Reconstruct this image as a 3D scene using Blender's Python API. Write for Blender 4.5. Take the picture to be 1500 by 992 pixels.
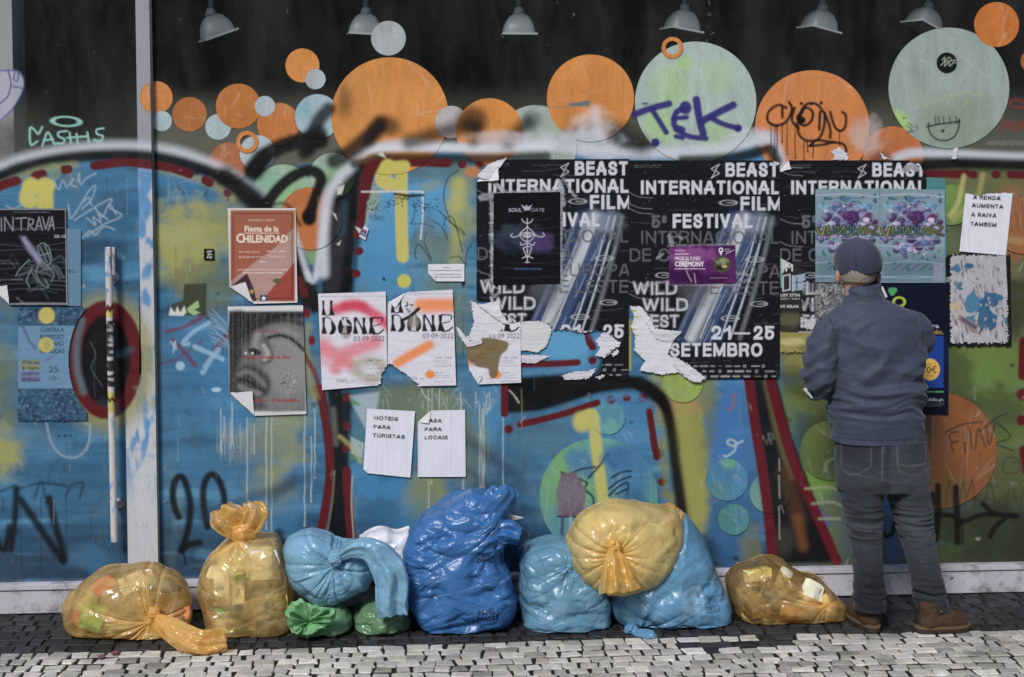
import bpy, bmesh, math, random
import numpy as np
from mathutils import Vector, Matrix

for o in list(bpy.data.objects):
    bpy.data.objects.remove(o)
SC = bpy.context.scene
COL = SC.collection
PI = math.pi
random.seed(7)
RNG = np.random.default_rng(11)

# ------------------------------------------------------------------ camera
F = 2300.0                                   # focal length in photo pixels (1500 wide)
PITCH, YAW = math.radians(3.3), math.radians(4.3)
HOR = 215.0                                  # horizon row
SHIFT = 496.0 - HOR - F * math.tan(PITCH)
CAMP = np.array([-0.549, -7.30, 2.15])
cd = bpy.data.cameras.new('camera')
cd.sensor_width = 36.0
cd.lens = 36.0 * F / 1500.0
cd.shift_y = -SHIFT / 1500.0
cd.clip_start, cd.clip_end = 0.05, 2000
cam = bpy.data.objects.new('camera', cd)
cam.location = CAMP
cam.rotation_euler = (PI / 2 - PITCH, 0, -YAW)
COL.objects.link(cam)
SC.camera = cam

# ------------------------------------------------------------------ light
world = bpy.data.worlds.new("World")
SC.world = world
world.use_nodes = True
nt = world.node_tree
nt.nodes.clear()
sky = nt.nodes.new('ShaderNodeTexSky')
sky.sky_type = 'NISHITA'
sky.sun_disc = False
SUN_EL, SUN_AZ = math.radians(40), math.radians(206)     # azimuth clockwise from +Y
sky.sun_elevation = SUN_EL
sky.sun_rotation = SUN_AZ
sky.air_density, sky.dust_density, sky.ozone_density = 1.0, 1.2, 1.2
bg = nt.nodes.new('ShaderNodeBackground')
bg.inputs['Strength'].default_value = 0.085
wo = nt.nodes.new('ShaderNodeOutputWorld')
nt.links.new(sky.outputs[0], bg.inputs[0])
nt.links.new(bg.outputs[0], wo.inputs[0])
sl = bpy.data.lights.new('sun', 'SUN')
sl.energy = 2.0
sl.angle = math.radians(14)
sl.color = (1.0, 0.96, 0.9)
sun = bpy.data.objects.new('sun', sl)
sd = Vector((math.sin(SUN_AZ) * math.cos(SUN_EL), math.cos(SUN_AZ) * math.cos(SUN_EL), math.sin(SUN_EL)))
sun.rotation_euler = sd.to_track_quat('Z', 'Y').to_euler()
sun.location = (0, -3, 8)
COL.objects.link(sun)
vs = SC.view_settings
vs.view_transform = 'Standard'
vs.look = 'None'
vs.exposure = 0.55
vs.gamma = 1.0
vs.use_curve_mapping = False

# ------------------------------------------------------------------ projection helpers
_r = np.array([math.cos(YAW), -math.sin(YAW), 0])
_fh = np.array([math.sin(YAW), math.cos(YAW), 0])
_z = np.array([0, 0, 1.0])
_fw = _fh * math.cos(PITCH) - _z * math.sin(PITCH)
_up = _fh * math.sin(PITCH) + _z * math.cos(PITCH)
PPY = 496.0 - SHIFT

def rays(px, py):
    px = np.asarray(px, float)[..., None]; py = np.asarray(py, float)[..., None]
    return _r * (px - 750) / F + _up * (PPY - py) / F + _fw

def at_y(px, py, y=0.0):
    """points of the vertical plane y seen at photo pixels"""
    d = rays(px, py)
    t = (np.asarray(y, float) - CAMP[1]) / d[..., 1]
    return CAMP + d * t[..., None]

def at_z(px, py, z=0.0):
    d = rays(px, py)
    t = (z - CAMP[2]) / d[..., 2]
    return CAMP + d * t[..., None]

def to_px(p):
    q = np.asarray(p, float) - CAMP
    w = q @ _fw
    return 750 + F * (q @ _r) / w, PPY - F * (q @ _up) / w

# ------------------------------------------------------------------ noise
_perm = RNG.permutation(256)
_perm = np.concatenate([_perm, _perm, _perm])
_grad = RNG.normal(size=(256, 3))
_grad /= np.linalg.norm(_grad, axis=1)[:, None]

def noise3(x, y, z):
    x, y, z = np.broadcast_arrays(np.asarray(x, float), np.asarray(y, float), np.asarray(z, float))
    xi, yi, zi = np.floor(x).astype(int), np.floor(y).astype(int), np.floor(z).astype(int)
    xf, yf, zf = x - xi, y - yi, z - zi
    u = xf * xf * xf * (xf * (xf * 6 - 15) + 10)
    v = yf * yf * yf * (yf * (yf * 6 - 15) + 10)
    w = zf * zf * zf * (zf * (zf * 6 - 15) + 10)
    out = 0
    for dx in (0, 1):
        for dy in (0, 1):
            for dz in (0, 1):
                h = _perm[(_perm[(_perm[(xi + dx) & 255] + yi + dy) & 255] + zi + dz) & 255]
                g = _grad[h]
                n = g[..., 0] * (xf - dx) + g[..., 1] * (yf - dy) + g[..., 2] * (zf - dz)
                out = out + n * (u if dx else 1 - u) * (v if dy else 1 - v) * (w if dz else 1 - w)
    return out * 1.4

def fbm(x, y, z=0.0, octv=4, gain=0.5):
    a, s, t = 1.0, 0.0, 0.0
    x = np.asarray(x, float); y = np.asarray(y, float); z = np.asarray(z, float)
    for i in range(octv):
        s = s + a * noise3(x * 2**i + 17.3 * i, y * 2**i + 5.1 * i, z * 2**i + 3.7 * i)
        t += a; a *= gain
    return s / t

def ridge(x, y, z):
    return 1 - 2 * np.abs(noise3(x, y, z))

def sstep(a, b, x):
    t = np.clip((x - a) / (b - a), 0, 1)
    return t * t * (3 - 2 * t)

def lin(c):
    c = np.asarray(c, float) / 255.0
    return np.where(c <= 0.04045, c / 12.92, ((c + 0.055) / 1.055) ** 2.4)

GAIN = 1.0
SAT = 0.90
def alb(c):
    v = lin(c) * GAIN
    g = (v * np.array([.3, .59, .11])).sum(-1, keepdims=True)
    return np.clip(g + (v - g) * SAT, 0, 0.86)

# ------------------------------------------------------------------ objects
def link(o, parent=None):
    COL.objects.link(o)
    if parent is not None:
        o.parent = parent
    return o

def tag(o, label=None, cat=None, group=None, kind=None):
    if label: o['label'] = label
    if cat: o['category'] = cat
    if group: o['group'] = group
    if kind: o['kind'] = kind
    return o

def empty(name, loc=(0, 0, 0), label=None, cat=None, group=None):
    o = bpy.data.objects.new(name, None)
    o.empty_display_size = 0.1
    o.location = loc
    link(o)
    return tag(o, label, cat, group)

def wloc(o):
    v = np.zeros(3)
    while o is not None:
        v = v + np.array(o.location); o = o.parent
    return v

def npmesh(name, V, quads=None, tris=None, col=None, mat=None, parent=None, smooth=True, loose=None):
    """mesh object from numpy arrays; V are world coordinates"""
    V = np.asarray(V, float).reshape(-1, 3)
    if parent is not None:
        V = V - wloc(parent)
    me = bpy.data.meshes.new(name)
    idx, tot = [], []
    if quads is not None and len(quads):
        quads = np.asarray(quads, np.int32); idx.append(quads.ravel()); tot.append(np.full(len(quads), 4, np.int32))
    if tris is not None and len(tris):
        tris = np.asarray(tris, np.int32); idx.append(tris.ravel()); tot.append(np.full(len(tris), 3, np.int32))
    idx = np.concatenate(idx); tot = np.concatenate(tot)
    me.vertices.add(len(V)); me.vertices.foreach_set('co', V.astype(np.float32).ravel())
    me.loops.add(len(idx)); me.loops.foreach_set('vertex_index', idx)
    me.polygons.add(len(tot))
    st = np.concatenate([[0], np.cumsum(tot)[:-1]]).astype(np.int32)
    me.polygons.foreach_set('loop_start', st)
    me.polygons.foreach_set('use_smooth', np.full(len(tot), smooth))
    me.update(calc_edges=True)
    me.validate()
    if col is not None:
        a = me.color_attributes.new('Col', 'FLOAT_COLOR', 'POINT')
        c = np.asarray(col, np.float32).reshape(len(V), -1)
        if c.shape[1] == 3:
            c = np.concatenate([c, np.ones((len(V), 1), np.float32)], 1)
        a.data.foreach_set('color', np.ascontiguousarray(c, np.float32).ravel())
    o = bpy.data.objects.new(name, me)
    if mat is not None:
        me.materials.append(mat)
    link(o, parent)
    return o

def grid_quads(n, m, wrap=False, flip=False):
    """quads of a grid with n rows of m vertices"""
    i = np.arange(n - 1)[:, None]
    j = np.arange(m if wrap else m - 1)[None, :]
    j2 = (j + 1) % m
    a = i * m + j; b = i * m + j2; c = (i + 1) * m + j2; d = (i + 1) * m + j
    q = np.stack(np.broadcast_arrays(a, b, c, d), -1).reshape(-1, 4)
    return q[:, ::-1] if flip else q

class MB:
    """collects simple shapes into one mesh"""
    def __init__(s): s.bm = bmesh.new()
    def box(s, x0, x1, y0, y1, z0, z1):
        vs_ = [s.bm.verts.new(p) for p in ((x0,y0,z0),(x1,y0,z0),(x1,y1,z0),(x0,y1,z0),(x0,y0,z1),(x1,y0,z1),(x1,y1,z1),(x0,y1,z1))]
        for f in ((0,3,2,1),(4,5,6,7),(0,1,5,4),(1,2,6,5),(2,3,7,6),(3,0,4,7)):
            s.bm.faces.new([vs_[i] for i in f])
        return s
    def prism(s, front, back):
        """closed solid between two loops of equal length"""
        a = [s.bm.verts.new(p) for p in front]; b = [s.bm.verts.new(p) for p in back]
        s.bm.faces.new(a); s.bm.faces.new(b[::-1])
        n = len(a)
        for i in range(n):
            s.bm.faces.new((a[i], b[i], b[(i+1) % n], a[(i+1) % n]))
        return s
    def tube(s, pts, rad, seg=12, caps=True):
        pts = [Vector(p) for p in pts]
        rad = rad if isinstance(rad, (list, tuple)) else [rad] * len(pts)
        rings = []
        for i, p in enumerate(pts):
            t = (pts[min(i+1, len(pts)-1)] - pts[max(i-1, 0)]).normalized()
            ref = Vector((0, 0, 1)) if abs(t.z) < 0.9 else Vector((1, 0, 0))
            u = t.cross(ref).normalized(); w = t.cross(u)
            rings.append([s.bm.verts.new(p + (u*math.cos(2*PI*k/seg) + w*math.sin(2*PI*k/seg)) * rad[i]) for k in range(seg)])
        for a, b in zip(rings, rings[1:]):
            for k in range(seg):
                s.bm.faces.new((a[k], a[(k+1) % seg], b[(k+1) % seg], b[k]))
        if caps:
            s.bm.faces.new(rings[0][::-1]); s.bm.faces.new(rings[-1])
        return s
    def build(s, name, mat, parent=None, bevel=0.0, smooth=False, seg=2):
        if bevel > 0:
            bmesh.ops.bevel(s.bm, geom=list(s.bm.edges), offset=bevel, segments=seg, affect='EDGES', clamp_overlap=True)
        bmesh.ops.recalc_face_normals(s.bm, faces=list(s.bm.faces))
        if parent is not None:
            off = wloc(parent)
            bmesh.ops.translate(s.bm, verts=list(s.bm.verts), vec=-Vector(off))
        me = bpy.data.meshes.new(name)
        s.bm.to_mesh(me); s.bm.free()
        me.materials.append(mat)
        if smooth:
            me.polygons.foreach_set('use_smooth', [True] * len(me.polygons))
        o = bpy.data.objects.new(name, me)
        return link(o, parent)

# ------------------------------------------------------------------ materials
def new_mat(name):
    m = bpy.data.materials.new(name); m.use_nodes = True
    n = m.node_tree; n.nodes.clear()
    return m, n, n.nodes.new('ShaderNodeOutputMaterial')

def nd(n, typ, ins=None, **kw):
    x = n.nodes.new(typ)
    for k, v in kw.items(): setattr(x, k, v)
    for k, v in (ins or {}).items():
        if isinstance(v, bpy.types.NodeSocket): n.links.new(v, x.inputs[k])
        else: x.inputs[k].default_value = v
    return x

def ramp(n, fac, stops):
    r = n.nodes.new('ShaderNodeValToRGB')
    e = r.color_ramp.elements
    while len(e) < len(stops): e.new(0.5)
    for k, (p, c) in zip(e, stops):
        k.position = p; k.color = c if len(c) == 4 else (*c, 1)
    n.links.new(fac, r.inputs[0])
    return r

def noisy_mat(name, base, var=0.25, scale=12.0, rough=0.7, spec=0.3, bump=0.0, bscale=None, metallic=0.0, dirt=None, dscale=3.0):
    """procedural surface: base colour varied by noise, optional dirt of its own shape"""
    m, n, out = new_mat(name)
    tc = nd(n, 'ShaderNodeTexCoord')
    no = nd(n, 'ShaderNodeTexNoise', {'Vector': tc.outputs['Object'], 'Scale': scale, 'Detail': 6.0, 'Roughness': 0.6})
    b = np.array(base, float)
    r = ramp(n, no.outputs['Fac'], [(0.3, tuple(b * (1 - var))), (0.7, tuple(np.clip(b * (1 + var), 0, 0.9)))])
    colr = r.outputs[0]
    if dirt is not None:
        n2 = nd(n, 'ShaderNodeTexNoise', {'Vector': tc.outputs['Object'], 'Scale': dscale, 'Detail': 8.0, 'Roughness': 0.7})
        r2 = ramp(n, n2.outputs['Fac'], [(0.5, (0, 0, 0)), (0.66, (1, 1, 1))])
        mx = nd(n, 'ShaderNodeMix', data_type='RGBA')
        n.links.new(r2.outputs[0], mx.inputs[0]); n.links.new(colr, mx.inputs[6])
        mx.inputs[7].default_value = (*dirt, 1)
        colr = mx.outputs[2]
    p = nd(n, 'ShaderNodeBsdfPrincipled', {'Base Color': colr, 'Roughness': rough, 'Specular IOR Level': spec, 'Metallic': metallic})
    if bump:
        n3 = nd(n, 'ShaderNodeTexNoise', {'Vector': tc.outputs['Object'], 'Scale': bscale or scale * 4, 'Detail': 5.0})
        bp = nd(n, 'ShaderNodeBump', {'Height': n3.outputs['Fac'], 'Strength': bump, 'Distance': 0.01})
        n.links.new(bp.outputs[0], p.inputs['Normal'])
    n.links.new(p.outputs[0], out.inputs[0])
    return m
# ------------------------------------------------------------------ spray paint and print: rasters in wall coordinates
_txt = {}
def text_tris(s, bold=0.0):
    k = (s, bold)
    if k in _txt: return _txt[k]
    cu = bpy.data.curves.new('t', 'FONT'); cu.body = s; cu.size = 1.0; cu.offset = bold
    cu.resolution_u = 3
    o = bpy.data.objects.new('t', cu); COL.objects.link(o)
    dg = bpy.context.evaluated_depsgraph_get()
    me = o.evaluated_get(dg).to_mesh()
    me.calc_loop_triangles()
    V = np.array([v.co[:2] for v in me.vertices]) if len(me.vertices) else np.zeros((0, 2))
    T = np.array([t.vertices[:] for t in me.loop_triangles]) if len(me.loop_triangles) else np.zeros((0, 3), int)
    o.evaluated_get(dg).to_mesh_clear()
    bpy.data.objects.remove(o); bpy.data.curves.remove(cu)
    _txt[k] = (V, T)
    return V, T

CAPH = None
def cap_height():
    global CAPH
    if CAPH is None:
        V, T = text_tris('H'); CAPH = V[:, 1].max() - V[:, 1].min()
    return CAPH

def catmull(pts, n=8):
    P = np.asarray(pts, float)
    if len(P) < 3: return P
    Q = np.vstack([2 * P[0] - P[1], P, 2 * P[-1] - P[-2]])
    out = []
    t = np.linspace(0, 1, n, endpoint=False)[:, None]
    for i in range(1, len(Q) - 2):
        a, b, c, d = Q[i-1], Q[i], Q[i+1], Q[i+2]
        out.append(0.5 * (2*b + (c-a)*t + (2*a-5*b+4*c-d)*t*t + (3*b-a-3*c+d)*t**3))
    out.append(Q[-2][None])
    return np.vstack(out)

GROT = {
 'A': (.74, [[(0, 0), (.42, 1), (.58, 1), (1, 0)], [(.2, .3), (.8, .3)]]),
 'B': (.68, [[(0, 0), (0, 1)], ['c', (0, 1), (.6, 1), (.9, .9), (.9, .64), (.6, .54), (0, .54)], ['c', (0, .54), (.65, .54), (1, .42), (1, .12), (.65, 0), (0, 0)]]),
 'C': (.74, [['c', (1, .7), (.85, .93), (.5, 1), (.15, .88), (0, .5), (.15, .12), (.5, 0), (.85, .07), (1, .3)]]),
 'D': (.72, [[(0, 0), (0, 1)], ['c', (0, 1), (.5, 1), (.88, .85), (1, .5), (.88, .15), (.5, 0), (0, 0)]]),
 'E': (.60, [[(0, 0), (0, 1)], [(0, 1), (1, 1)], [(0, .53), (.92, .53)], [(0, 0), (1, 0)]]),
 'F': (.56, [[(0, 0), (0, 1)], [(0, 1), (1, 1)], [(0, .5), (.9, .5)]]),
 'G': (.76, [['c', (1, .72), (.84, .94), (.5, 1), (.15, .88), (0, .5), (.15, .12), (.5, 0), (.84, .08), (1, .3), (1, .46)], [(.56, .46), (1, .46)], [(1, .46), (1, 0)]]),
 'H': (.70, [[(0, 0), (0, 1)], [(1, 0), (1, 1)], [(0, .52), (1, .52)]]), 'I': (.22, [[(.5, 0), (.5, 1)]]),
 'J': (.54, [['c', (1, 1), (1, .6), (1, .25), (.8, .03), (.45, 0), (.1, .1), (0, .34)]]),
 'L': (.54, [[(0, 0), (0, 1)], [(0, 0), (1, 0)]]), 'M': (.86, [[(0, 0), (0, 1)], [(1, 0), (1, 1)], [(0, 1), (.5, .04), (1, 1)]]),
 'N': (.72, [[(0, 0), (0, 1)], [(1, 0), (1, 1)], [(0, 1), (1, 0)]]),
 'O': (.80, [['c', (.5, 1), (.15, .88), (0, .5), (.15, .12), (.5, 0), (.85, .12), (1, .5), (.85, .88), (.5, 1)]]),
 'P': (.66, [[(0, 0), (0, 1)], ['c', (0, 1), (.6, 1), (.95, .9), (.98, .64), (.65, .46), (0, .46)]]),
 'R': (.70, [[(0, 0), (0, 1)], ['c', (0, 1), (.6, 1), (.95, .9), (.97, .66), (.65, .5), (0, .5)], ['c', (.5, .5), (.8, .44), (.92, .25), (.98, 0)]]),
 'S': (.66, [['c', (.95, .74), (.82, .95), (.5, 1), (.15, .93), (.06, .73), (.25, .57), (.55, .5), (.9, .38), (.98, .2), (.8, .04), (.48, 0), (.14, .06), (0, .28)]]),
 'T': (.62, [[(.5, 0), (.5, 1)], [(0, 1), (1, 1)]]), 'U': (.70, [['c', (0, 1.15), (0, .9), (0, .3), (.15, .05), (.5, 0), (.85, .05), (1, .3), (1, .9), (1, 1.15)]]),
 'V': (.70, [[(0, 1), (.5, 0), (1, 1)]]), 'W': (1.0, [[(0, 1), (.25, 0), (.5, .95), (.75, 0), (1, 1)]]), 'Z': (.64, [[(0, 1), (1, 1)], [(1, 1), (0, 0)], [(0, 0), (1, 0)]]),
 '1': (.40, [[(1, 0), (1, 1)], [(1, .9), (.1, .72)]]), '2': (.58, [['c', (.02, .68), (.15, .93), (.5, 1), (.88, .9), (.95, .66), (.75, .42), (.3, .2), (.02, 0)], [(.02, 0), (1, 0)]]),
 '5': (.58, [[(.14, 1), (.94, 1)], [(.14, 1), (.06, .48)], ['c', (.10, .5), (.3, .62), (.6, .64), (.92, .52), (1, .3), (.85, .06), (.48, 0), (.16, .03), (-.04, .16)]]),
 'º': (.34, [['c', (.5, 1), (.05, .9), (0, .72), (.05, .55), (.5, .46), (.95, .55), (1, .72), (.95, .9), (.5, 1)]]), ' ': (.22, []), '-': (.6, [[(0, .5), (1, .5)]]),
 'Á': (.74, [[(0, 0), (.42, 1), (.58, 1), (1, 0)], [(.2, .3), (.8, .3)]]), 'É': (.60, [[(0, 0), (0, 1)], [(0, 1), (1, 1)], [(0, .53), (.92, .53)], [(0, 0), (1, 0)]])}

class Canvas:
    def __init__(s, x0, y0, x1, y1, sc=1.0, base=None):
        s.x0, s.y0, s.sc = x0, y0, sc
        s.w, s.h = int(math.ceil((x1 - x0) * sc)) + 1, int(math.ceil((y1 - y0) * sc)) + 1
        s.rgb = np.zeros((s.h, s.w, 3), np.float32); s.a = np.zeros((s.h, s.w), np.float32)
        if base is not None:
            s.rgb[:] = alb(base); s.a[:] = 1
    def win(s, xa, ya, xb, yb):
        i0 = max(0, int((ya - s.y0) * s.sc)); i1 = min(s.h, int((yb - s.y0) * s.sc) + 2)
        j0 = max(0, int((xa - s.x0) * s.sc)); j1 = min(s.w, int((xb - s.x0) * s.sc) + 2)
        if i1 <= i0 or j1 <= j0: return None
        Y, X = np.mgrid[i0:i1, j0:j1]
        return (slice(i0, i1), slice(j0, j1)), X / s.sc + s.x0, Y / s.sc + s.y0
    def over(s, sl, a, col):
        a = np.clip(a, 0, 1)
        c = col if isinstance(col, np.ndarray) and col.ndim == 3 else alb(col)
        s.rgb[sl] = s.rgb[sl] * (1 - a[..., None]) + c * a[..., None]
        s.a[sl] = s.a[sl] * (1 - a) + a
    def erase(s, sl, a):
        s.rgb[sl] *= (1 - a[..., None]); s.a[sl] *= (1 - a)
    def sdist(s, pts, pad, closed=False):
        P = np.asarray(pts, float)
        W = s.win(P[:, 0].min() - pad, P[:, 1].min() - pad, P[:, 0].max() + pad, P[:, 1].max() + pad)
        if W is None: return None
        sl_, X, Y = W
        D = np.full(X.shape, 1e9, np.float32)
        n = len(P)
        i0, j0 = sl_[0].start, sl_[1].start
        for k in range(n if closed else n - 1):
            a, b = P[k], P[(k + 1) % n]
            w2 = s.win(min(a[0], b[0]) - pad, min(a[1], b[1]) - pad, max(a[0], b[0]) + pad, max(a[1], b[1]) + pad)
            if w2 is None: continue
            q = (slice(w2[0][0].start - i0, w2[0][0].stop - i0), slice(w2[0][1].start - j0, w2[0][1].stop - j0))
            d = b - a; L = max(float(d @ d), 1e-9)
            t = np.clip(((w2[1] - a[0]) * d[0] + (w2[2] - a[1]) * d[1]) / L, 0, 1)
            D[q] = np.minimum(D[q], np.hypot(w2[1] - a[0] - t * d[0], w2[2] - a[1] - t * d[1]))
        return sl_, X, Y, D
    def stroke(s, pts, w, col, soft=1.2, op=1.0, smooth=True, rough=0.0, taper=False):
        P = catmull(pts) if smooth else np.asarray(pts, float)
        if len(P) == 1: P = np.vstack([P, P + 0.1])
        r = s.sdist(P, w / 2 + soft * 2 + 2)
        if r is None: return
        sl_, X, Y, D = r
        if rough: D = D + rough * noise3(X * 0.35, Y * 0.35, 1.7)
        h = w / 2
        s.over(sl_, op * (1 - sstep(h - soft, h + soft, D)), col)
    def line(s, pts, w, col, op=1.0, soft=0.7): s.stroke(pts, w, col, soft, op, smooth=False)
    def dot(s, x, y, r, col, soft=1.2, op=1.0): s.stroke([(x, y), (x + .2, y)], 2 * r, col, soft, op, smooth=False)
    def ell(s, x, y, rx, ry, col, soft=1.5, op=1.0, rot=0.0, ring=None):
        R = max(rx, ry) + 3 * soft
        W = s.win(x - R, y - R, x + R, y + R)
        if W is None: return
        sl_, X, Y = W
        c, q = math.cos(rot), math.sin(rot)
        u = (X - x) * c + (Y - y) * q; v = -(X - x) * q + (Y - y) * c
        k = np.hypot(u / rx, v / ry)
        d = (k - 1) * min(rx, ry)
        a = 1 - sstep(-soft, soft, d)
        if ring: a = a * sstep(-soft, soft, d + ring)
        s.over(sl_, op * a, col)
    def poly(s, pts, col, soft=0.8, op=1.0, smooth=False, rough=0.0, tex=None):
        P = catmull(list(pts) + [pts[0]]) if smooth else np.asarray(pts, float)
        r = s.sdist(P, soft * 2 + 2 + rough * 2, closed=True)
        if r is None: return
        sl_, X, Y, D = r
        ins = np.zeros(X.shape, bool)
        n = len(P)
        for k in range(n):
            (xa, ya), (xb, yb) = P[k], P[(k + 1) % n]
            if ya == yb: continue
            c = ((ya > Y) != (yb > Y)) & (X < (xb - xa) * (Y - ya) / (yb - ya) + xa)
            ins ^= c
        D = np.where(ins, -D, D)
        if rough: D = np.where(np.abs(D) > 1e8, D, D + rough * fbm(X * 0.2, Y * 0.2, 4.2, 3))
        a = op * (1 - sstep(-soft, soft, D))
        if tex is not None: a = a * tex(X, Y)
        s.over(sl_, a, col)
    def cloud(s, x, y, rx, ry, col, op=0.8, nz=0.5, f=0.03, seed=0.0):
        W = s.win(x - rx * 1.8, y - ry * 1.8, x + rx * 1.8, y + ry * 1.8)
        if W is None: return
        sl_, X, Y = W
        k = np.hypot((X - x) / rx, (Y - y) / ry) + nz * fbm(X * f, Y * f, seed + x * 0.01, 3)
        s.over(sl_, op * (1 - sstep(0.45, 1.25, k)), col)
    def speck(s, x, y, r, n, col, size=1.0, op=0.8):
        for k in range(n):
            a, q = random.random() * 2 * PI, r * random.random() ** 0.6
            s.dot(x + q * math.cos(a), y + q * math.sin(a), size * random.uniform(0.4, 1.2), col, 0.5, op)
    def drip(s, x, y0, y1, w, col, op=0.9):
        n = max(3, int((y1 - y0) / 12))
        pts = [(x + random.uniform(-.5, .5), y) for y in np.linspace(y0, y1, n)]
        s.stroke(pts, w, col, 0.6, op); s.dot(x, y1, w * 0.75, col, 0.6, op)
    def text(s, t, x, y, cap, col, x1=None, align='l', bold=0.0, op=1.0, rot=0.0, blur=0, shear=0.0, tex=None):
        V, T = text_tris(t, 0.0)
        if not len(T): return
        k = cap / cap_height()
        V = V - np.array([V[:, 0].min(), 0])
        wd = V[:, 0].max()
        sx = k if x1 is None else (x1 - x) / wd
        P = V * np.array([sx, -k])
        P[:, 0] -= P[:, 1] * shear
        if x1 is None and align != 'l': P[:, 0] -= wd * sx * (1 if align == 'r' else 0.5)
        c, q = math.cos(rot), math.sin(rot)
        P = np.stack([P[:, 0] * c - P[:, 1] * q + x, P[:, 0] * q + P[:, 1] * c + y], 1)
        pad = blur + 1
        W = s.win(P[:, 0].min() - pad, P[:, 1].min() - pad, P[:, 0].max() + pad, P[:, 1].max() + pad)
        if W is None: return
        sl_, X, Y = W
        ss = 4
        H, Wd = X.shape[0] * ss, X.shape[1] * ss
        m = np.zeros((H, Wd), np.float32)
        Q = (P - np.array([s.x0, s.y0])) * s.sc
        Q = (Q - np.array([sl_[1].start, sl_[0].start]) + 0.5) * ss - 0.5
        for tri in T:
            a, b, d = Q[tri]
            xa, xb = int(max(0, min(a[0], b[0], d[0]))), int(min(Wd - 1, max(a[0], b[0], d[0])) + 1)
            ya, yb = int(max(0, min(a[1], b[1], d[1]))), int(min(H - 1, max(a[1], b[1], d[1])) + 1)
            if xb < xa or yb < ya: continue
            gx = np.arange(xa, xb + 1)[None, :]; gy = np.arange(ya, yb + 1)[:, None]
            e0 = (b[0]-a[0])*(gy-a[1]) - (b[1]-a[1])*(gx-a[0])
            e1 = (d[0]-b[0])*(gy-b[1]) - (d[1]-b[1])*(gx-b[0])
            e2 = (a[0]-d[0])*(gy-d[1]) - (a[1]-d[1])*(gx-d[0])
            ins = ((e0 >= 0) & (e1 >= 0) & (e2 >= 0)) | ((e0 <= 0) & (e1 <= 0) & (e2 <= 0))
            sub = m[ya:yb+1, xa:xb+1]; ins = ins[:sub.shape[0], :sub.shape[1]]
            sub[ins] = 1
        rad = int(round(bold * k * s.sc * ss))
        for _ in range(min(rad, 6)):
            p_ = np.pad(m, 1)
            m = np.maximum.reduce([m, p_[:-2, 1:-1], p_[2:, 1:-1], p_[1:-1, :-2], p_[1:-1, 2:]])
        m = m.reshape(X.shape[0], ss, X.shape[1], ss).mean((1, 3))
        for _ in range(int(blur * s.sc)):
            p_ = np.pad(m, 1)
            m = (p_[1:-1, 1:-1] * 2 + p_[:-2, 1:-1] + p_[2:, 1:-1] + p_[1:-1, :-2] + p_[1:-1, 2:]) / 6
        a = m * op
        if tex is not None: a = a * tex(X, Y)
        s.over(sl_, a, col)
    def grot(s, t, x, y, cap, col, x1, wt=.19, op=1.0, blur=0.0, rot=0.0):
        """plain grotesque capitals drawn with strokes of one weight, fitted between x and x1"""
        wd = [GROT[ch][0] for ch in t]; gap = .13
        tot = sum(wd) + gap * (len(t) - 1); k = (x1 - x) / tot
        h = wt * cap / 2; cu = x; cr, sr = math.cos(rot), math.sin(rot)
        for ch, w in zip(t, wd):
            W = w * k
            if GROT[ch][1]:
                bx = s.win(cu - blur * 2 - 2 - cap, y - cap * 1.6 - blur * 2 - 2 - abs(sr) * 60, cu + W + blur * 2 + 2 + cap, y + cap * .6 + blur * 2 + 2 + abs(sr) * 60)
                if bx is not None:
                    sl_, X, Y = bx
                    U = (X - x) * cr + (Y - y) * sr + x; Vv = -(X - x) * sr + (Y - y) * cr + y
                    D = np.full(X.shape, 1e9)
                    for pts in GROT[ch][1]:
                        sm = pts[0] == 'c'
                        P = np.array(pts[1:] if sm else pts, float)
                        P = np.stack([cu + h + P[:, 0] * (W - 2 * h), y - h - P[:, 1] * (cap - 2 * h)], 1)
                        if sm: P = catmull(P, 6)
                        if not sm:                      # square ends, trimmed by the box below
                            for e, q in ((0, 1), (-1, -2)):
                                d = P[e] - P[q]; P[e] = P[e] + d / max(np.hypot(*d), 1e-6) * h * 1.3
                        for a, b in zip(P[:-1], P[1:]):
                            d = b - a; L = max(float(d @ d), 1e-9)
                            tt = np.clip(((U - a[0]) * d[0] + (Vv - a[1]) * d[1]) / L, 0, 1)
                            D = np.minimum(D, np.hypot(U - a[0] - tt * d[0], Vv - a[1] - tt * d[1]))
                    e = .5 / s.sc + blur
                    box = np.minimum(np.minimum(U - cu, cu + W - U), np.minimum(Vv - (y - cap), y - Vv))
                    s.over(sl_, op * (1 - sstep(h - e, h + e, D)) * sstep(-e, e, box + (blur * .5)), col)
            cu += W + gap * k
    def soften(s, n):
        for _ in range(n):
            p_ = np.pad(s.rgb, ((1, 1), (1, 1), (0, 0)), mode='edge')
            s.rgb = ((p_[1:-1, 1:-1] * 2 + p_[:-2, 1:-1] + p_[2:, 1:-1] + p_[1:-1, :-2] + p_[1:-1, 2:]) / 6).astype(np.float32)
    def sample(s, px, py):
        u = np.clip((np.asarray(px) - s.x0) * s.sc, 0, s.w - 1.001); v = np.clip((np.asarray(py) - s.y0) * s.sc, 0, s.h - 1.001)
        i, j = v.astype(int), u.astype(int); fu = (u - j)[..., None]; fv = (v - i)[..., None]
        A = np.concatenate([s.rgb, s.a[..., None]], -1) if not hasattr(s, '_A') else s._A
        s._A = A
        return (A[i, j] * (1-fu) + A[i, j+1] * fu) * (1-fv) + (A[i+1, j] * (1-fu) + A[i+1, j+1] * fu) * fv

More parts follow.
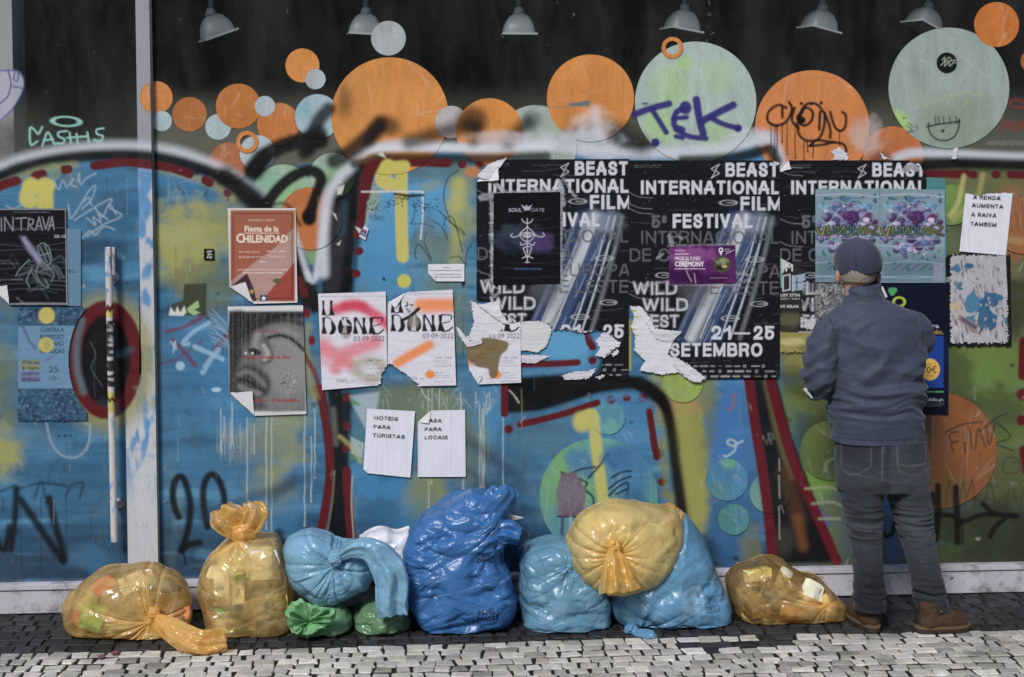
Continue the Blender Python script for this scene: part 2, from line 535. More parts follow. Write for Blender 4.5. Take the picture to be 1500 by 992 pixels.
BLUE, LBLUE, NAVY = (62, 122, 162), (84, 156, 200), (28, 56, 86)
OLIVE, YEL, DRED, BLK = (112, 116, 72), (196, 186, 84), (92, 24, 30), (17, 17, 19)
WHT, GRN, ORG, PALE, PGRN = (198, 204, 214), (118, 146, 70), (206, 130, 58), (166, 182, 184), (150, 176, 146)
VIO = (50, 42, 120)
CX0, CY0, CX1, CY1 = -220, -140, 1720, 890
BGC = Canvas(CX0, CY0, CX1, CY1)            # paint under the vinyl dots
FGC = Canvas(CX0, CY0, CX1, CY1)            # paint over the vinyl dots

def paint_background():
    B = BGC
    Y, X = np.mgrid[0:B.h, 0:B.w].astype(float); X += CX0; Y += CY0
    top = np.interp(X[0], [-220, 0, 100, 200, 270, 330, 400, 480, 560, 700, 900, 1050, 1140, 1160, 1300, 1720],
                    [246, 240, 226, 218, 236, 262, 250, 236, 214, 216, 222, 218, 205, 236, 236, 236])[None, :]
    n1 = fbm(X * 0.012, Y * 0.012, 2.0, 4); n2 = fbm(X * 0.05, Y * 0.02, 7.0, 4); n3 = fbm(X * 0.006, Y * 0.05, 11.0, 3)
    full = sstep(-6, 6, Y - top)
    # thin overspray on the glass above the lettering
    sp = np.interp(X[0], [-220, 20, 90, 205, 230, 520, 560, 650, 900, 1000, 1150, 1270, 1330, 1720],
                   [0.2, .4, .05, .15, .75, .8, .5, .5, .6, .6, .2, .5, .65, .6])[None, :]
    over = sp * sstep(115, 205, Y + 18 * n1) * (1 - full)
    a0 = np.clip(full + over, 0, 1)
    c = np.zeros((B.h, B.w, 3)); c[:] = alb(BLUE)
    def mix(col, m): c[:] = c * (1 - m[..., None]) + alb(col) * m[..., None]
    mix((104, 106, 92), 1 - full)
    mix(NAVY, full * sstep(0.0, 0.45, n3 + 0.15 + 0.0 * X) * 0.35)
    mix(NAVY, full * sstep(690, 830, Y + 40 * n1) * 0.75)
    mix((66, 92, 96), full * sstep(0.05, 0.5, n2) * 0.5)
    mix((98, 104, 58), full * sstep(1120, 1190, X + 20 * n1) * 0.92)
    mix((58, 66, 44), full * sstep(1330, 1420, X + 40 * n2) * sstep(640, 760, Y + 30 * n1) * 0.85)
    mix((84, 110, 54), full * sstep(1120, 1190, X) * sstep(0.05, 0.45, fbm(X * 0.02, Y * 0.012, 21.0, 3)) * 0.8)
    mix((56, 60, 40), full * sstep(1120, 1190, X) * sstep(0.05, 0.45, fbm(X * 0.014, Y * 0.02, 31.0, 3)) * 0.7)
    # broad spray passes left as pale and dark bands, and worn streaks running down
    bnd = fbm(X * .004 + .3 * n1, Y * .045 + .4 * n1, 51.0, 4)
    inz = full * (1 - .6 * sstep(1100, 1200, X))
    mix((92, 160, 200), inz * sstep(.08, .4, bnd) * .55); mix((30, 62, 92), inz * sstep(.1, .45, -bnd) * .6)
    mix((118, 132, 116), full * sstep(.2, .5, fbm(X * .03, Y * .006, 61.0, 4)) * .35)
    gr = fbm(X * .09, Y * .03, 71.0, 4); mix((40, 44, 44), full * sstep(.22, .5, gr) * .5); mix((150, 156, 150), full * sstep(.3, .55, -gr) * .35)
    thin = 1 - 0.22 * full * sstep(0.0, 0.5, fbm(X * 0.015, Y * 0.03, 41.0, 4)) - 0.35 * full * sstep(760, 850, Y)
    a = a0 * thin
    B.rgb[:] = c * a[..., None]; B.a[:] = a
    cl = [  # x, y, rx, ry, colour, opacity
        (275, 360, 62, 70, (168, 164, 80), .85), (330, 330, 45, 50, (150, 152, 82), .7), (300, 420, 55, 45, (104, 112, 76), .7),
        (410, 640, 45, 60, (160, 158, 78), .6), (395, 720, 38, 50, (140, 142, 72), .5), (430, 560, 40, 60, (120, 122, 80), .6),
        (6, 655, 30, 48, (160, 158, 70), .85), (8, 560, 26, 70, (112, 118, 70), .7), (10, 420, 22, 60, (104, 110, 78), .5),
        (350, 560, 80, 60, (62, 128, 176), .6), (260, 560, 50, 90, (58, 110, 150), .5), (385, 760, 70, 40, (60, 124, 168), .7),
        (330, 690, 60, 40, (60, 110, 148), .5), (120, 700, 90, 60, (40, 86, 120), .5), (130, 820, 40, 22, (56, 110, 150), .7), (60, 600, 60, 60, (52, 96, 128), .6),
        (160, 330, 46, 60, (50, 92, 124), .6), (90, 300, 60, 30, (62, 116, 152), .6), (140, 370, 60, 20, (30, 50, 70), .6), (60, 400, 60, 50, (40, 70, 96), .5),
        (560, 330, 50, 90, LBLUE, .9), (640, 300, 50, 60, LBLUE, .8), (560, 400, 45, 40, (74, 140, 180), .8), (680, 300, 22, 70, (150, 156, 84), .7),
        (640, 380, 40, 50, (110, 132, 112), .7), (660, 470, 40, 70, (104, 124, 104), .7), (640, 250, 60, 20, (90, 110, 100), .6), (540, 300, 20, 40, (160, 160, 90), .6),
        (560, 620, 50, 60, (88, 116, 112), .8), (600, 590, 60, 40, (110, 122, 90), .8), (650, 640, 40, 70, (128, 134, 74), .8), (620, 730, 36, 50, (138, 142, 70), .7),
        (690, 650, 36, 60, (104, 120, 92), .7), (560, 700, 50, 40, (60, 130, 180), .8), (590, 760, 40, 30, (60, 130, 176), .6), (560, 760, 40, 40, (40, 86, 124), .6),
        (715, 590, 26, 60, (70, 140, 184), .8), (760, 700, 50, 60, (60, 104, 136), .7), (720, 760, 60, 50, (34, 66, 96), .8),
        (830, 505, 60, 40, LBLUE, 1.0), (900, 640, 60, 60, (66, 132, 180), .8), (800, 640, 60, 30, (80, 120, 140), .6), (930, 700, 30, 60, (58, 116, 164), .8),
        (1010, 640, 46, 110, (140, 144, 74), 1.0), (1000, 540, 50, 50, (150, 152, 84), .9), (985, 590, 40, 30, (176, 132, 88), .7), (1020, 740, 24, 60, (150, 150, 70), .9),
        (1072, 640, 36, 110, (58, 116, 176), 1.0), (1075, 780, 46, 50, (50, 100, 150), .9), (1040, 600, 14, 60, (90, 112, 100), .6), (1100, 640, 14, 100, (60, 110, 160), .8),
        (1000, 800, 60, 30, (30, 60, 84), .8), (1100, 800, 20, 40, (120, 122, 70), .6),
        (1190, 520, 50, 34, (150, 146, 70), .8), (1170, 600, 40, 60, (104, 118, 54), .8), (1175, 650, 26, 60, (48, 84, 104), .7), (1200, 700, 30, 50, (110, 150, 60), .8),
        (1190, 780, 34, 50, (60, 90, 140), .7), (1300, 720, 40, 40, (60, 112, 160), .9), (1310, 790, 20, 50, (56, 100, 140), .8), (1245, 760, 20, 60, (70, 100, 120), .6),
        (1440, 520, 60, 40, (104, 126, 52), .9), (1450, 560, 60, 40, (98, 130, 58), .8), (1420, 600, 60, 30, (70, 80, 44), .7), (1480, 620, 40, 60, (96, 116, 56), .7),
        (1440, 280, 70, 30, (104, 108, 66), .8), (1480, 440, 40, 50, (60, 62, 40), .8), (1480, 330, 30, 70, (150, 96, 52), .8), (1470, 700, 50, 60, (84, 88, 52), .7),
        (1440, 470, 90, 40, (60, 62, 42), .8), (1400, 560, 30, 60, (66, 72, 44), .7), (1480, 790, 90, 60, (42, 48, 36), .85), (1420, 760, 60, 40, (52, 56, 40), .7), (1240, 560, 60, 90, (72, 78, 46), .6), (1205, 630, 40, 30, (58, 60, 38), .6), (1470, 600, 40, 40, (64, 68, 44), .6), (1160, 520, 24, 30, (120, 118, 62), .6),
        (40, 200, 90, 26, (60, 62, 60), .35), (1180, 560, 60, 26, (56, 60, 36), .6)]
    for i, (x, y, rx, ry, cc, op) in enumerate(cl):
        B.cloud(x, y, rx, ry, cc, op, 0.7, 0.035, i * 1.3)
    for k in range(150):
        x, y = random.uniform(-20, 1520), random.uniform(250, 830); r_ = random.uniform(6, 26)
        q = B.sample(x, y); B._A = None; del B._A
        v = random.uniform(.62, 1.3); B_c = np.clip(q[:3] / max(q[3], .05) * v, 0, 1); cc = 255 * np.where(B_c <= .0031308, 12.92 * B_c, 1.055 * np.maximum(B_c, 1e-6) ** (1 / 2.4) - .055)
        B.cloud(x, y, r_ * random.uniform(.6, 2.2), r_ * random.uniform(.5, 1.3), cc, random.uniform(.25, .6), .9, .06, k * .7)
    # pale hand shape at the left edge of the glass
    B.poly([(-40, 104), (8, 102), (26, 104), (35, 116), (33, 134), (18, 160), (0, 178), (-40, 190)], (172, 172, 190), 1, .85, True)
    for p in ([(-40, 108), (12, 103), (27, 106), (35, 118), (32, 136), (18, 160), (0, 177)], [(12, 104), (16, 122), (12, 140), (0, 152)], [(16, 126), (34, 130)], [(22, 106), (20, 116), (26, 118), (27, 108)]):
        B.stroke(p, 2, (70, 62, 130), .8)

def paint_foreground():
    G = FGC
    S = G.stroke
    # --- first letter: the big O on the left
    S([(-60, 258), (0, 246), (40, 232), (110, 219), (180, 215), (250, 222), (310, 242), (360, 270), (395, 302), (415, 345), (432, 380)], 17, WHT, 8, .85)
    S([(-60, 276), (0, 258), (30, 246), (90, 233), (150, 228), (215, 229), (270, 240), (320, 258), (365, 288), (398, 325), (425, 375), (445, 420)], 18, BLK, 6, .98)
    S([(330, 262), (375, 296), (408, 340), (436, 396), (452, 440)], 34, BLK, 9, .95)
    S([(-60, 284), (0, 270), (60, 248), (110, 241)], 9, (150, 148, 96), 5, .7)
    S([(230, 246), (300, 266), (340, 290)], 10, (150, 148, 96), 5, .7)
    for p, w in (([(-50, 300), (0, 273), (24, 265)], 14), ([(52, 257), (62, 255)], 13), ([(94, 249), (100, 248)], 13), ([(138, 243), (180, 238), (210, 240), (250, 246), (278, 255)], 13), ([(301, 264), (307, 268)], 13)):
        S(p, w, DRED, 1.3)
    G.dot(333, 283, 6, (88, 40, 60), 1.5); S([(333, 283), (334, 294)], 2, (88, 40, 60), .8)
    # yellow marks and dots
    S([(45, 272), (40, 290), (44, 294)], 24, YEL, 3, .95); S([(42, 275), (72, 272)], 18, YEL, 3, .95); S([(66, 272), (66, 320)], 24, YEL, 3, .95)
    G.ell(80, 252, 10, 12, (130, 150, 110), 2, .6)
    # pale chalk-pen tags on the left
    ch = (150, 172, 186)
    for p in ([(78, 262), (86, 278), (92, 264), (98, 276)], [(100, 272), (108, 262), (104, 270), (112, 274)], [(114, 266), (116, 254), (118, 270), (126, 262), (140, 254)],
              [(100, 300), (104, 320), (118, 300), (130, 280), (140, 272), (134, 292), (120, 306)], [(122, 296), (130, 290), (134, 300)], [(110, 322), (132, 308), (152, 296), (164, 292), (160, 304), (178, 316), (150, 330), (128, 346)],
              [(128, 320), (140, 330), (136, 318), (148, 326), (144, 312), (158, 322)], [(120, 350), (132, 338), (140, 344), (152, 332), (168, 336)], [(140, 306), (150, 318), (160, 300), (170, 314)], [(10, 302), (20, 306), (32, 300)]):
        S(p, 2.4, ch, 1.0, .75)
    # mint tag above
    mt = (140, 196, 186)
    for p in ([(62, 186), (56, 196), (50, 190), (44, 188), (45, 212), (55, 207)], [(62, 214), (70, 194), (80, 212)], [(64, 206), (78, 204)], [(98, 192), (86, 194), (86, 200), (94, 204), (92, 210), (82, 210)],
              [(102, 194), (104, 210)], [(98, 202), (126, 200)], [(112, 196), (114, 210)], [(128, 194), (130, 208)], [(152, 188), (142, 190), (142, 196), (151, 200), (146, 207), (138, 205)]):
        S(p, 3, mt, .8, .95)
    G.ell(97, 178, 24, 8, mt, .9, .95, 0.05, 2.6)
    # small pale crown scribble
    for p in ([(246, 288), (250, 280), (252, 288), (258, 278), (262, 288), (268, 276), (272, 288), (244, 289)], [(284, 282), (288, 278), (293, 284), (300, 280)], [(262, 268), (282, 264), (280, 270)]):
        S(p, 1.4, (120, 150, 168), .7, .8)
    # --- the red ring
    G.ell(156, 530, 74, 102, (150, 146, 84), 14, .8)
    G.ell(155, 527, 55, 87, DRED, 2, 1)
    G.ell(154, 528, 37, 66, (14, 18, 22), 3, .98)
    S([(120, 470), (113, 500), (113, 540), (122, 574)], 10, (92, 112, 126), 5, .8)
    S([(176, 520), (192, 512)], 10, (58, 84, 104), 5, .6); S([(150, 590), (176, 600)], 12, (40, 62, 80), 6, .5)
    S([(132, 500), (140, 520), (134, 540), (150, 566)], 1.6, (90, 96, 100), .8, .6)
    # big black N K at the lower left, faint scratch lines
    for p, w in (([(24, 716), (22, 760), (16, 806)], 10), ([(-40, 700), (-14, 770), (4, 806), (12, 786), (14, 772)], 10), ([(30, 732), (52, 764), (74, 796), (92, 822)], 11), ([(72, 730), (80, 766), (90, 800), (94, 820)], 11)):
        S(p, w, BLK, 4, .92)
    for p in ([(28, 716), (60, 708), (96, 712)], [(50, 730), (60, 706), (66, 728)], [(96, 728), (104, 712), (122, 708), (116, 730)], [(0, 720), (20, 712)]):
        S(p, 4, (18, 34, 50), 2.5, .6)
    for x in (31, 60, 97): G.line([(x, 728), (x, 840)], 1.2, (16, 30, 44), .7)
    S([(68, 620), (76, 650), (92, 668), (116, 668), (130, 648), (132, 622)], 3.6, (140, 160, 172), 1.4, .7); S([(120, 616), (132, 630), (128, 660)], 2.5, (140, 160, 172), 1, .6)
    for x in (86, 95, 103): G.dot(x, 638, 1.8, (20, 30, 40))
    # 20
    S([(262, 757), (256, 744), (253, 722), (258, 702), (268, 700), (276, 722), (279, 745), (275, 778), (266, 806)], 10, BLK, 3, .95); S([(266, 806), (278, 798), (292, 795)], 10, BLK, 3, .95); S([(266, 806), (270, 815), (272, 828)], 2.4, BLK, 1, .9)
    S([(304, 772), (299, 745), (298, 716), (305, 698), (315, 697), (325, 714), (329, 742), (322, 768)], 10, BLK, 3, .95)
    # crossed white and red scribble
    S([(244, 486), (272, 478), (300, 462)], 6, (110, 40, 66), 2.5, .75); S([(252, 498), (270, 516), (286, 536)], 6, (110, 40, 66), 2.5, .75); S([(304, 528), (322, 504), (334, 488)], 7, (110, 36, 60), 2.5, .75); S([(232, 534), (262, 524), (296, 500)], 4, (100, 50, 80), 2.5, .6)
    S([(306, 473), (284, 486), (268, 502), (276, 504)], 6, (140, 178, 206), 1.8, .85); S([(285, 508), (304, 516), (326, 526)], 7, (140, 178, 206), 1.8, .85); S([(320, 512), (306, 530), (297, 546)], 8, (140, 178, 206), 1.8, .8); S([(250, 500), (258, 512), (256, 500), (254, 516)], 2, (170, 196, 214), .8, .8)
    G.dot(264, 536, 6.5, (158, 186, 206), 1.2, .9); G.ell(317, 571, 7, 3.5, (170, 200, 216), 1, .9)
    for k in range(16):
        a = random.uniform(-.5, .5)
        S([(305 + random.uniform(0, 10), 452 + k * 3.2), (322, 462 + k * 3 + 8 * a), (338, 478 + k * 2.6 + 12 * a)], 1.1, (150, 170, 190), .6, .6)
    # white drips
    for x, a, b in ((362, 612, 742), (390, 612, 775), (398, 614, 780), (446, 600, 770), (372, 620, 664), (324, 600, 660), (328, 610, 640), (340, 590, 650), (456, 640, 735), (461, 600, 700), (627, 570, 690), (633, 560, 612), (644, 570, 612), (703, 590, 720), (709, 590, 716), (706, 600, 730), (737, 575, 840), (628, 698, 745), (632, 690, 708), (679, 698, 716), (675, 575, 600), (697, 575, 590), (713, 578, 606), (717, 575, 600), (491, 706, 735)):
        G.drip(x, a, b, 1.7, (188, 192, 184), .75)
    for k in range(46):
        x, y = random.uniform(318, 372), random.uniform(612, 640)
        G.line([(x, y), (x + random.uniform(-4, 4), y + random.uniform(10, 50))], .9, (168, 178, 180), .45)
    for k in range(30):
        x, y = random.uniform(560, 740), random.uniform(560, 590)
        G.line([(x, y), (x + random.uniform(-14, 14), y + random.uniform(2, 22))], .9, (190, 196, 190), .5)
    # --- black body between the letters
    G.poly([(392, 300), (428, 340), (452, 400), (470, 436), (480, 300), (492, 262), (530, 238), (546, 250), (530, 330), (516, 440), (460, 460), (430, 420)], BLK, 5, .97)
    G.poly([(500, 560), (478, 560), (484, 640), (490, 700), (478, 790), (512, 800), (506, 700), (500, 640)], BLK, 4, .96)
    S([(505, 585), (500, 700), (498, 780)], 22, (20, 22, 24), 5, .95)
    S([(488, 600), (492, 650)], 8, (120, 122, 116), 4, .5)
    # brush-like grey smears in the black
    S([(492, 320), (490, 380), (484, 420)], 26, (52, 54, 58), 10, .6); S([(505, 300), (500, 340)], 12, (56, 84, 104), 6, .5); S([(528, 280), (520, 330), (516, 390)], 8, (52, 104, 140), 4, .7)
    G.ell(492, 272, 22, 14, (40, 60, 40), 6, .6)
    # arrow lines between: white V, orange and green infill
    G.poly([(434, 304), (444, 300), (478, 296), (478, 330), (472, 358), (462, 388), (448, 372), (440, 350)], (190, 112, 56), 3, .95)
    G.poly([(448, 368), (468, 366), (462, 388), (452, 386)], (110, 158, 110), 3, .9)
    S([(428, 330), (438, 362), (452, 408)], 8, WHT, 4, .8); S([(478, 310), (472, 350), (462, 404)], 7, WHT, 4, .8); S([(450, 400), (458, 412), (466, 400)], 7, WHT, 4, .85)
    # the black hooks over the dots
    S([(372, 248), (392, 226), (420, 212), (452, 204), (470, 206)], 24, BLK, 5, .97)
    S([(446, 224), (452, 208), (466, 178), (482, 160)], 20, BLK, 6, .9); S([(452, 216), (466, 196)], 26, BLK, 6, .9)
    S([(392, 296), (412, 272), (434, 256), (456, 250), (470, 262), (462, 290), (452, 318)], 17, BLK, 3.5, .98)
    G.ell(453, 318, 11, 13, BLK, 3, .98); S([(392, 300), (420, 300), (440, 330)], 5, BLK, 3, .7)
    S([(372, 250), (384, 234)], 30, BLK, 6, .9)
    # --- second letter
    S([(474, 400), (474, 340), (480, 290), (496, 262), (512, 246), (528, 226), (552, 217), (600, 212), (660, 216), (720, 219), (780, 213), (850, 216), (920, 224), (980, 224), (1040, 218), (1090, 212), (1124, 202), (1136, 216), (1148, 250)], 15, WHT, 6.5, .9)
    S([(540, 218), (640, 217), (780, 214), (870, 214)], 9, (214, 220, 230), 5, .7)
    S([(520, 240), (536, 238), (556, 232), (620, 232), (720, 233), (800, 230)], 15, BLK, 5, .85)
    S([(1000, 236), (1060, 234), (1100, 226), (1126, 218), (1138, 236)], 16, BLK, 5, .9)
    S([(490, 236), (514, 222), (540, 200), (556, 182)], 24, BLK, 7, .9)           # spray tails over the large orange dot
    G.ell(568, 184, 18, 14, BLK, 8, .75, .4); S([(552, 190), (540, 206)], 20, BLK, 8, .8)
    S([(600, 208), (640, 196), (670, 188), (690, 182)], 22, BLK, 9, .75); G.ell(692, 176, 22, 20, BLK, 9, .75); S([(700, 188), (694, 206)], 18, BLK, 9, .7)
    S([(744, 208), (756, 196), (772, 180)], 20, BLK, 9, .75); G.ell(780, 176, 14, 14, BLK, 8, .5)
    G.ell(505, 150, 10, 22, BLK, 8, .5)
    S([(830, 206), (870, 192), (905, 192), (940, 212)], 26, BLK, 12, .8); S([(860, 200), (920, 206)], 30, (60, 60, 66), 12, .5)
    G.cloud(868, 180, 32, 24, (214, 206, 206), .5, .6, .05); G.cloud(850, 206, 60, 20, WHT, .8, .5, .05); S([(872, 160), (876, 186), (884, 206)], 10, (222, 220, 226), 7, .5); G.cloud(880, 224, 40, 12, WHT, .7, .5, .05)
    G.cloud(735, 202, 50, 12, (200, 198, 204), .6, .5, .05); G.cloud(1100, 200, 44, 14, WHT, .7, .4, .05); G.cloud(1270, 200, 26, 30, (196, 184, 182), .55, .6, .05)
    S([(1312, 232), (1340, 224), (1400, 226), (1480, 230), (1600, 232)], 13, WHT, 5.5, .9); S([(1318, 246), (1400, 240), (1500, 242), (1620, 244)], 18, BLK, 6, .96)
    G.cloud(1290, 240, 24, 18, (60, 60, 62), .6)
    # red outline of the second letter, black next to it
    S([(532, 330), (526, 300), (530, 270), (538, 246)], 1, BLK, 1, 0)
    S([(520, 282), (516, 340), (508, 400), (502, 450)], 13, BLK, 3.5, .97)
    S([(656, 239), (600, 238), (552, 240), (538, 250), (532, 280), (529, 320), (524, 344)], 13, DRED, 1.4); S([(556, 244), (544, 256), (536, 290)], 10, DRED, 1.6)
    for x, y in ((677, 241), (702, 241), (526, 368), (522, 401), (508, 583), (508, 624), (507, 657), (745, 629), (895, 586), (918, 582), (942, 583), (967, 664), (970, 706), (868, 528)): G.ell(x, y, 6.5, 6.2, DRED, 1.2)
    # yellow marks
    S([(568, 244), (560, 262), (570, 270)], 22, YEL, 2.5, .97); S([(566, 246), (592, 244)], 18, YEL, 2.5, .97); S([(588, 246), (588, 320), (590, 376)], 18, YEL, 1.6, .97); G.ell(592, 412, 10, 10, YEL, 1.4)
    S([(672, 270), (670, 300)], 20, (190, 184, 84), 8, .7); S([(660, 300), (668, 340), (664, 400)], 16, (170, 168, 84), 7, .6); S([(622, 275), (640, 270)], 14, (150, 150, 96), 6, .5)
    G.ell(692, 252, 12, 8, (190, 122, 66), 4, .9)
    # edge of an old painted-over bill: white tape lines and black scribble
    S([(530, 281), (576, 281), (619, 281)], 2.2, (206, 208, 210), .7, .95, False); S([(619, 281), (619, 320), (616, 350)], 2.4, (206, 208, 210), .7, .95); S([(578, 284), (600, 287), (620, 286)], 4, BLK, 1, .9)
    G.poly([(540, 311), (578, 311), (578, 408), (534, 408)], (70, 140, 190), 1, .5)
    G.text('TUÁRIO', 541, 323, 7, (36, 52, 62), 564, op=.85); G.text('ARTU', 487, 326, 6, (30, 30, 34), 506, op=.8)
    for k in range(150):
        t = random.random(); x, y = 536 + 106 * t + random.gauss(0, 4), 298 + 8 * math.sin(t * 9) + random.gauss(0, 4.5)
        G.dot(x, y, random.uniform(.5, 1.5), (24, 30, 34), .5, .8)
    for p in ([(672, 249), (656, 262), (650, 290), (660, 324), (676, 336), (680, 344), (664, 330), (650, 316), (642, 308)], [(608, 300), (606, 320), (602, 328), (620, 328), (636, 334)], [(624, 340), (622, 356), (632, 380)], [(608, 356), (618, 362), (632, 384)],
              [(634, 323), (648, 334), (656, 352)], [(650, 330), (654, 318), (664, 320), (672, 346), (678, 370)], [(658, 378), (672, 376), (682, 388)], [(682, 390), (684, 370), (691, 358)], [(610, 360), (608, 372), (610, 380)]):
        S(p, 1.5, (26, 30, 34), .6, .85)
    S([(628, 320), (632, 340), (640, 352)], 14, (96, 110, 120), 6, .6)
    # red lines below, joining letters
    S([(464, 570), (472, 590), (480, 640), (483, 690), (478, 735), (468, 790)], 13, DRED, 1.6); S([(470, 570), (476, 600)], 12, DRED, 1.5); S([(508, 690), (510, 730), (516, 800)], 13, DRED, 1.6); S([(476, 795), (486, 740), (490, 690)], 2, (150, 130, 90), 1, .6); S([(519, 800), (515, 740), (516, 698)], 2, (190, 180, 170), 1, .7)
    G.poly([(512, 580), (556, 574), (552, 600), (536, 630), (518, 596)], (170, 190, 200), 3, .7); G.poly([(514, 640), (534, 650), (530, 672), (514, 664)], (176, 196, 196), 2, .7); G.poly([(514, 582), (530, 594), (516, 594)], (60, 130, 80), 2, .8); G.poly([(512, 664), (532, 674), (512, 676)], (70, 140, 84), 2, .7); S([(498, 640), (516, 656), (528, 676)], 6, (170, 166, 90), 3, .7)
    S([(452, 478), (446, 500), (452, 540), (462, 580)], 12, (150, 146, 86), 5, .6)
    for x, y in ((450, 459), (457, 499)): G.ell(x, y, 5, 7.5, (112, 28, 34), 1.2)
    S([(438, 410), (446, 430)], 12, DRED, 2, .9); S([(446, 520), (460, 545), (470, 575)], 7, (110, 30, 40), 2, .8)
    # --- letter R on blue
    G.poly([(740, 556), (800, 552), (880, 548), (940, 552), (975, 580), (985, 615), (960, 590), (925, 566), (880, 572), (840, 588), (790, 602), (742, 606)], BLK, 4, .98)
    S([(770, 580), (850, 570), (930, 562), (966, 580), (982, 620), (990, 680), (998, 740), (1000, 770)], 18, BLK, 5, .97); S([(760, 570), (830, 565)], 34, BLK, 5, .97); S([(905, 470), (900, 500), (892, 540), (885, 556)], 30, BLK, 6, .97)
    S([(880, 590), (920, 578), (950, 590)], 5, (76, 140, 190), 4, .6)
    S([(739, 555), (739, 606)], 11, DRED, 1.3, 1, False); S([(762, 622), (800, 613), (840, 602), (875, 590)], 10, DRED, 1.3); S([(951, 603), (957, 640), (962, 668)], 10, DRED, 1.3); S([(956, 640), (962, 670)], 10, DRED, 1.3)
    S([(760, 534), (810, 533), (846, 531)], 10, DRED, 1.3); S([(861, 486), (864, 500), (868, 508)], 12, DRED, 1.3); S([(914, 470), (914, 510), (913, 540)], 11, DRED, 1.3); S([(921, 470), (921, 540)], 7, (176, 168, 70), 2, .9)
    S([(870, 490), (878, 500)], 12, (60, 120, 180), 5, .7)
    S([(1000, 600), (1010, 680), (1024, 760)], 22, (150, 150, 76), 8, .8); S([(968, 640), (976, 730)], 6, (120, 124, 70), 3, .7)
    # faint black diagonal shadows of older paint
    for p, w in (([(300, 760), (350, 735), (420, 712), (470, 690)], 14), ([(680, 640), (720, 670), (760, 700)], 16), ([(560, 700), (620, 680), (680, 650)], 10), ([(430, 700), (400, 730)], 16), ([(690, 690), (745, 745), (775, 790)], 12)):
        S(p, w, (40, 52, 70), 7, .45)
    S([(352, 770), (362, 748), (380, 742), (376, 760)], 10, BLK, 5, .8); S([(408, 780), (414, 796)], 12, BLK, 5, .8)
    # yellow mark in the R and popsicle shape, scribble on the large dot
    G.ell(853, 618, 14, 15, YEL, 5, .9); S([(852, 614), (868, 608), (872, 640), (878, 690), (884, 736)], 17, (190, 184, 92), 2.5, .92)
    for p in ([(832, 696), (850, 688), (872, 684)], [(862, 700), (880, 680), (890, 664), (892, 676), (900, 682)], [(896, 700), (910, 692), (924, 690)], [(892, 716), (908, 704), (924, 698)], [(892, 726), (908, 712), (920, 708), (918, 726)], [(902, 724), (920, 716)], [(846, 700), (860, 708), (856, 716), (868, 728), (870, 742)], [(822, 692), (836, 698)]):
        S(p, 3.4, (24, 48, 70), 1, .9)
    G.poly([(822, 694), (845, 692), (850, 704), (858, 716), (858, 734), (854, 758), (818, 757), (815, 720)], (112, 92, 112), 1.2, .97)
    for k in range(16): G.line([(818 + k * 2.5, 696 + random.uniform(0, 20)), (818 + k * 2.5, 740 + random.uniform(-10, 14))], 1.0, (150, 160, 178), .45)
    S([(817, 757), (855, 757)], 2.4, (36, 30, 40), .8); S([(824, 758), (823, 790)], 5, (60, 66, 90), 1.5, .9); S([(836, 758), (836, 780)], 4, (150, 180, 200), 1.5, .7)
    G.cloud(905, 670, 26, 20, (58, 108, 160), .8); G.cloud(930, 740, 24, 24, (50, 96, 140), .7); G.cloud(840, 670, 14, 16, (60, 120, 170), .6)
    # --- red and black A on the right
    G.poly([(1098, 540), (1134, 540), (1160, 640), (1190, 720), (1228, 824), (1126, 826), (1118, 700)], (20, 18, 18), 3, .97)
    S([(1122, 560), (1140, 640), (1160, 700)], 8, (130, 118, 70), 5, .5); S([(1150, 690), (1170, 760)], 22, (86, 60, 40), 10, .6); S([(1168, 760), (1176, 800)], 14, (130, 80, 36), 7, .6); G.cloud(1150, 790, 18, 24, (64, 66, 64), .6)
    S([(1094, 535), (1106, 620), (1117, 690), (1126, 760), (1133, 830)], 15, (96, 22, 34), 1.5); S([(1124, 540), (1142, 610), (1164, 680), (1192, 745), (1226, 822)], 14, (96, 22, 34), 1.5)
    for a, b in ((672, 690), (696, 730), (742, 790)): G.line([(1141, a), (1142, b)], 1.4, (190, 186, 180), .7)
    # curl tag, pale loops
    for p in ([(1074, 654), (1066, 650), (1068, 644), (1078, 648), (1076, 660), (1066, 668), (1060, 668)], [(1076, 652), (1088, 646)]): S(p, 3, (160, 186, 196), 1, .9)
    for p in ([(1180, 716), (1210, 714), (1242, 720)], [(1190, 738), (1220, 736), (1250, 750)], [(1208, 690), (1212, 676), (1228, 672), (1236, 684), (1226, 696)], [(1200, 760), (1230, 760)]): S(p, 4, (160, 168, 130), 2, .6)
    S([(1075, 578), (1074, 594), (1066, 602)], 4, (150, 90, 80), 2, .7)
    # --- red bars at the right edge and tags
    S([(1398, 255), (1416, 254)], 11, DRED, 1.5); S([(1348, 256), (1380, 255), (1408, 256)], 11, DRED, 1.5)
    for x, y in ((1426, 256), (1459, 256)): G.ell(x, y, 7, 6, DRED, 1.5)
    S([(1480, 256), (1560, 258)], 11, DRED, 1.5); S([(1500, 500), (1498, 550)], 14, DRED, 1.5); G.ell(1498, 578, 9, 9, DRED, 1.5); G.ell(1496, 616, 7, 8, DRED, 1.5); S([(1500, 660), (1504, 690)], 14, DRED, 1.5)
    S([(1392, 316), (1404, 296), (1412, 258)], 7, (190, 184, 110), 2.5, .7); S([(1396, 320), (1430, 290), (1440, 256)], 8, (170, 164, 100), 3, .6); S([(1470, 350), (1500, 354)], 10, (170, 140, 100), 4, .6)
    gt = (40, 44, 36)
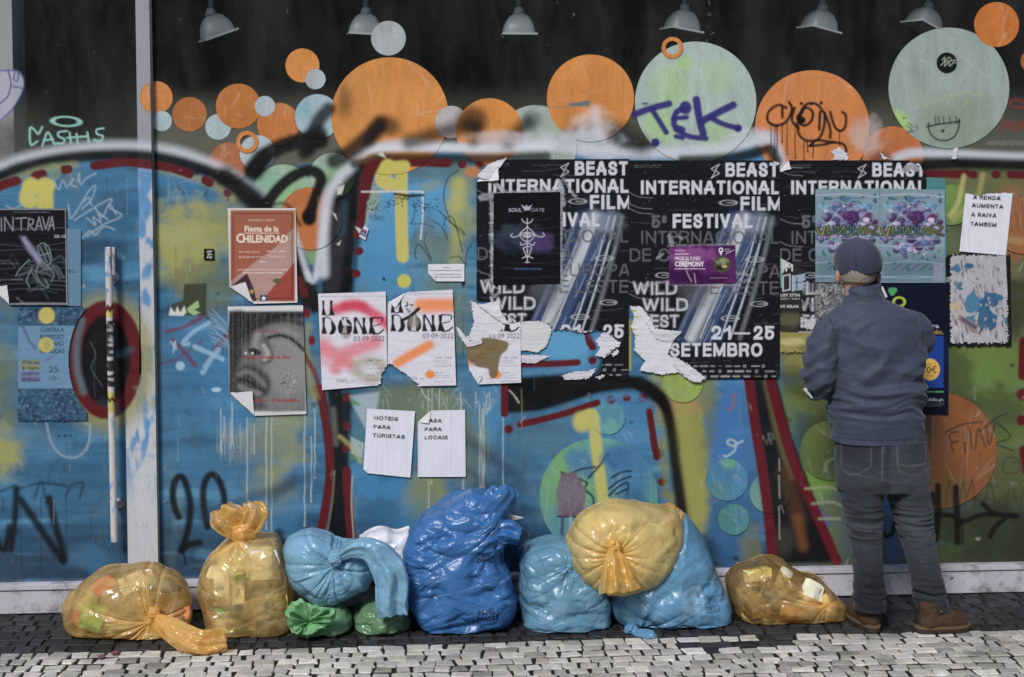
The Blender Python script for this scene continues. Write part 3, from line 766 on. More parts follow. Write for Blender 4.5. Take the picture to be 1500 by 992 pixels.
    for p in ([(1404, 632), (1392, 636), (1394, 648), (1404, 646), (1394, 650), (1396, 662)], [(1412, 630), (1414, 664)], [(1420, 626), (1424, 658)], [(1428, 660), (1434, 628), (1444, 656)], [(1446, 622), (1448, 652), (1458, 620)], [(1384, 634), (1410, 622), (1440, 618)], [(1462, 620), (1480, 640), (1460, 650), (1484, 660)], [(1436, 632), (1460, 612), (1476, 606)]):
        S(p, 2.2, gt, 1, .85)
    for p in ([(1386, 742), (1390, 704), (1396, 742)], [(1406, 740), (1410, 706), (1416, 728), (1424, 704), (1428, 742)], [(1440, 742), (1450, 708), (1458, 742)], [(1470, 742), (1482, 712), (1492, 742), (1500, 714)], [(1468, 690), (1474, 672), (1490, 672), (1492, 690), (1476, 694), (1468, 688)]):
        S(p, 1.6, gt, .9, .75)
    for p, w in (([(1374, 712), (1374, 760), (1371, 790)], 9), ([(1400, 714), (1402, 760), (1403, 794)], 9), ([(1372, 754), (1396, 756), (1412, 764), (1440, 754), (1490, 756)], 7), ([(1440, 738), (1456, 752), (1488, 756)], 7), ([(1472, 760), (1458, 772), (1450, 786)], 7), ([(1404, 770), (1412, 762)], 6), ([(1288, 764), (1296, 784), (1306, 782), (1312, 764)], 7), ([(1366, 724), (1367, 738)], 8)):
        S(p, w, BLK, 2.5, .95)
    G.drip(1410, 770, 796, 2, BLK)
    # violet tag and black tag on the dots, little face
    for p, w in (([(930, 168), (950, 160), (980, 152)], 10), ([(956, 162), (966, 178), (976, 194)], 8), ([(1003, 158), (990, 166), (988, 184), (1000, 190)], 9), ([(986, 174), (1006, 172)], 7), ([(990, 190), (1010, 200), (1034, 203)], 8), ([(1020, 146), (1024, 172), (1030, 196)], 11), ([(1028, 178), (1050, 166), (1074, 154)], 11), ([(1040, 172), (1060, 182), (1082, 188)], 8), ([(990, 200), (1000, 202)], 7)):
        S(p, w, VIO, 1.6, .97)
    G.ell(960, 209, 6.5, 6.5, VIO, 1.5); G.ell(1004, 158, 9, 10, VIO, 2, .97); G.ell(1081, 188, 6, 6, VIO, 1.5); G.ell(945, 152, 5, 2, (60, 110, 110), 1)
    for p in ([(1152, 158), (1140, 154), (1126, 164), (1125, 178), (1138, 184), (1152, 178), (1160, 160), (1156, 150)], [(1146, 156), (1146, 172)], [(1164, 158), (1160, 176), (1170, 188)], [(1176, 164), (1168, 172), (1176, 184), (1188, 178), (1190, 164), (1180, 158), (1172, 170)], [(1204, 160), (1194, 152), (1180, 154), (1170, 172), (1170, 196), (1182, 206), (1198, 204), (1206, 190), (1208, 168), (1202, 164), (1200, 190)],
              [(1208, 166), (1216, 188), (1216, 202)], [(1216, 164), (1222, 184), (1230, 192), (1238, 186), (1239, 170), (1234, 164)], [(1186, 214), (1196, 206), (1216, 208), (1236, 212), (1240, 226)], [(1186, 214), (1206, 212), (1222, 208)]):
        S(p, 4, BLK, 1, .95)
    G.dot(1174, 176, 6, BLK, 2)
    for x, y in ((1174, 152), (1188, 152), (1203, 151)): G.dot(x, y, 2.5, BLK)
    for x, a, b in ((1130, 180, 216), (1135, 182, 234), (1138, 182, 216), (1146, 180, 208), (1153, 176, 226), (1165, 180, 232), (1178, 204, 234), (1183, 206, 222), (1191, 206, 230), (1230, 190, 222), (1138, 184, 222)): G.drip(x, a, b, 1.6, BLK)
    for p in ([(1360, 180), (1362, 194), (1372, 204), (1386, 206), (1398, 200), (1404, 188), (1405, 175)], [(1358, 186), (1376, 182), (1406, 178)]): S(p, 2.4, BLK, .7, .9)
    for x in (1370, 1375, 1382, 1391, 1400): G.line([(x, 171), (x + 1, 181)], 1.7, BLK, .9)
    G.dot(1381, 192, 2.2, BLK)
    for p in ([(1326, 184), (1336, 190), (1328, 194), (1340, 192)], [(1330, 180), (1338, 186)], [(1342, 184), (1344, 192)], [(1322, 174), (1328, 172)]): S(p, 1.4, BLK, .6, .8)
    lg = (160, 196, 96)
    for p in ([(1340, 150), (1350, 138), (1356, 156), (1366, 142), (1370, 160)], [(1378, 146), (1400, 138), (1420, 134)], [(1392, 138), (1404, 160)], [(1410, 156), (1424, 140), (1440, 138)]): S(p, 2.6, lg, 1.5, .35)
    for p in ([(1480, 150), (1490, 146), (1504, 152), (1496, 158), (1482, 156)], [(1466, 190), (1480, 180), (1500, 186)], [(1470, 176), (1488, 192), (1500, 176)]): S(p, 5, (130, 60, 44), 2, .6)
    for x in range(1446, 1500, 5): S([(x, 212 + (x % 3)), (x + 2, 206), (x + 4, 212)], 1, (160, 160, 160), .6, .5)
    # pale scratches and specks everywhere
    for k in range(320):
        x, y = random.uniform(-60, 1560), 840 - 800 * random.random() ** .6
        G.dot(x, y, random.uniform(.4, 1.0), (180, 184, 180), .5, random.uniform(.2, .6) * (.4 if y < 200 else 1))
    for k in range(110):
        x, y = random.uniform(-60, 1560), random.uniform(280, 840); a = random.uniform(-1.2, 1.2); L = random.uniform(3, 14)
        G.line([(x, y), (x + L * math.sin(a), y + L * math.cos(a))], .8, random.choice([(190, 196, 200), (20, 24, 28), (24, 30, 36)]), .6)
    for k in range(90):
        x, y = random.uniform(0, 1500), random.uniform(250, 760); G.drip(x, y, y + random.uniform(10, 70), random.uniform(.7, 1.5), random.choice([(150, 160, 160), (34, 44, 54), (60, 100, 130), (150, 146, 90), (96, 30, 36)]), random.uniform(.25, .6))
    for k in range(70):
        x, y = random.uniform(0, 1500), random.uniform(250, 830); r_ = random.uniform(1.5, 6)
        G.poly([(x + r_ * random.uniform(.4, 1.3) * math.cos(a), y + .7 * r_ * random.uniform(.4, 1.3) * math.sin(a)) for a in np.linspace(0, 2 * PI, 9)[:-1]], random.choice([(34, 38, 38), (60, 62, 56), (150, 150, 142), (26, 30, 32)]), .6, random.uniform(.3, .75))
    for k in range(60):
        x, y = random.uniform(0, 1500), random.uniform(260, 800)
        for j in range(random.randint(2, 6)): G.line([(x + j * 1.6, y + random.uniform(-3, 3)), (x + j * 1.6 + random.uniform(-6, 10), y + random.uniform(4, 16))], .7, (176, 184, 184), random.uniform(.15, .45))
    # cleaned dark patch with torn scraps
    W = G.win(270, 415, 304, 463)
    G.poly([(270, 416), (303, 415), (302, 462), (244, 462), (252, 446), (268, 440)], (62, 66, 50), 1.2, .95)
    G.poly([(247, 462), (250, 450), (256, 458), (260, 449), (264, 458), (270, 448), (273, 458), (268, 463)], (206, 210, 210), .7, .95); G.poly([(274, 452), (290, 440), (292, 450), (284, 454), (294, 458), (284, 462), (276, 458)], (156, 190, 132), .7, .95)
    # torn bits of the old bills
    for q in ([(494, 276), (505, 270), (501, 284), (494, 286)], [(497, 262), (502, 268), (496, 267)], [(467, 300), (492, 314), (494, 324), (486, 310)], [(553, 226), (560, 222), (566, 232), (558, 229)], [(493, 358), (500, 352), (497, 360)], [(520, 332), (530, 336), (526, 342)]):
        G.poly(q, (200, 202, 196), .6, .95)
    G.poly([(560, 410), (562, 405), (566, 412)], BLK, .8); G.poly([(678, 412), (682, 414), (679, 422), (676, 416)], BLK, .8)
    S([(613, 560), (622, 580), (630, 586)], 2, (200, 204, 200), .8, .6); S([(746, 572), (752, 578), (760, 590), (756, 582)], 2.4, (170, 172, 168), .8, .8)
    S([(786, 156), (830, 157), (866, 148)], 1.2, (90, 124, 130), .6, .8); G.poly([(830, 152), (864, 147), (864, 156), (840, 156)], (88, 112, 118), .7, .9)
    for k in range(24):
        x = random.choice([random.gauss(1040, 18), random.gauss(760, 60), random.gauss(350, 80)]); y = abs(random.gauss(0, 34))
        G.dot(x, y, random.uniform(.4, .9), (170, 172, 170), .4, .6)
paint_background()
paint_foreground()

def wall_paint(px, py, over_rgb=None):
    """paint seen at wall coordinates; over a solid colour if one is given"""
    f = FGC.sample(px, py)
    if over_rgb is not None:
        return f[..., :3] + over_rgb * (1 - f[..., 3:4])
    b = BGC.sample(px, py)
    rgb = f[..., :3] + b[..., :3] * (1 - f[..., 3:4]); a = f[..., 3] + b[..., 3] * (1 - f[..., 3])
    return rgb / np.maximum(a, 1e-3)[..., None], a
# ------------------------------------------------------------------ materials of the wall
def print_mat(name, rough=0.5, back=(0.62, 0.62, 0.64), var=0.1, sheen=0.35, bump=0.15, bscale=60):
    """printed or painted surface: colour in the mesh, fine procedural wear on top, plain reverse side"""
    m, n, out = new_mat(name)
    at = nd(n, 'ShaderNodeAttribute', attribute_name='Col')
    tc = nd(n, 'ShaderNodeTexCoord')
    no = nd(n, 'ShaderNodeTexNoise', {'Vector': tc.outputs['Object'], 'Scale': 90.0, 'Detail': 6.0, 'Roughness': 0.7})
    mr = nd(n, 'ShaderNodeMapRange', {'Value': no.outputs['Fac'], 'From Min': 0.3, 'From Max': 0.7, 'To Min': 1 - var, 'To Max': 1 + var})
    mu = nd(n, 'ShaderNodeVectorMath', operation='SCALE')
    n.links.new(at.outputs['Color'], mu.inputs[0]); n.links.new(mr.outputs[0], mu.inputs['Scale'])
    colr = mu.outputs[0]
    if back is not None:
        ge = nd(n, 'ShaderNodeNewGeometry')
        mx = nd(n, 'ShaderNodeMix', data_type='RGBA')
        n.links.new(ge.outputs['Backfacing'], mx.inputs[0]); n.links.new(colr, mx.inputs[6]); mx.inputs[7].default_value = (*back, 1)
        colr = mx.outputs[2]
    p = nd(n, 'ShaderNodeBsdfPrincipled', {'Base Color': colr, 'Roughness': rough, 'Specular IOR Level': sheen})
    n2 = nd(n, 'ShaderNodeTexNoise', {'Vector': tc.outputs['Object'], 'Scale': float(bscale), 'Detail': 4.0})
    bp = nd(n, 'ShaderNodeBump', {'Height': n2.outputs['Fac'], 'Strength': bump, 'Distance': 0.004})
    n.links.new(bp.outputs[0], p.inputs['Normal'])
    n.links.new(p.outputs[0], out.inputs[0])
    return m

def glass_paint_mat():
    m, n, out = new_mat('painted_glass')
    at = nd(n, 'ShaderNodeAttribute', attribute_name='Col')
    tc = nd(n, 'ShaderNodeTexCoord')
    no = nd(n, 'ShaderNodeTexNoise', {'Vector': tc.outputs['Object'], 'Scale': 110.0, 'Detail': 6.0, 'Roughness': 0.75})
    mr = nd(n, 'ShaderNodeMapRange', {'Value': no.outputs['Fac'], 'From Min': 0.3, 'From Max': 0.7, 'To Min': 0.8, 'To Max': 1.2})
    mu = nd(n, 'ShaderNodeVectorMath', operation='SCALE')
    n.links.new(at.outputs['Color'], mu.inputs[0]); n.links.new(mr.outputs[0], mu.inputs['Scale'])
    n2 = nd(n, 'ShaderNodeTexNoise', {'Vector': tc.outputs['Object'], 'Scale': 5.0, 'Detail': 7.0, 'Roughness': 0.7})
    r2 = nd(n, 'ShaderNodeMapRange', {'Value': n2.outputs['Fac'], 'From Min': 0.35, 'From Max': 0.7, 'To Min': 0.28, 'To Max': 0.6})
    p = nd(n, 'ShaderNodeBsdfPrincipled', {'Base Color': mu.outputs[0], 'Roughness': r2.outputs[0], 'Specular IOR Level': 0.3})
    # dusty bare glass
    tr = nd(n, 'ShaderNodeBsdfTransparent', {'Color': (0.82, 0.85, 0.85, 1)})
    gl = nd(n, 'ShaderNodeBsdfGlossy', {'Roughness': 0.06})
    fr = nd(n, 'ShaderNodeFresnel', {'IOR': 1.5})
    g = nd(n, 'ShaderNodeMixShader', {0: fr.outputs[0], 1: tr.outputs[0], 2: gl.outputs[0]})
    du = nd(n, 'ShaderNodeBsdfDiffuse', {'Color': (0.42, 0.43, 0.42, 1)})
    mp = nd(n, 'ShaderNodeMapping', {'Vector': tc.outputs['Object'], 'Scale': (1.0, 1.0, 0.35)})
    n3 = nd(n, 'ShaderNodeTexNoise', {'Vector': mp.outputs[0], 'Scale': 3.2, 'Detail': 9.0, 'Roughness': 0.72})
    r3 = nd(n, 'ShaderNodeMapRange', {'Value': n3.outputs['Fac'], 'From Min': 0.42, 'From Max': 0.75, 'To Min': 0.016, 'To Max': 0.085})
    g2 = nd(n, 'ShaderNodeMixShader', {0: r3.outputs[0], 1: g.outputs[0], 2: du.outputs[0]})
    fin = nd(n, 'ShaderNodeMixShader', {0: at.outputs['Alpha'], 1: g2.outputs[0], 2: p.outputs[0]})
    n.links.new(fin.outputs[0], out.inputs[0])
    return m

M_GLASS = glass_paint_mat()
M_VINYL = print_mat('vinyl_sticker', 0.35, (0.5, 0.5, 0.5), 0.08, 0.4, 0.05)
M_PAPER = print_mat('printed_paper', 0.6, (0.66, 0.66, 0.68), 0.05, 0.2, 0.22, 45)
M_GLOSSP = print_mat('printed_gloss_paper', 0.42, (0.66, 0.66, 0.68), 0.08, 0.22, 0.22, 45)
M_METALP = print_mat('painted_metal', 0.42, None, 0.12, 0.45, 0.06)
M_ALU = noisy_mat('grey_aluminium', (0.42, 0.42, 0.45), 0.12, 9, 0.45, 0.5, 0.05, dirt=(0.12, 0.12, 0.12), dscale=14)
M_SILL = noisy_mat('white_painted_sill', (0.47, 0.46, 0.52), 0.12, 6, 0.5, 0.4, 0.08, dirt=(0.16, 0.15, 0.15), dscale=9)
M_PLINTH = noisy_mat('black_plinth', (0.03, 0.029, 0.026), 0.5, 40, 0.85, 0.2, 0.6)
M_WALL = noisy_mat('facade_render', (0.3, 0.29, 0.27), 0.15, 4, 0.85, 0.2, 0.2, dirt=(0.16, 0.15, 0.14))
M_ROOM = noisy_mat('dark_room', (0.05, 0.05, 0.05), 0.25, 2, 0.8, 0.2)
M_ROOMB = noisy_mat('room_back', (0.035, 0.035, 0.036), 0.3, 1.2, 0.7, 0.2)

# ------------------------------------------------------------------ ground
def ground():
    b = MB(); b.box(-400, 400, -400, 400, -0.30, -0.035)
    g = b.build('ground', noisy_mat('asphalt', (0.05, 0.05, 0.05), 0.3, 30, 0.9, 0.2, 0.4)); tag(g, kind='structure')
    b = MB(); b.box(-9, 9, -2.6, 0.06, -0.034, -0.0065)
    g = b.build('pavement_bed', noisy_mat('sand_joint', (0.022, 0.020, 0.018), 0.5, 60, 0.95, 0.1, 0.5)); tag(g, kind='structure')
    m, n, out = new_mat('limestone_cobble')
    at = nd(n, 'ShaderNodeAttribute', attribute_name='Col')
    tc = nd(n, 'ShaderNodeTexCoord')
    no = nd(n, 'ShaderNodeTexNoise', {'Vector': tc.outputs['Object'], 'Scale': 26.0, 'Detail': 7.0, 'Roughness': 0.7})
    mr = nd(n, 'ShaderNodeMapRange', {'Value': no.outputs['Fac'], 'From Min': 0.3, 'From Max': 0.7, 'To Min': 0.72, 'To Max': 1.14})
    n4 = nd(n, 'ShaderNodeTexNoise', {'Vector': tc.outputs['Object'], 'Scale': 3.1, 'Detail': 8.0, 'Roughness': 0.7})
    m4 = nd(n, 'ShaderNodeMapRange', {'Value': n4.outputs['Fac'], 'From Min': 0.38, 'From Max': 0.6, 'To Min': 0.68, 'To Max': 1.06})
    pr = nd(n, 'ShaderNodeMath', {0: mr.outputs[0], 1: m4.outputs[0]}, operation='MULTIPLY')
    mu = nd(n, 'ShaderNodeVectorMath', operation='SCALE')
    n.links.new(at.outputs['Color'], mu.inputs[0]); n.links.new(pr.outputs[0], mu.inputs['Scale'])
    p = nd(n, 'ShaderNodeBsdfPrincipled', {'Base Color': mu.outputs[0], 'Roughness': 0.62, 'Specular IOR Level': 0.35})
    n2 = nd(n, 'ShaderNodeTexNoise', {'Vector': tc.outputs['Object'], 'Scale': 70.0, 'Detail': 6.0})
    bp = nd(n, 'ShaderNodeBump', {'Height': n2.outputs['Fac'], 'Strength': 0.45, 'Distance': 0.006})
    n.links.new(bp.outputs[0], p.inputs['Normal']); n.links.new(p.outputs[0], out.inputs[0])
    MB_ = at_z(1000, 938)[1], at_z(1000, 953)[1], at_z(985, 945)[0], at_z(1165, 945)[0]
    for dark in (True, False):
        y0, y1 = (BORDER, 0.03) if dark else (-2.55, BORDER)
        V, Q, C = [], [], []
        y = y1; row = 0
        while y > y0 + 0.02:
            d = random.uniform(0.062, 0.078) if not dark else random.uniform(0.06, 0.085)
            yb = max(y - d, y0)
            x = -4.6 + random.uniform(0, .06)
            xs = [x]
            while x < 4.6:
                x += random.uniform(0.055, 0.105); xs.append(x)
            for xa, xb in zip(xs, xs[1:]):
                wob = 0.010 * math.sin(xa * 2.1 + row) + 0.008 * math.sin(xa * 0.9)
                g_ = random.uniform(0.0030, 0.0068)
                j = lambda: random.uniform(-.0085, .0085)
                c4 = [(xa + g_ + j(), yb + g_ + j() + wob), (xb - g_ + j(), yb + g_ + j() + wob), (xb - g_ + j(), y - g_ + j() + wob), (xa + g_ + j(), y - g_ + j() + wob)]
                if random.random() < .5:
                    k = random.randrange(4); a_, b_ = c4[k], c4[(k + 1) % 4]
                    c4.insert(k + 1, ((a_[0] + b_[0]) / 2 + j(), (a_[1] + b_[1]) / 2 + j()))
                mx_, my_ = sum(p_[0] for p_ in c4) / len(c4), sum(p_[1] for p_ in c4) / len(c4)
                h = random.uniform(-.0018, .0018); tx, ty = random.uniform(-.025, .025), random.uniform(-.03, .03)
                base = len(V)
                nn = len(c4)
                for sc_, hz in ((1.0, -0.016), (1.0, h - 0.0035), (0.90, h)):
                    for q in c4:
                        xx, yy = mx_ + (q[0] - mx_) * sc_, my_ + (q[1] - my_) * sc_
                        V.append((xx, yy, hz + (tx * (xx - mx_) + ty * (yy - my_) if hz > -0.01 else 0)))
                inlay = (not dark) and ((MB_[1] < my_ < MB_[0] - 0.05 and MB_[2] < mx_ < MB_[3]) or (MB_[3] - 0.10 < mx_ < MB_[3] and my_ > MB_[1]))
                t = random.gauss(0, 1)
                if dark or inlay: cc = np.array([0.030, 0.031, 0.035]) * (1 + 0.3 * np.clip(t, -1.5, 2))
                else: cc = np.array([0.53, 0.515, 0.48]) * (1 + 0.22 * np.clip(t, -2, 1.5)) * np.array([1, 1 + random.uniform(-.03, .02), 1 + random.uniform(-.07, .05)])
                C += [cc] * (3 * nn)
                for lv in (0, 1):
                    for k in range(nn):
                        Q.append([base + lv * nn + k, base + lv * nn + (k + 1) % nn, base + (lv + 1) * nn + (k + 1) % nn, base + (lv + 1) * nn + k])
                t0 = base + 2 * nn
                Q.append([t0, t0 + 1, t0 + 2, t0 + 3])
                if nn == 5: Q.append([t0, t0 + 3, t0 + 4, t0 + 4])
            y = yb; row += 1
        Qa = np.array(Q); tri = Qa[Qa[:, 2] == Qa[:, 3]][:, :3]; qd = Qa[Qa[:, 2] != Qa[:, 3]]
        o = npmesh('black_stone_border' if dark else 'pavement', V, qd, tri, C, m, smooth=False)
        tag(o, kind='structure')
BORDER = float(at_z(750, 940)[1])
ground()

# ------------------------------------------------------------------ shop front
ZT = at_y(750, -140)[2]          # top of the panes
Z1 = float(at_y(750, 838)[2])    # top of the sill
Z0 = float(at_y(750, 880)[2])    # underside of the sill
XL, XR = -4.4, 4.6
front = empty('shop_window', (0, 0, 0), 'large graffiti-covered shop window with white sill under a dark bare upper glass', 'shop window')
door = empty('glass_door', (float(at_y(100, 850)[0]), 0, 0), 'graffiti-covered glass door with long white pull bar, left of the metal post', 'door')

def pane(xa_px, xb_px, parent):
    def axis(lo, hi, f0, f1, fine, coarse):
        a = [lo]
        while a[-1] < hi:
            a.append(a[-1] + (fine if f0 <= a[-1] < f1 else coarse))
        a[-1] = hi
        return np.array(a)
    xs = axis(xa_px, xb_px, max(xa_px, -12), min(xb_px, 1512), 1.25, 7.0)
    ys = np.concatenate([axis(-140, 130, 20, 130, 2.2, 6), axis(131.2, 858, 130, 860, 1.25, 3)])
    X, Y = np.meshgrid(xs, ys)
    P = at_y(X, Y, 0.0); P[..., 1] = 0.0
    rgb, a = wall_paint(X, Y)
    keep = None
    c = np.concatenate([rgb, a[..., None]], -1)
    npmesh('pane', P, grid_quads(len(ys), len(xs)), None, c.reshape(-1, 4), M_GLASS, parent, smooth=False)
pane(-200, 204, door)
pane(210, 1700, front)

def slab_px(name, quad, y0, y1, parent, mat, fine=2.0, base=None, paint=True, mask=None):
    """metal profile standing proud of the glass (front face at y0, back at y1), with the spray that crosses it"""
    (ax, ay), (bx, by), (cx, cy), (dx, dy) = quad
    n = max(2, int((dy - ay) / fine)); m_ = max(3, int(abs(bx - ax) / fine) + 1)
    t = np.linspace(0, 1, n)[:, None]; s_ = np.linspace(0, 1, m_)[None, :]
    X = (ax*(1-s_)+bx*s_)*(1-t) + (dx*(1-s_)+cx*s_)*t; Y = (ay*(1-s_)+by*s_)*(1-t) + (dy*(1-s_)+cy*s_)*t
    P = at_y(X, Y, y0)
    wx, wy = to_px(np.stack([P[..., 0], np.zeros_like(X), P[..., 2]], -1))
    b = np.broadcast_to(alb(base), X.shape + (3,)).copy()
    if mask is not None: b = mask(X, Y, b)
    c = wall_paint(wx, wy, b) if paint else b
    L = P[:, :1].copy(); L[..., 1] = y1; R = P[:, -1:].copy(); R[..., 1] = y1
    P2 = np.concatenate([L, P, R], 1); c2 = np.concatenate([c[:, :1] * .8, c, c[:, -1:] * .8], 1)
    V = P2.reshape(-1, 3); W = m_ + 2
    q = grid_quads(n, W)
    return npmesh(name, V, q, None, c2.reshape(-1, 3), mat, parent, smooth=False)

def mull_paint(X, Y, b):
    w = sstep(238, 252, Y + 6 * noise3(X * .1, Y * .05, 3))
    k = fbm(X * .05, Y * .022, 5.0, 3)
    blue = np.clip(sstep(-0.05, 0.2, k) * (1 - sstep(640, 760, Y)), 0, 1)[..., None]
    c = b * (1 - w[..., None]) + alb((186, 190, 198)) * w[..., None]
    c = c * (1 - blue * w[..., None] * .9) + alb((66, 138, 192)) * blue * w[..., None] * .9
    yl = (sstep(0.25, 0.4, fbm(X * .06, Y * .02, 15.0, 3)) * sstep(420, 470, Y) * (1 - sstep(600, 660, Y)))[..., None]
    c = c * (1 - .8 * yl) + alb((180, 172, 96)) * .8 * yl
    g = sstep(.25, .5, fbm(X * .2, Y * .05, 9.0, 4))[..., None] * .5
    return c * (1 - g) + alb((92, 92, 98)) * g
slab_px('mullion', [(196, -140), (216, -140), (232, 856), (212, 856)], -0.045, 0.004, front, M_METALP, 1.6, (150, 150, 158), True, mull_paint)
slab_px('mullion_edge', [(216.4, -140), (219, -140), (234.5, 856), (232.4, 856)], -0.02, 0.004, front, M_METALP, 2.0, (170, 164, 140), False)
slab_px('door_stile', [(183, 548), (207.6, 548), (211.6, 856), (188, 856)], -0.022, 0.004, door, M_METALP, 1.6, (140, 152, 172), True, mull_paint)
def handle():
    n = 260
    y = np.linspace(362, 794, n); x = np.interp(y, [362, 794], [158.5, 167.5])
    c = at_y(x, y, -0.075)
    seg = 18; th = np.linspace(0, 2 * PI, seg, endpoint=False)
    R = 0.0158
    V = c[:, None, :] + R * np.stack([np.cos(th), np.sin(th), 0 * th], -1)[None]
    wx = x[:, None] + 5 * np.cos(th)[None]; wy = np.broadcast_to(y[:, None], wx.shape)
    b = np.broadcast_to(alb((196, 192, 188)), wx.shape + (3,)).copy()
    k = fbm(wx * .12, wy * .05, 23.0, 3)
    up = (sstep(.0, .15, k) * (1 - sstep(420, 450, wy)))[..., None]
    b = b * (1 - up) + alb((66, 138, 192)) * up
    md = ((wy > 470) & (wy < 566))
    bl = np.where(md, sstep(-.35, .05, noise3(wx * .05, wy * .14, 3.0)), 0)[..., None]
    b = b * (1 - bl * .96) + alb(BLK) * bl * .96
    for a_, c_, cc in ((447, 456, DRED), (456, 464, YEL), (582, 588, DRED), (588, 604, (188, 180, 96)), (574, 582, YEL)):
        w = (sstep(a_ - 1, a_ + 1, wy + 2 * np.sin(wx)) * (1 - sstep(c_ - 1, c_ + 1, wy + 2 * np.sin(wx))))[..., None]
        b = b * (1 - w) + alb(cc) * w
    l2 = (sstep(.12, .25, noise3(wx * .08, wy * .04, 33.0)) * sstep(604, 620, wy))[..., None] * .8
    b = b * (1 - l2) + alb((110, 160, 206)) * l2
    g = sstep(.2, .5, fbm(wx * .2, wy * .12, 43.0, 3))[..., None] * .6
    b = b * (1 - g) + alb((120, 112, 104)) * g
    V = np.concatenate([V.reshape(-1, 3), c[:1], c[-1:]]); C = np.concatenate([b.reshape(-1, 3), b[:1, 0], b[-1:, 0]])
    q = grid_quads(n, seg, True)
    tr = [[n * seg, (k + 1) % seg, k] for k in range(seg)] + [[n * seg + 1, (n - 1) * seg + k, (n - 1) * seg + (k + 1) % seg] for k in range(seg)]
    h = npmesh('handle', V, q, tr, C, M_METALP, door)
    for yy in (408, 742):
        p = at_y(np.interp(yy, [362, 794], [158.5, 167.5]), yy, -0.07)
        MB().tube([(p[0], p[1], p[2]), (p[0] + .012, -0.004, p[2])], 0.013, 14).build('bracket', M_ALU, h, smooth=True)
        MB().tube([(p[0] + .012, -0.010, p[2]), (p[0] + .012, -0.002, p[2])], 0.024, 20).build('rosette', M_ALU, h, smooth=True)
    p0, p1 = at_y(164, 362, 0), at_y(170, 416, 0)
    MB().box(p0[0], p1[0], -0.012, -0.002, p1[2], p0[2]).build('lock_plate', M_ALU, door, bevel=.002)
handle()
# sill with a lip, plinth under it
x_ = [XL, float(at_y(186, 850)[0]), float(at_y(850, 850)[0]), float(at_y(1152, 850)[0]), XR]
zz = Z1 - 0.028
MB().box(XL, XR, -0.050, 0.05, zz, Z1).build('sill_lip', M_SILL, front, bevel=.004)
for a, b in zip(x_, x_[1:]):
    MB().box(a + .0012, b - .0012, -0.040, 0.05, Z0, zz - .003).build('sill_panel', M_SILL, front, bevel=.002)
MB().box(XL, XR, 0.03, 0.08, -0.03, Z0 - .001).build('plinth', M_PLINTH, front)
# wall of the building around the shop window
shop = empty('shop_building', (0, 0.3, 0), 'rendered street facade that frames the painted shop window', 'building')
MB().box(XL - 3, XR + 3, -0.02, 0.30, ZT, ZT + 3.5).build('wall', M_WALL, shop)
MB().box(XL - 3, XL, -0.02, 0.30, -0.03, ZT - .002).build('wall', M_WALL, shop)
MB().box(XR, XR + 3, -0.02, 0.30, -0.03, ZT - .002).build('wall', M_WALL, shop)
far = empty('building', (0, -16, 0), 'pale house front across the street, mirrored faintly in the dark upper glass', 'building')
M_FAR = noisy_mat('far_render', (.20, .19, .18), .2, .6, .85, .2); M_FARW = noisy_mat('far_window', (.03, .033, .036), .3, 2, .3, .5)
MB().box(-26, 26, -20, -16, -.03, 8.0).build('wall', M_FAR, far)
for fz in (0.3, 4.6):
    for fx in range(-24, 25, 4):
        MB().box(fx - .7, fx + .7, -15.996, -15.97, fz, fz + 2.5).build('window', M_FARW, far)
        if fz > 1: MB().box(fx - .95, fx + .95, -15.97, -15.3, fz - .2, fz - .05).build('balcony', M_FAR, far)
def room(name, *b, mat=M_ROOM):
    o = MB().box(*b).build(name, mat); tag(o, kind='structure'); return o
room('room_floor', XL, XR, 0.10, 4.2, -0.03, 0.0)
room('room_ceiling', XL, XR, 0.32, 4.2, ZT + .15, ZT + .25)
room('room_back_wall', XL, XR, 4.2, 4.3, -0.03, ZT + .3, mat=M_ROOMB)
room('room_side_wall', XL - .1, XL - .001, 0.32, 4.2, -0.03, ZT + .3)
room('room_side_wall', XR + .001, XR + .1, 0.32, 4.2, -0.03, ZT + .3)
p0, p1 = at_y(-60, 0, .25), at_y(17, 0, .25)
o = MB().box(p0[0], p1[0], .25, .5, 0.0, ZT + .14).build('interior_pillar', noisy_mat('pillar_paint', (0.5, 0.5, 0.5), .1, 3, .7, .2, dirt=(0.2, .2, .2))); tag(o, kind='structure')
# dim beam and boards seen deep in the room
b = MB(); za, zb = at_y(750, 62, 2.2)[2], at_y(750, 45, 2.2)[2]
b.box(XL, XR, 2.2, 2.5, za, zb + .02)
tag(b.build('room_beam', noisy_mat('beam', (0.05, .05, .05), .2, 2, .8)), kind='structure')

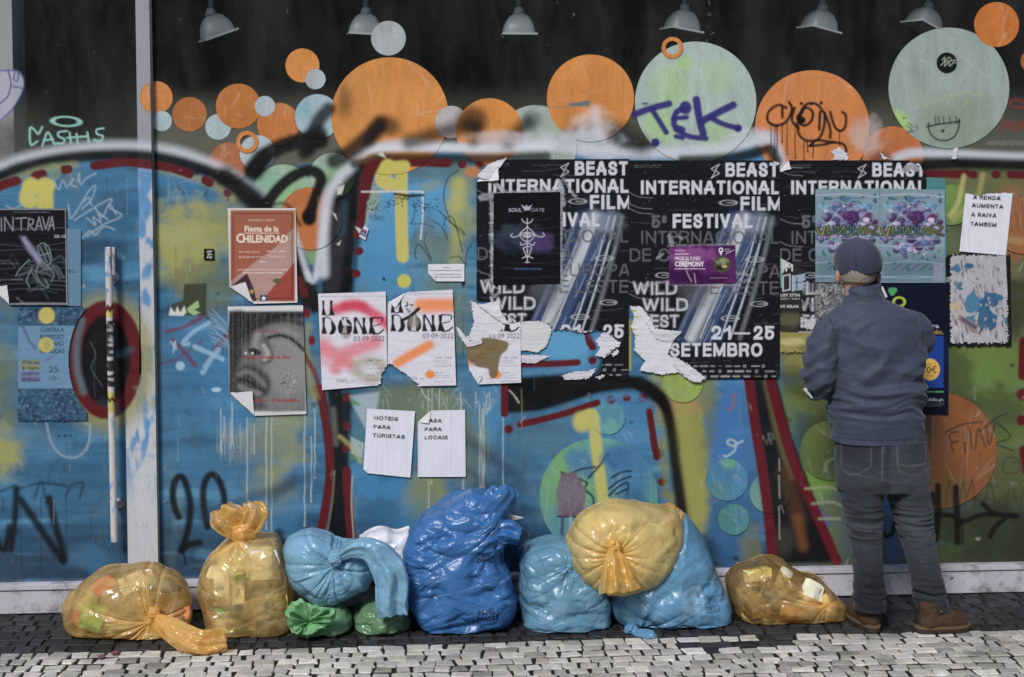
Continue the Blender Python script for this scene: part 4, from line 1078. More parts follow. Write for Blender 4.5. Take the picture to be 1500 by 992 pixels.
# ------------------------------------------------------------------ lamps behind the glass
M_SHADE = noisy_mat('lamp_shade_grey', (0.36, 0.38, 0.395), 0.05, 5, 0.4, 0.4)
M_ROD = noisy_mat('lamp_rod', (0.4, 0.41, 0.42), 0.1, 5, 0.5, 0.4)
def lamp(px, py, rz, ry, label, yy=0.55):
    c = at_y(px, py, yy)
    r = empty('hanging_lamp', tuple(c), label, 'lamp', 'lamps hanging behind the shop glass')
    top = Vector((0, 0, 0.0))
    b = MB(); b.tube([(0, 0, 0.0), (0, 0, ZT + .15 - c[2])], 0.012, 10); b.tube([(0, 0, -.004), (0, 0, .03)], [0.03, 0.02], 12)
    o = b.build('rod', M_ROD, None, smooth=True); o.parent = r
    # hood: quarter-round body that widens from the neck to a flat mouth
    rot = Matrix.Rotation(rz, 3, 'Z') @ Matrix.Rotation(ry, 3, 'Y') @ Matrix.Scale(1.06, 3)
    V, n, m_ = [], 9, 16
    for i in range(n):
        t = i / (n - 1); z = -0.098 * t; w = 0.022 + 0.056 * math.sin(t * PI / 2) ** 0.6; d = 0.02 + 0.052 * math.sin(t * PI / 2) ** 0.6
        for k in range(m_):
            a = 2 * PI * k / m_
            e = 0.45
            V.append(rot @ Vector((w * math.copysign(abs(math.cos(a)) ** e, math.cos(a)), d * math.copysign(abs(math.sin(a)) ** e, math.sin(a)), z)))
    q = grid_quads(n, m_, True)
    V = [tuple(v) for v in V] + [tuple(rot @ Vector((0, 0, 0)))]
    tr = [[len(V) - 1, (k + 1) % m_, k] for k in range(m_)]
    h = npmesh('shade', V, q, tr, None, M_SHADE); h.parent = r
    b = MB(); f = [rot @ Vector((sx * .082, sy * .076, -.094)) for sx, sy in ((-1, -1), (1, -1), (1, 1), (-1, 1))]; g = [rot @ Vector((sx * .082, sy * .076, -.103)) for sx, sy in ((-1, -1), (1, -1), (1, 1), (-1, 1))]
    b.prism(f, g); o = b.build('glass_plate', noisy_mat('lamp_glass', (.6, .63, .64), .05, 4, .2, .5), None); o.parent = r
lamp(309, 22, .35, -.36, 'grey hanging lamp nearest the metal post, tilted to the right, mouth facing the street')
lamp(536, 20, .1, .05, 'grey hanging lamp partly behind a small pale grey dot above the biggest orange dot')
lamp(760, 20, 0, 0, 'grey hanging lamp facing straight out, third from the left, over bare dark glass')
lamp(1003, 15, .25, .15, 'grey hanging lamp above the small orange ring and the pale dot with violet tag')
lamp(1205, 15, .3, .2, 'grey hanging lamp above the orange dot with the dripping black tag')
lamp(1360, 12, .45, .35, 'dim hanging lamp half hidden behind the pale dot with the smiling face')

# ------------------------------------------------------------------ vinyl dots
def dot_thing(x, y, r, colr, label, ring=None, clip=None, group=None, tint=None, over=True, depth=-0.0015):
    n = max(20, int(2 * PI * r / 2.0)); m_ = max(3, int(r / 1.5))
    th = np.linspace(0, 2 * PI, n, endpoint=False)[None]
    rr = np.linspace(ring or 0.02, r, m_)[:, None]
    X, Y = x + rr * np.cos(th), y + rr * np.sin(th)
    b = np.broadcast_to(alb(colr), X.shape + (3,)).copy()
    k = fbm(X * .05, Y * .015, x, 4)[..., None]; k2 = noise3(X * .6, Y * .08, y)[..., None]
    b = b * (1 + .30 * k + .08 * k2 + .10 * fbm(X * .016, Y * .016, x + 5, 2)[..., None])
    if tint is not None:
        for (tx, ty, tr, tc_, op) in tint:
            w = op * (1 - sstep(.4, 1.2, np.hypot(X - tx, Y - ty) / tr + .5 * fbm(X * .05, Y * .03, tx, 3)))[..., None]
            b = b * (1 - w) + alb(tc_) * w
    for q_ in range(int(r * .7)):
        ax_, ay_ = x + random.uniform(-r, r), y + random.uniform(-r, r); an_ = random.uniform(0, PI) if q_ % 3 else PI / 2 + random.uniform(-.15, .15); ln_ = random.uniform(.1, .6) * r
        ux, uy = X - ax_, Y - ay_; al_ = ux * math.cos(an_) + uy * math.sin(an_); pe_ = np.abs(-ux * math.sin(an_) + uy * math.cos(an_) + .0012 * al_ ** 2)
        w_ = (random.uniform(.03, .16) * np.exp(-(pe_ / random.uniform(.5, 1.6)) ** 2) * np.exp(-(al_ / ln_) ** 4))[..., None]
        b = b * (1 - w_) + (alb((226, 222, 214)) if q_ % 2 else alb((60, 54, 46))) * w_
    sc_ = sstep(.42, .6, fbm(X * .11, Y * .11, 60 + x, 4))[..., None] * .5
    b = b * (1 - sc_) + alb((70, 66, 58)) * sc_
    b = b * np.where(rr > r - 1.3, .82, 1)[..., None]
    c = wall_paint(X, Y, b) if over else b
    dep = np.full(X.shape, depth)
    if x == 229: dep = np.where(X < 220.0, -0.0475, depth)      # wraps on to the metal post
    P = at_y(X, Y, dep)
    o = npmesh('vinyl_dot' if not ring else 'vinyl_ring', P, grid_quads(m_, n, True, False), None, c.reshape(-1, 3), M_VINYL, smooth=False)
    tag(o, label, 'sticker', group or ('orange vinyl dots on the glass' if colr[0] > colr[2] + 40 else 'pale vinyl dots on the glass'))
    return o
LG, LY = (160, 204, 110), (150, 190, 110)
D = [
 (229, 143, 24, ORG, 'orange dot that overlaps the right edge of the metal post'),
 (237, 177.5, 15, (164, 182, 190), 'small pale dot just below the orange dot at the metal post'),
 (277.5, 167.5, 25.5, (176, 108, 50), 'brownish orange dot second to the right of the metal post'),
 (319.5, 186, 19, (160, 178, 184), 'scratched pale dot between two orange dots, lower right of the brownish one'),
 (349, 155.5, 33, (184, 112, 44), 'worn orange dot with scuffed lower edge in the cluster right of the post'),
 (408, 182, 31.5, (188, 114, 48), 'orange dot under the small pale dot, right end of the cluster by the post'),
 (388, 155.5, 15, (168, 182, 186), 'small pale dot stuck over two orange dots in the cluster by the post'),
 (443, 96, 25, (210, 134, 54), 'clean orange dot high on dark glass with a small pale dot on its lower edge'),
 (462, 116, 15, (172, 180, 182), 'small pale dot on the lower edge of the high clean orange dot'),
 (465, 171, 33, (158, 184, 192), 'pale blue dot touched by the black spray hook left of the biggest orange dot'),
 (571, 170, 86, (212, 138, 58), 'biggest orange dot with black spray tails, under a pale grey dot'),
 (569, 56, 25.5, (168, 174, 176), 'pale grey dot high on dark glass above the biggest orange dot'),
 (335, 239, 30, (170, 104, 62), 'faded orange dot half sunk in the white spray arc'),
 (377, 224, 26, (176, 190, 196), 'pale dot behind the small orange ring over the white spray arc'),
 (661, 179, 24, (180, 172, 172), 'small pinkish grey dot at the right foot of the biggest orange dot'),
 (785, 214, 60, (166, 178, 172), 'pale dot half hidden behind the sprayed orange dot above the first black bill'),
 (717, 193, 49, (210, 134, 48), 'orange dot with two black spray plumes above the first black bill'),
 (865, 144, 64, (208, 132, 54), 'clean orange dot left of the pale dot with the violet tag'),
 (1019, 150, 89, (166, 184, 178), 'large pale green dot with a violet spray tag'),
 (1190, 187, 84, (206, 126, 62), 'large orange dot with a dripping black tag'),
 (1308, 230, 45, (190, 112, 56), 'orange dot low between the black-tagged dot and the smiling pale dot'),
 (1390, 129, 88.5, (150, 166, 158), 'largest pale dot with a black round sticker and a drawn smiling face'),
 (1460, 36, 33, (196, 112, 34), 'orange dot at the upper right, overlapping the smiling pale dot'),
 (1512, 90, 17, (170, 92, 40), 'orange dot cut by the right edge of the photo'),
 (415, 287, 46, (146, 176, 150), 'pale green dot under the black spray hook beside the orange festival bill'),
 (487, 258, 34, (158, 182, 164), 'pale green dot right of the black spray hook'),
 (455, 320, 46, (186, 110, 54), 'orange dot under the thick black hook, right of the orange festival bill'),
 (890, 611, 26, (78, 146, 168), 'small teal dot behind the yellow spray mark, above the big green and blue dot'),
 (877, 728, 87, (88, 150, 140), 'big green and blue dot with scribbles behind the knotted yellow bag'),
 (1065, 703, 31, (70, 130, 168), 'blue dot with a green top, under the pale curl tag'),
 (1075, 761, 23, (70, 134, 136), 'small teal dot below the blue dot with the green top'),
 (1128, 722, 30, (104, 150, 140), 'green and blue dot cut by the dark red leg of the letter'),
 (1000, 560, 30, (142, 164, 84), 'yellow-green dot below the torn corner of the middle black bill'),
 (1376, 660, 85, (132, 82, 44), 'big rusty orange dot behind the man, right of his waist'),
 (1394, 300, 30, (112, 142, 74), 'green dot above the patterned grape bills, left of the white rent notice'),
 (1498, 330, 42, (150, 96, 54), 'dull orange dot cut by the right edge, beside the white rent notice'),
 (1216, 660, 44, (90, 110, 62), 'light green dot left of the man at hip height'),
]
T = {571: [(520, 140, 50, (190, 130, 60), .5)], 1019: [(985, 125, 36, LG, .5), (1050, 110, 30, LG, .35), (970, 185, 30, LG, .6), (1050, 196, 34, LY, .45), (1004, 92, 12, LG, .8)], 1390: [(1318, 178, 18, LG, .9), (1400, 190, 60, (120, 140, 110), .5)],
     415: [(420, 300, 40, (140, 190, 120), .7), (390, 270, 24, (120, 176, 150), .6)], 487: [(495, 265, 24, (120, 176, 110), .7)], 877: [(840, 700, 60, (120, 172, 96), .75), (860, 680, 30, (60, 116, 170), .8), (920, 690, 50, (64, 124, 172), .9), (880, 650, 26, (96, 170, 160), .7), (840, 770, 40, (84, 140, 170), .6), (915, 770, 40, (50, 104, 150), .8)],
     890: [(896, 628, 16, (100, 170, 160), .7)], 1065: [(1068, 676, 14, (104, 162, 140), .9), (1046, 720, 20, (90, 140, 130), .6)], 1075: [(1084, 756, 14, (60, 120, 160), .6)], 1128: [(1118, 704, 20, (70, 130, 160), .8)], 785: [(820, 200, 34, (146, 168, 130), .5)], 1376: [(1350, 740, 40, (120, 92, 40), .7), (1420, 640, 50, (150, 92, 48), .6), (1340, 620, 36, (88, 76, 44), .7), (1400, 720, 30, (96, 84, 46), .6)], 465: [(440, 160, 16, (120, 178, 190), .6)], 1216: [(1200, 640, 26, (100, 112, 58), .7), (1230, 680, 24, (70, 100, 70), .7)], 1000: [(1010, 570, 20, (150, 176, 80), .5)]}
k = 0
for (x, y, r, c, lab) in D:
    dot_thing(x, y, r, c, lab, tint=T.get(int(x)), depth=-0.0012 - 0.00012 * k); k += 1
# the first dot wraps on to the post: its outer half lies on the post face
dot_thing(985, 70, 16, (204, 126, 52), 'small orange ring on top of the pale dot with the violet tag', ring=10, depth=-.0064, group='orange vinyl rings on the glass')
dot_thing(362, 208, 16.5, (206, 128, 56), 'small orange ring over the white spray arc by the cluster of dots', ring=10, depth=-.0064, group='orange vinyl rings on the glass')
C_ = Canvas(1360, 60, 1416, 120, 2, (22, 24, 24))
for p in ([(1380, 88), (1384, 84), (1384, 90), (1390, 84), (1394, 88)], [(1378, 96), (1384, 91), (1384, 97), (1390, 91), (1391, 97), (1398, 91), (1402, 93)], [(1382, 91), (1400, 88)]): C_.stroke(p, 1.4, (150, 160, 150), .5)
def canvas_disc(x, y, r, cv, name, label, depth):
    n = 60; m_ = 18
    th = np.linspace(0, 2 * PI, n, endpoint=False)[None]; rr = np.linspace(.02, r, m_)[:, None]
    X, Y = x + rr * np.cos(th), y + rr * np.sin(th)
    o = npmesh(name, at_y(X, Y, depth), grid_quads(m_, n, True, False), None, cv.sample(X, Y)[..., :3].reshape(-1, 3), M_VINYL, smooth=False)
    return tag(o, label, 'sticker')
canvas_disc(1387, 92, 15, C_, 'round_sticker', 'round black sticker with grey scrawl on the smiling pale dot', -.0064)
# ------------------------------------------------------------------ bills pasted on the glass
def bill(name, quad, cv, label, cat='poster', group=None, lay=1, pitch=1.1, mat=None, wr=0.0012, wf=(7, 26), mask=None, folds=(), rough_edge=0.0, seed=0.0, flat=False):
    """paper sheet through four wall points; cv is its print; folds: (point on fold, inward direction, lift) turns the part beyond the fold back"""
    (ax, ay), (bx, by), (cx, cy), (dx, dy) = quad
    n = max(4, int(math.hypot(dx - ax, dy - ay) / pitch) + 1); m_ = max(4, int(math.hypot(bx - ax, by - ay) / pitch) + 1)
    t = np.linspace(0, 1, n)[:, None]; s_ = np.linspace(0, 1, m_)[None, :]
    X = (ax*(1-s_)+bx*s_)*(1-t) + (dx*(1-s_)+cx*s_)*t; Y = (ay*(1-s_)+by*s_)*(1-t) + (dy*(1-s_)+cy*s_)*t
    col = cv.sample(X, Y)[..., :3]
    P = at_y(X, Y, 0.0)
    lay += 1.9
    d = 0.0022 * lay + wr * (ridge(P[..., 0] * wf[0], seed, P[..., 2] * wf[1]) * .5 + .5) + wr * .8 * (fbm(P[..., 0] * 9, seed + 4, P[..., 2] * 9, 3) + .4)
    d = np.maximum(d, 0.0022 * lay)
    # edges stick to the wall less well
    ed = np.minimum(np.minimum(t, 1 - t) * n, np.minimum(s_, 1 - s_) * m_)
    d = d + 0.0015 * np.exp(-ed / 6.0) * np.clip(noise3(P[..., 0] * 12, seed, P[..., 2] * 12) + .2, 0, 1)
    Xf, Yf = X.copy(), Y.copy()
    for (fx, fy), (ux, uy), lift in folds:
        L = math.hypot(ux, uy); ux, uy = ux / L, uy / L
        q = (Xf - fx) * ux + (Yf - fy) * uy          # negative beyond the fold
        q = q + 0.6 * noise3(X * .12, Y * .12, seed)
        b = q < 0
        w = -np.minimum(q, 0)
        Xf = Xf + 2 * w * ux; Yf = Yf + 2 * w * uy
        d = d + np.where(b, 0.003 + lift * np.sin(np.clip(w / 40, 0, 1) * PI * .6), 0)
    P = at_y(Xf, Yf, 0.0) ; P[..., 1] -= d
    Q = grid_quads(n, m_, False, True)
    if mask is not None:
        xc, yc = X.ravel()[Q].mean(1), Y.ravel()[Q].mean(1)
        Q = Q[mask(xc, yc)]
        used = np.unique(Q); re = np.full(n * m_, -1); re[used] = np.arange(len(used))
        P = P.reshape(-1, 3)[used]; col = col.reshape(-1, 3)[used]; Q = re[Q]
    o = npmesh(name, P, Q, None, col.reshape(-1, 3), mat or M_PAPER, smooth=True)
    return tag(o, label, cat, group)

def inpoly(pts, X, Y):
    P = list(pts); ins = np.zeros(np.shape(X), bool)
    for (xa, ya), (xb, yb) in zip(P, P[1:] + P[:1]):
        if ya == yb: continue
        ins ^= ((ya > Y) != (yb > Y)) & (X < (xb - xa) * (Y - ya) / (yb - ya) + xa)
    return ins
def jag(x, y, a=3.0, f=.22, s=0.0):
    return a * fbm(x * f, y * f, s, 3)

PW = (212, 212, 222)
def scratchy(cv, x0, y0, x1, y1, n, col=(120, 122, 128), op=.5, horiz=True):
    for k in range(n):
        x, y = random.uniform(x0, x1), random.uniform(y0, y1); L = random.uniform(8, 60)
        cv.stroke([(x, y), (x + (L if horiz else 1) / 2, y + random.uniform(-2, 2)), (x + (L if horiz else 2), y + (random.uniform(-3, 3) if horiz else L))], .7, col, .5, random.uniform(.2, op))

def blur_greek(cv, x0, y, x1, h, col, op=.8):
    """line of print too small to read: word-long dashes"""
    x = x0
    while x < x1:
        w = random.uniform(2, 9) * h / 3
        cv.line([(x, y), (min(x + w, x1), y)], h * .6, col, op * random.uniform(.6, 1), .4); x += w + h * .5

# --- three black film festival bills
GL = (202, 204, 214); GM = (96, 98, 106)
def beast_canvas(x0, x1, y0, y1, seed, full=True):
    c = Canvas(x0 - 2, y0 - 2, x1 + 2, y1 + 2, 1.6, (24, 25, 30))
    R = x1
    def tx(t, y, cap, col, xa, xb, **k): c.grot(t, xa, y, cap * 1.06, col, xb, .205, **k)
    # light beam
    bx = x1 - 50
    def beam(dx0, dx1, w, col, op, soft):
        c.stroke([(bx + 4 + dx0, y0 + 84), (bx - 14 + dx0 * .7 + dx1 * .3, y0 + 140), (bx - 38 + dx1 * .7 + dx0 * .3, y0 + 200), (bx + dx1 - 62, y0 + 260)], w, col, soft, op)
    beam(0, 0, 52, (34, 46, 76), .5, 22)
    beam(-22, -28, 18, (48, 66, 104), .85, 6); beam(-6, -14, 18, (140, 150, 168), .7, 7); beam(-2, -18, 11, (200, 203, 208), .75, 4); beam(10, 6, 12, (66, 90, 134), .8, 6); beam(-30, -38, 5, (120, 138, 172), .6, 3)
    beam(18, 24, 9, (48, 66, 104), .8, 4); beam(26, 40, 3, (186, 192, 204), .85, 1.2); beam(17, 26, 2.4, (190, 196, 206), .8, 1.0); beam(36, 54, 5, (150, 154, 164), .5, 3.5); beam(-16, -26, 2, (200, 206, 214), .5, 1); beam(0, -4, 2, (220, 224, 230), .6, 1)
    c.cloud(bx + 6, y0 + 92, 34, 18, (150, 160, 176), .55, .5, .05); c.cloud(bx - 70, y0 + 190, 30, 34, (100, 104, 112), .5, .6, .05)
    for k in range(14):
        t = random.random(); x = bx + 20 - 66 * t + random.gauss(0, 16); y = y0 + 100 + 150 * t
        c.stroke([(x, y), (x - 8, y + 18), (x - 16, y + 34)], 1.0, (190, 200, 216), .6, .5)
    c.text('BEASTFILM.PT', x0 + 8, y0 + 11, 5, (92, 93, 98), x0 + 48, op=.8)
    c.stroke([(R - 88, y0 + 6), (R - 100, y0 + 12), (R - 94, y0 + 17), (R - 100, y0 + 26), (R - 88, y0 + 19), (R - 94, y0 + 14), (R - 88, y0 + 6)], 1.1, GL, .5, .9, False)
    tx('BEAST', y0 + 24, 19.5, GL, R - 79, R - 2); tx('INTERNATIONAL', y0 + 49.5, 19, GL, x0 + 17, R - 1)
    tx('FILM', y0 + 73.5, 19.5, GL, R - 57, R + 3); tx('5º', y0 + 99, 18, GM, x0 + 33, x0 + 55); tx('FESTIVAL', y0 + 99, 19.5, GL, x0 + 64, x0 + 180)
    c.grot('INTERNACIONAL', x0 + 17, y0 + 122, 19, GM, R - 1, .14, .9); c.grot('DE CINEMA', x0 + 1, y0 + 148, 19, GM, x0 + 140, .14, .9)
    c.grot('DA', x0 + 60, y0 + 172, 19, GM, x0 + 90, .14, .6); c.grot('EUROPA', R - 102, y0 + 172, 19, GM, R + 1, .14, .9); c.grot('DE LESTE', R - 120, y0 + 196, 19, GM, R - 1, .14, .9)
    for t_, xa, xb, yy in (('WILD', 6, 70, 196), ('WILD', 20, 86, 220), ('WEST', 10, 72, 244)):
        c.grot(t_, x0 + xa, y0 + yy, 18, (190, 192, 200), x0 + xb, .2, .55, 2.2); c.grot(t_, x0 + xa, y0 + yy, 18, (206, 208, 214), x0 + xb, .12, .95, .8)
    tx('21', y0 + 262, 19, GL, R - 100, R - 71); c.line([(R - 66, y0 + 253), (R - 44, y0 + 253)], 2.4, GL); tx('25', y0 + 262, 19, GL, R - 38, R - 8)
    tx('SETEMBRO', y0 + 287, 19, GL, R - 160, R - 25)
    for (ox, oy, w) in ((-75, 62, 14), (-36, 145, 14), (-30, 210, 13), (-72, 231, 14), (-170, 168, 12)):
        c.ell(R + ox, y0 + oy, w, 4.2, (176, 178, 184), .5, .8, 0, 1.0); blur_greek(c, R + ox - w * .2, y0 + oy, R + ox + w * .8, 2, (190, 192, 198))
    for r_ in range(3):
        x = x0 + (95 if r_ == 0 else 108)
        while x < R - 8:
            w = random.uniform(4, 12); yy = y0 + 301 + r_ * 7.5
            if random.random() < .3: c.ell(x + 2, yy, 2.2, 2.2, (180, 182, 186), .5, .8, 0, 1)
            else: c.line([(x, yy), (x + w, yy)], random.uniform(1, 3), (180, 182, 186), random.uniform(.3, .8), .4)
            x += w + random.uniform(4, 8)
    scratchy(c, x0, y0, x1, y1, 46, (128, 130, 138), .4)
    for k in range(6):
        y = random.uniform(y0, y1); c.stroke([(x0, y), (x0 + 14, y + 6), (x0 + 34, y + 8)], 1, (150, 152, 160), .6, .6)
    for k in range(120): c.dot(random.uniform(x0, x1), random.uniform(y0, y1), random.uniform(.3, .8), (150, 152, 158), .4, .5)
    return c
QB = [((698, 234), (921, 233), (920, 557), (698, 557)), ((921, 235), (1141, 235), (1141, 553), (921, 555)), ((1141, 235), (1356, 235), (1356, 487), (1141, 487))]
c1 = beast_canvas(698, 921, 233, 557, 1)
# clear tape and paste round the small bill, its shine painted as pale streaks
for p, w in (([(702, 288), (724, 284), (760, 281), (822, 280)], 5), ([(704, 292), (716, 290), (728, 286)], 4), ([(718, 282), (720, 330), (721, 415)], 4), ([(724, 268), (736, 278)], 6), ([(820, 268), (824, 300)], 8), ([(821, 300), (822, 420)], 3), ([(826, 262), (834, 276), (845, 290), (838, 284)], 3), ([(712, 412), (728, 408), (740, 412)], 5), ([(716, 420), (724, 434), (730, 428)], 4), ([(724, 300), (727, 308)], 9), ([(815, 294), (820, 298)], 8)):
    c1.stroke(p, w, (150, 152, 164), 1.2, .75, rough=2.2)
for k in range(40):
    y = random.uniform(306, 420); c1.line([(722 + random.uniform(-6, 2), y), (725 + random.uniform(0, 5), y + random.uniform(-2, 5))], 1.2, (196, 198, 206), .7)
    y = random.uniform(268, 420); c1.line([(820 + random.uniform(-3, 2), y), (824 + random.uniform(0, 5), y + random.uniform(-2, 6))], 1.0, (176, 178, 190), .5)
HOLE1 = [(762, 560), (762, 471), (790, 470), (803, 474), (812, 484), (830, 482), (846, 486), (858, 487), (872, 484), (884, 484), (896, 496), (890, 512), (884, 520), (880, 545), (900, 552), (908, 556), (908, 562)]
HOLE1b = [(696, 440), (712, 440), (728, 452), (748, 472), (764, 474), (764, 562), (696, 562)]
m1 = lambda x, y: ~(inpoly(HOLE1, x + jag(x, y, 4), y + jag(x, y, 4, .25, 5)) | inpoly(HOLE1b, x, y))
bill('festival_poster', QB[0], c1, 'black film festival bill with a small bill taped on, foot torn away', 'poster', 'black film festival bills', 2, 1.05, M_GLOSSP, .0012, (3, 34), m1, [((717, 246), (1, .95), .018), ((700, 447), (.55, -1), .010)], seed=1)
c2 = beast_canvas(921, 1141, 235, 555, 2)
for p, w in (([(980, 345), (984, 360)], 6), ([(970, 372), (962, 378)], 3), ([(990, 343), (998, 350)], 3), ([(1076, 400), (1098, 404), (1090, 412)], 3), ([(1072, 410), (1076, 424)], 5), ([(940, 418), (980, 412)], 3), ([(978, 360), (1078, 358)], 2), ([(978, 416), (1078, 417)], 3)):
    c2.stroke(p, w, (150, 152, 164), 1.2, .7, rough=2)
HOLE2 = [(919, 448), (938, 447), (950, 462), (958, 482), (975, 482), (998, 484), (982, 500), (976, 520), (1000, 540), (1032, 552), (1032, 560), (919, 560)]
m2 = lambda x, y: ~inpoly(HOLE2, x + jag(x, y, 3), y + jag(x, y, 3, .25, 5))
bill('festival_poster', QB[1], c2, 'black film festival bill with a purple flyer taped across, corner torn', 'poster', 'black film festival bills', 3, 1.05, M_GLOSSP, .0012, (3, 34), m2, [((1130, 235), (-.35, 1), .008)], seed=5)
c3 = beast_canvas(1141, 1356, 235, 487, 3)
c3.poly([(1320, 250), (1326, 241), (1340, 240), (1348, 250), (1340, 252), (1334, 248), (1326, 254)], (150, 152, 160), .8, .9)
c3.poly([(1193, 413), (1242, 413), (1242, 484), (1193, 484)], (92, 94, 96), .8, .95)
for k in range(420):
    c3.dot(random.uniform(1193, 1240), random.uniform(414, 484), random.uniform(.5, 2), random.choice([(40, 42, 44), (150, 152, 154), (110, 112, 114), (176, 178, 178)]), .5, .7)
c3.text('WILD', 1160, 431, 16, (150, 152, 156), 1212, bold=.01, blur=1, op=.8); c3.text('WILD', 1172, 455, 16, (130, 132, 136), 1222, bold=.01, blur=1, op=.7)
c3.ell(1230, 454, 7, 3, (40, 120, 160), 1, .9); c3.line([(1232, 456), (1238, 450)], 2, (120, 30, 60))
for k in range(40): c3.poly([(1174 + random.uniform(0, 22), 462 + random.uniform(0, 22)), (1178 + random.uniform(0, 22), 466 + random.uniform(0, 18)), (1176 + random.uniform(0, 18), 470 + random.uniform(0, 14))], (190, 192, 196), .5, .5)
c3.line([(1141, 486), (1200, 486)], 1.6, (180, 182, 188))
m3 = lambda x, y: ~inpoly([(1338, 230), (1330, 236), (1346, 240), (1352, 254), (1360, 254), (1360, 230)], x, y)
bill('festival_poster', QB[2], c3, 'black film festival bill mostly covered by two patterned bills behind the man', 'poster', 'black film festival bills', 2, 1.05, M_GLOSSP, .0012, (3, 34), m3, [((1150, 240), (.8, .6), .012)], seed=9)

# torn paper under and around the festival bills
def scrap(pts, label, lay=1, col=PW, lift=0.0, name='torn_paper', jagp=3.0, group='torn white paper scraps', stripes=None, seed=0.0):
    xs, ys = [p[0] for p in pts], [p[1] for p in pts]
    q = ((min(xs) - 3, min(ys) - 3), (max(xs) + 3, min(ys) - 3), (max(xs) + 3, max(ys) + 3), (min(xs) - 3, max(ys) + 3))
    c = Canvas(q[0][0] - 1, q[0][1] - 1, q[2][0] + 1, q[2][1] + 1, 1.5, col)
    for k in range(12):
        y = random.uniform(min(ys), max(ys)); c.stroke([(min(xs), y), ((min(xs) + max(xs)) / 2, y + 2), (max(xs), y - 1)], .8, (172, 172, 182), .5, .6)
    if stripes: stripes(c)
    return bill(name, q, c, label, 'paper scrap', group, lay, 1.0, M_PAPER, .0012 + lift * .55, (14, 18), lambda x, y: inpoly(pts, x + jag(x, y, jagp, .3, seed), y + jag(x, y, jagp, .3, seed + 4)), seed=seed)
scrap([(762, 471), (790, 470), (803, 474), (808, 484), (800, 506), (788, 516), (776, 514), (762, 513)], 'torn white patch where the first black bill was ripped, right of the ripped sheet', 2, (206, 206, 208))
scrap([(762, 520), (790, 520), (806, 521), (796, 526), (786, 532), (772, 532), (762, 530)], 'thin white paper strip under the torn white patch, above the dark red spray line', 1, seed=2)
scrap([(872, 498), (884, 486), (896, 494), (909, 502), (906, 508), (894, 512), (884, 524), (872, 520), (878, 510)], 'ragged white tear across the date of the first black bill', 4, seed=3)
scrap([(822, 551), (834, 545), (858, 544), (872, 539), (870, 546), (862, 554), (840, 556), (828, 556)], 'white paper scrap low under the first black bill on black spray', 1, seed=4)
scrap([(872, 552), (882, 548), (886, 550), (878, 556)], 'smallest white scrap, right of the low one on black spray', 1, seed=5)
scrap([(895, 518), (904, 510), (906, 516), (898, 522)], 'small white chip right below the ragged tear in the date', 3, seed=6)
def ystripes(c):
    for k in range(9): 
        y = 452 + k * 9; c.poly([(919, y), (934 + 6 * math.sin(k * 2.1), y + 3), (922, y + 6)], (176, 176, 70), .8, .95)
scrap([(922, 449), (938, 448), (952, 466), (958, 482), (976, 483), (998, 485), (986, 496), (978, 518), (984, 524), (1006, 534), (1030, 552), (1018, 558), (1002, 552), (994, 545), (966, 548), (936, 542), (944, 528), (928, 512), (930, 496), (924, 478), (928, 462)], 'large ragged sheet of white paper peeling from the corner of the middle black bill', 4, lift=.004, stripes=ystripes, seed=7)
scrap([(984, 520), (1006, 532), (1032, 552), (1022, 560), (1008, 556), (996, 544), (986, 534)], 'white strip hanging down from the peeling sheet of the middle black bill', 6, lift=.008, seed=8)
scrap([(944, 470), (958, 480), (980, 484), (998, 485), (982, 500), (960, 496)], 'curled white flap at the top of the peeling sheet on the middle bill', 6, lift=.007, seed=11)
scrap([(1395, 218), (1402, 216), (1401, 232), (1393, 233)], 'little white paper tab at the bottom of the smiling pale dot', 2, jagp=1, seed=9)
scrap([(1216, 222), (1228, 216), (1240, 224), (1242, 234), (1218, 234), (1222, 228)], 'white scraps stuck under the dripping black tag', 1, jagp=4, seed=10)
scrap([(1288, 222), (1296, 230), (1304, 233), (1292, 233)], 'white paper spike above the third black bill', 1, jagp=1.5, seed=12)

# --- small black bill taped on the first festival bill
c = Canvas(718, 278, 824, 420, 2, (17, 17, 22))
c.cloud(765, 350, 40, 22, (60, 66, 92), .6, .9, .06); c.cloud(790, 356, 22, 16, (80, 62, 118), .7, .8, .07); c.cloud(748, 340, 20, 12, (50, 76, 84), .6, .8, .07)
c.text('SOUL', 745, 310, 5, (176, 174, 184), 764, bold=.01); c.text('GATE', 777, 310, 5, (150, 148, 158), 797); c.poly([(763, 300), (769, 303), (771, 300), (773, 303), (779, 300), (775, 308), (768, 308)], (176, 172, 196), .5)
W_ = (200, 198, 210)
for p in ([(772, 320), (772, 385)], [(764, 321), (768, 326), (776, 326), (780, 321)], [(772, 332), (761, 344), (772, 354), (783, 344), (772, 332)], [(750, 342), (748, 346), (755, 347), (764, 342), (772, 340), (782, 343), (790, 347), (797, 345), (795, 341)], [(763, 344), (772, 348), (781, 344)], [(762, 355), (764, 359), (772, 356), (780, 359), (783, 355)], [(766, 363), (772, 377), (778, 363), (772, 361), (766, 363)], [(765, 378), (772, 375), (780, 378)], [(769, 384), (775, 384)]):
    c.stroke(p, 1.2, W_, .5, .95)
c.ell(772, 344, 5, 3, W_, .5, 1, 0, 1); c.dot(772, 344, 1.4, W_); c.dot(772, 368, 1.2, W_)
c.text('TRANSFORM YOUR LIFE', 753, 395, 2.6, (70, 120, 190), 792)
scratchy(c, 722, 281, 820, 417, 18, (76, 76, 88), .5)
bill('small_bill', ((723, 283), (820, 281), (820, 415), (722, 417)), c, 'small black bill with a white eye symbol taped on the first film festival bill', 'poster', None, 4, 1.0, M_GLOSSP, .0012, (4, 30), seed=21)
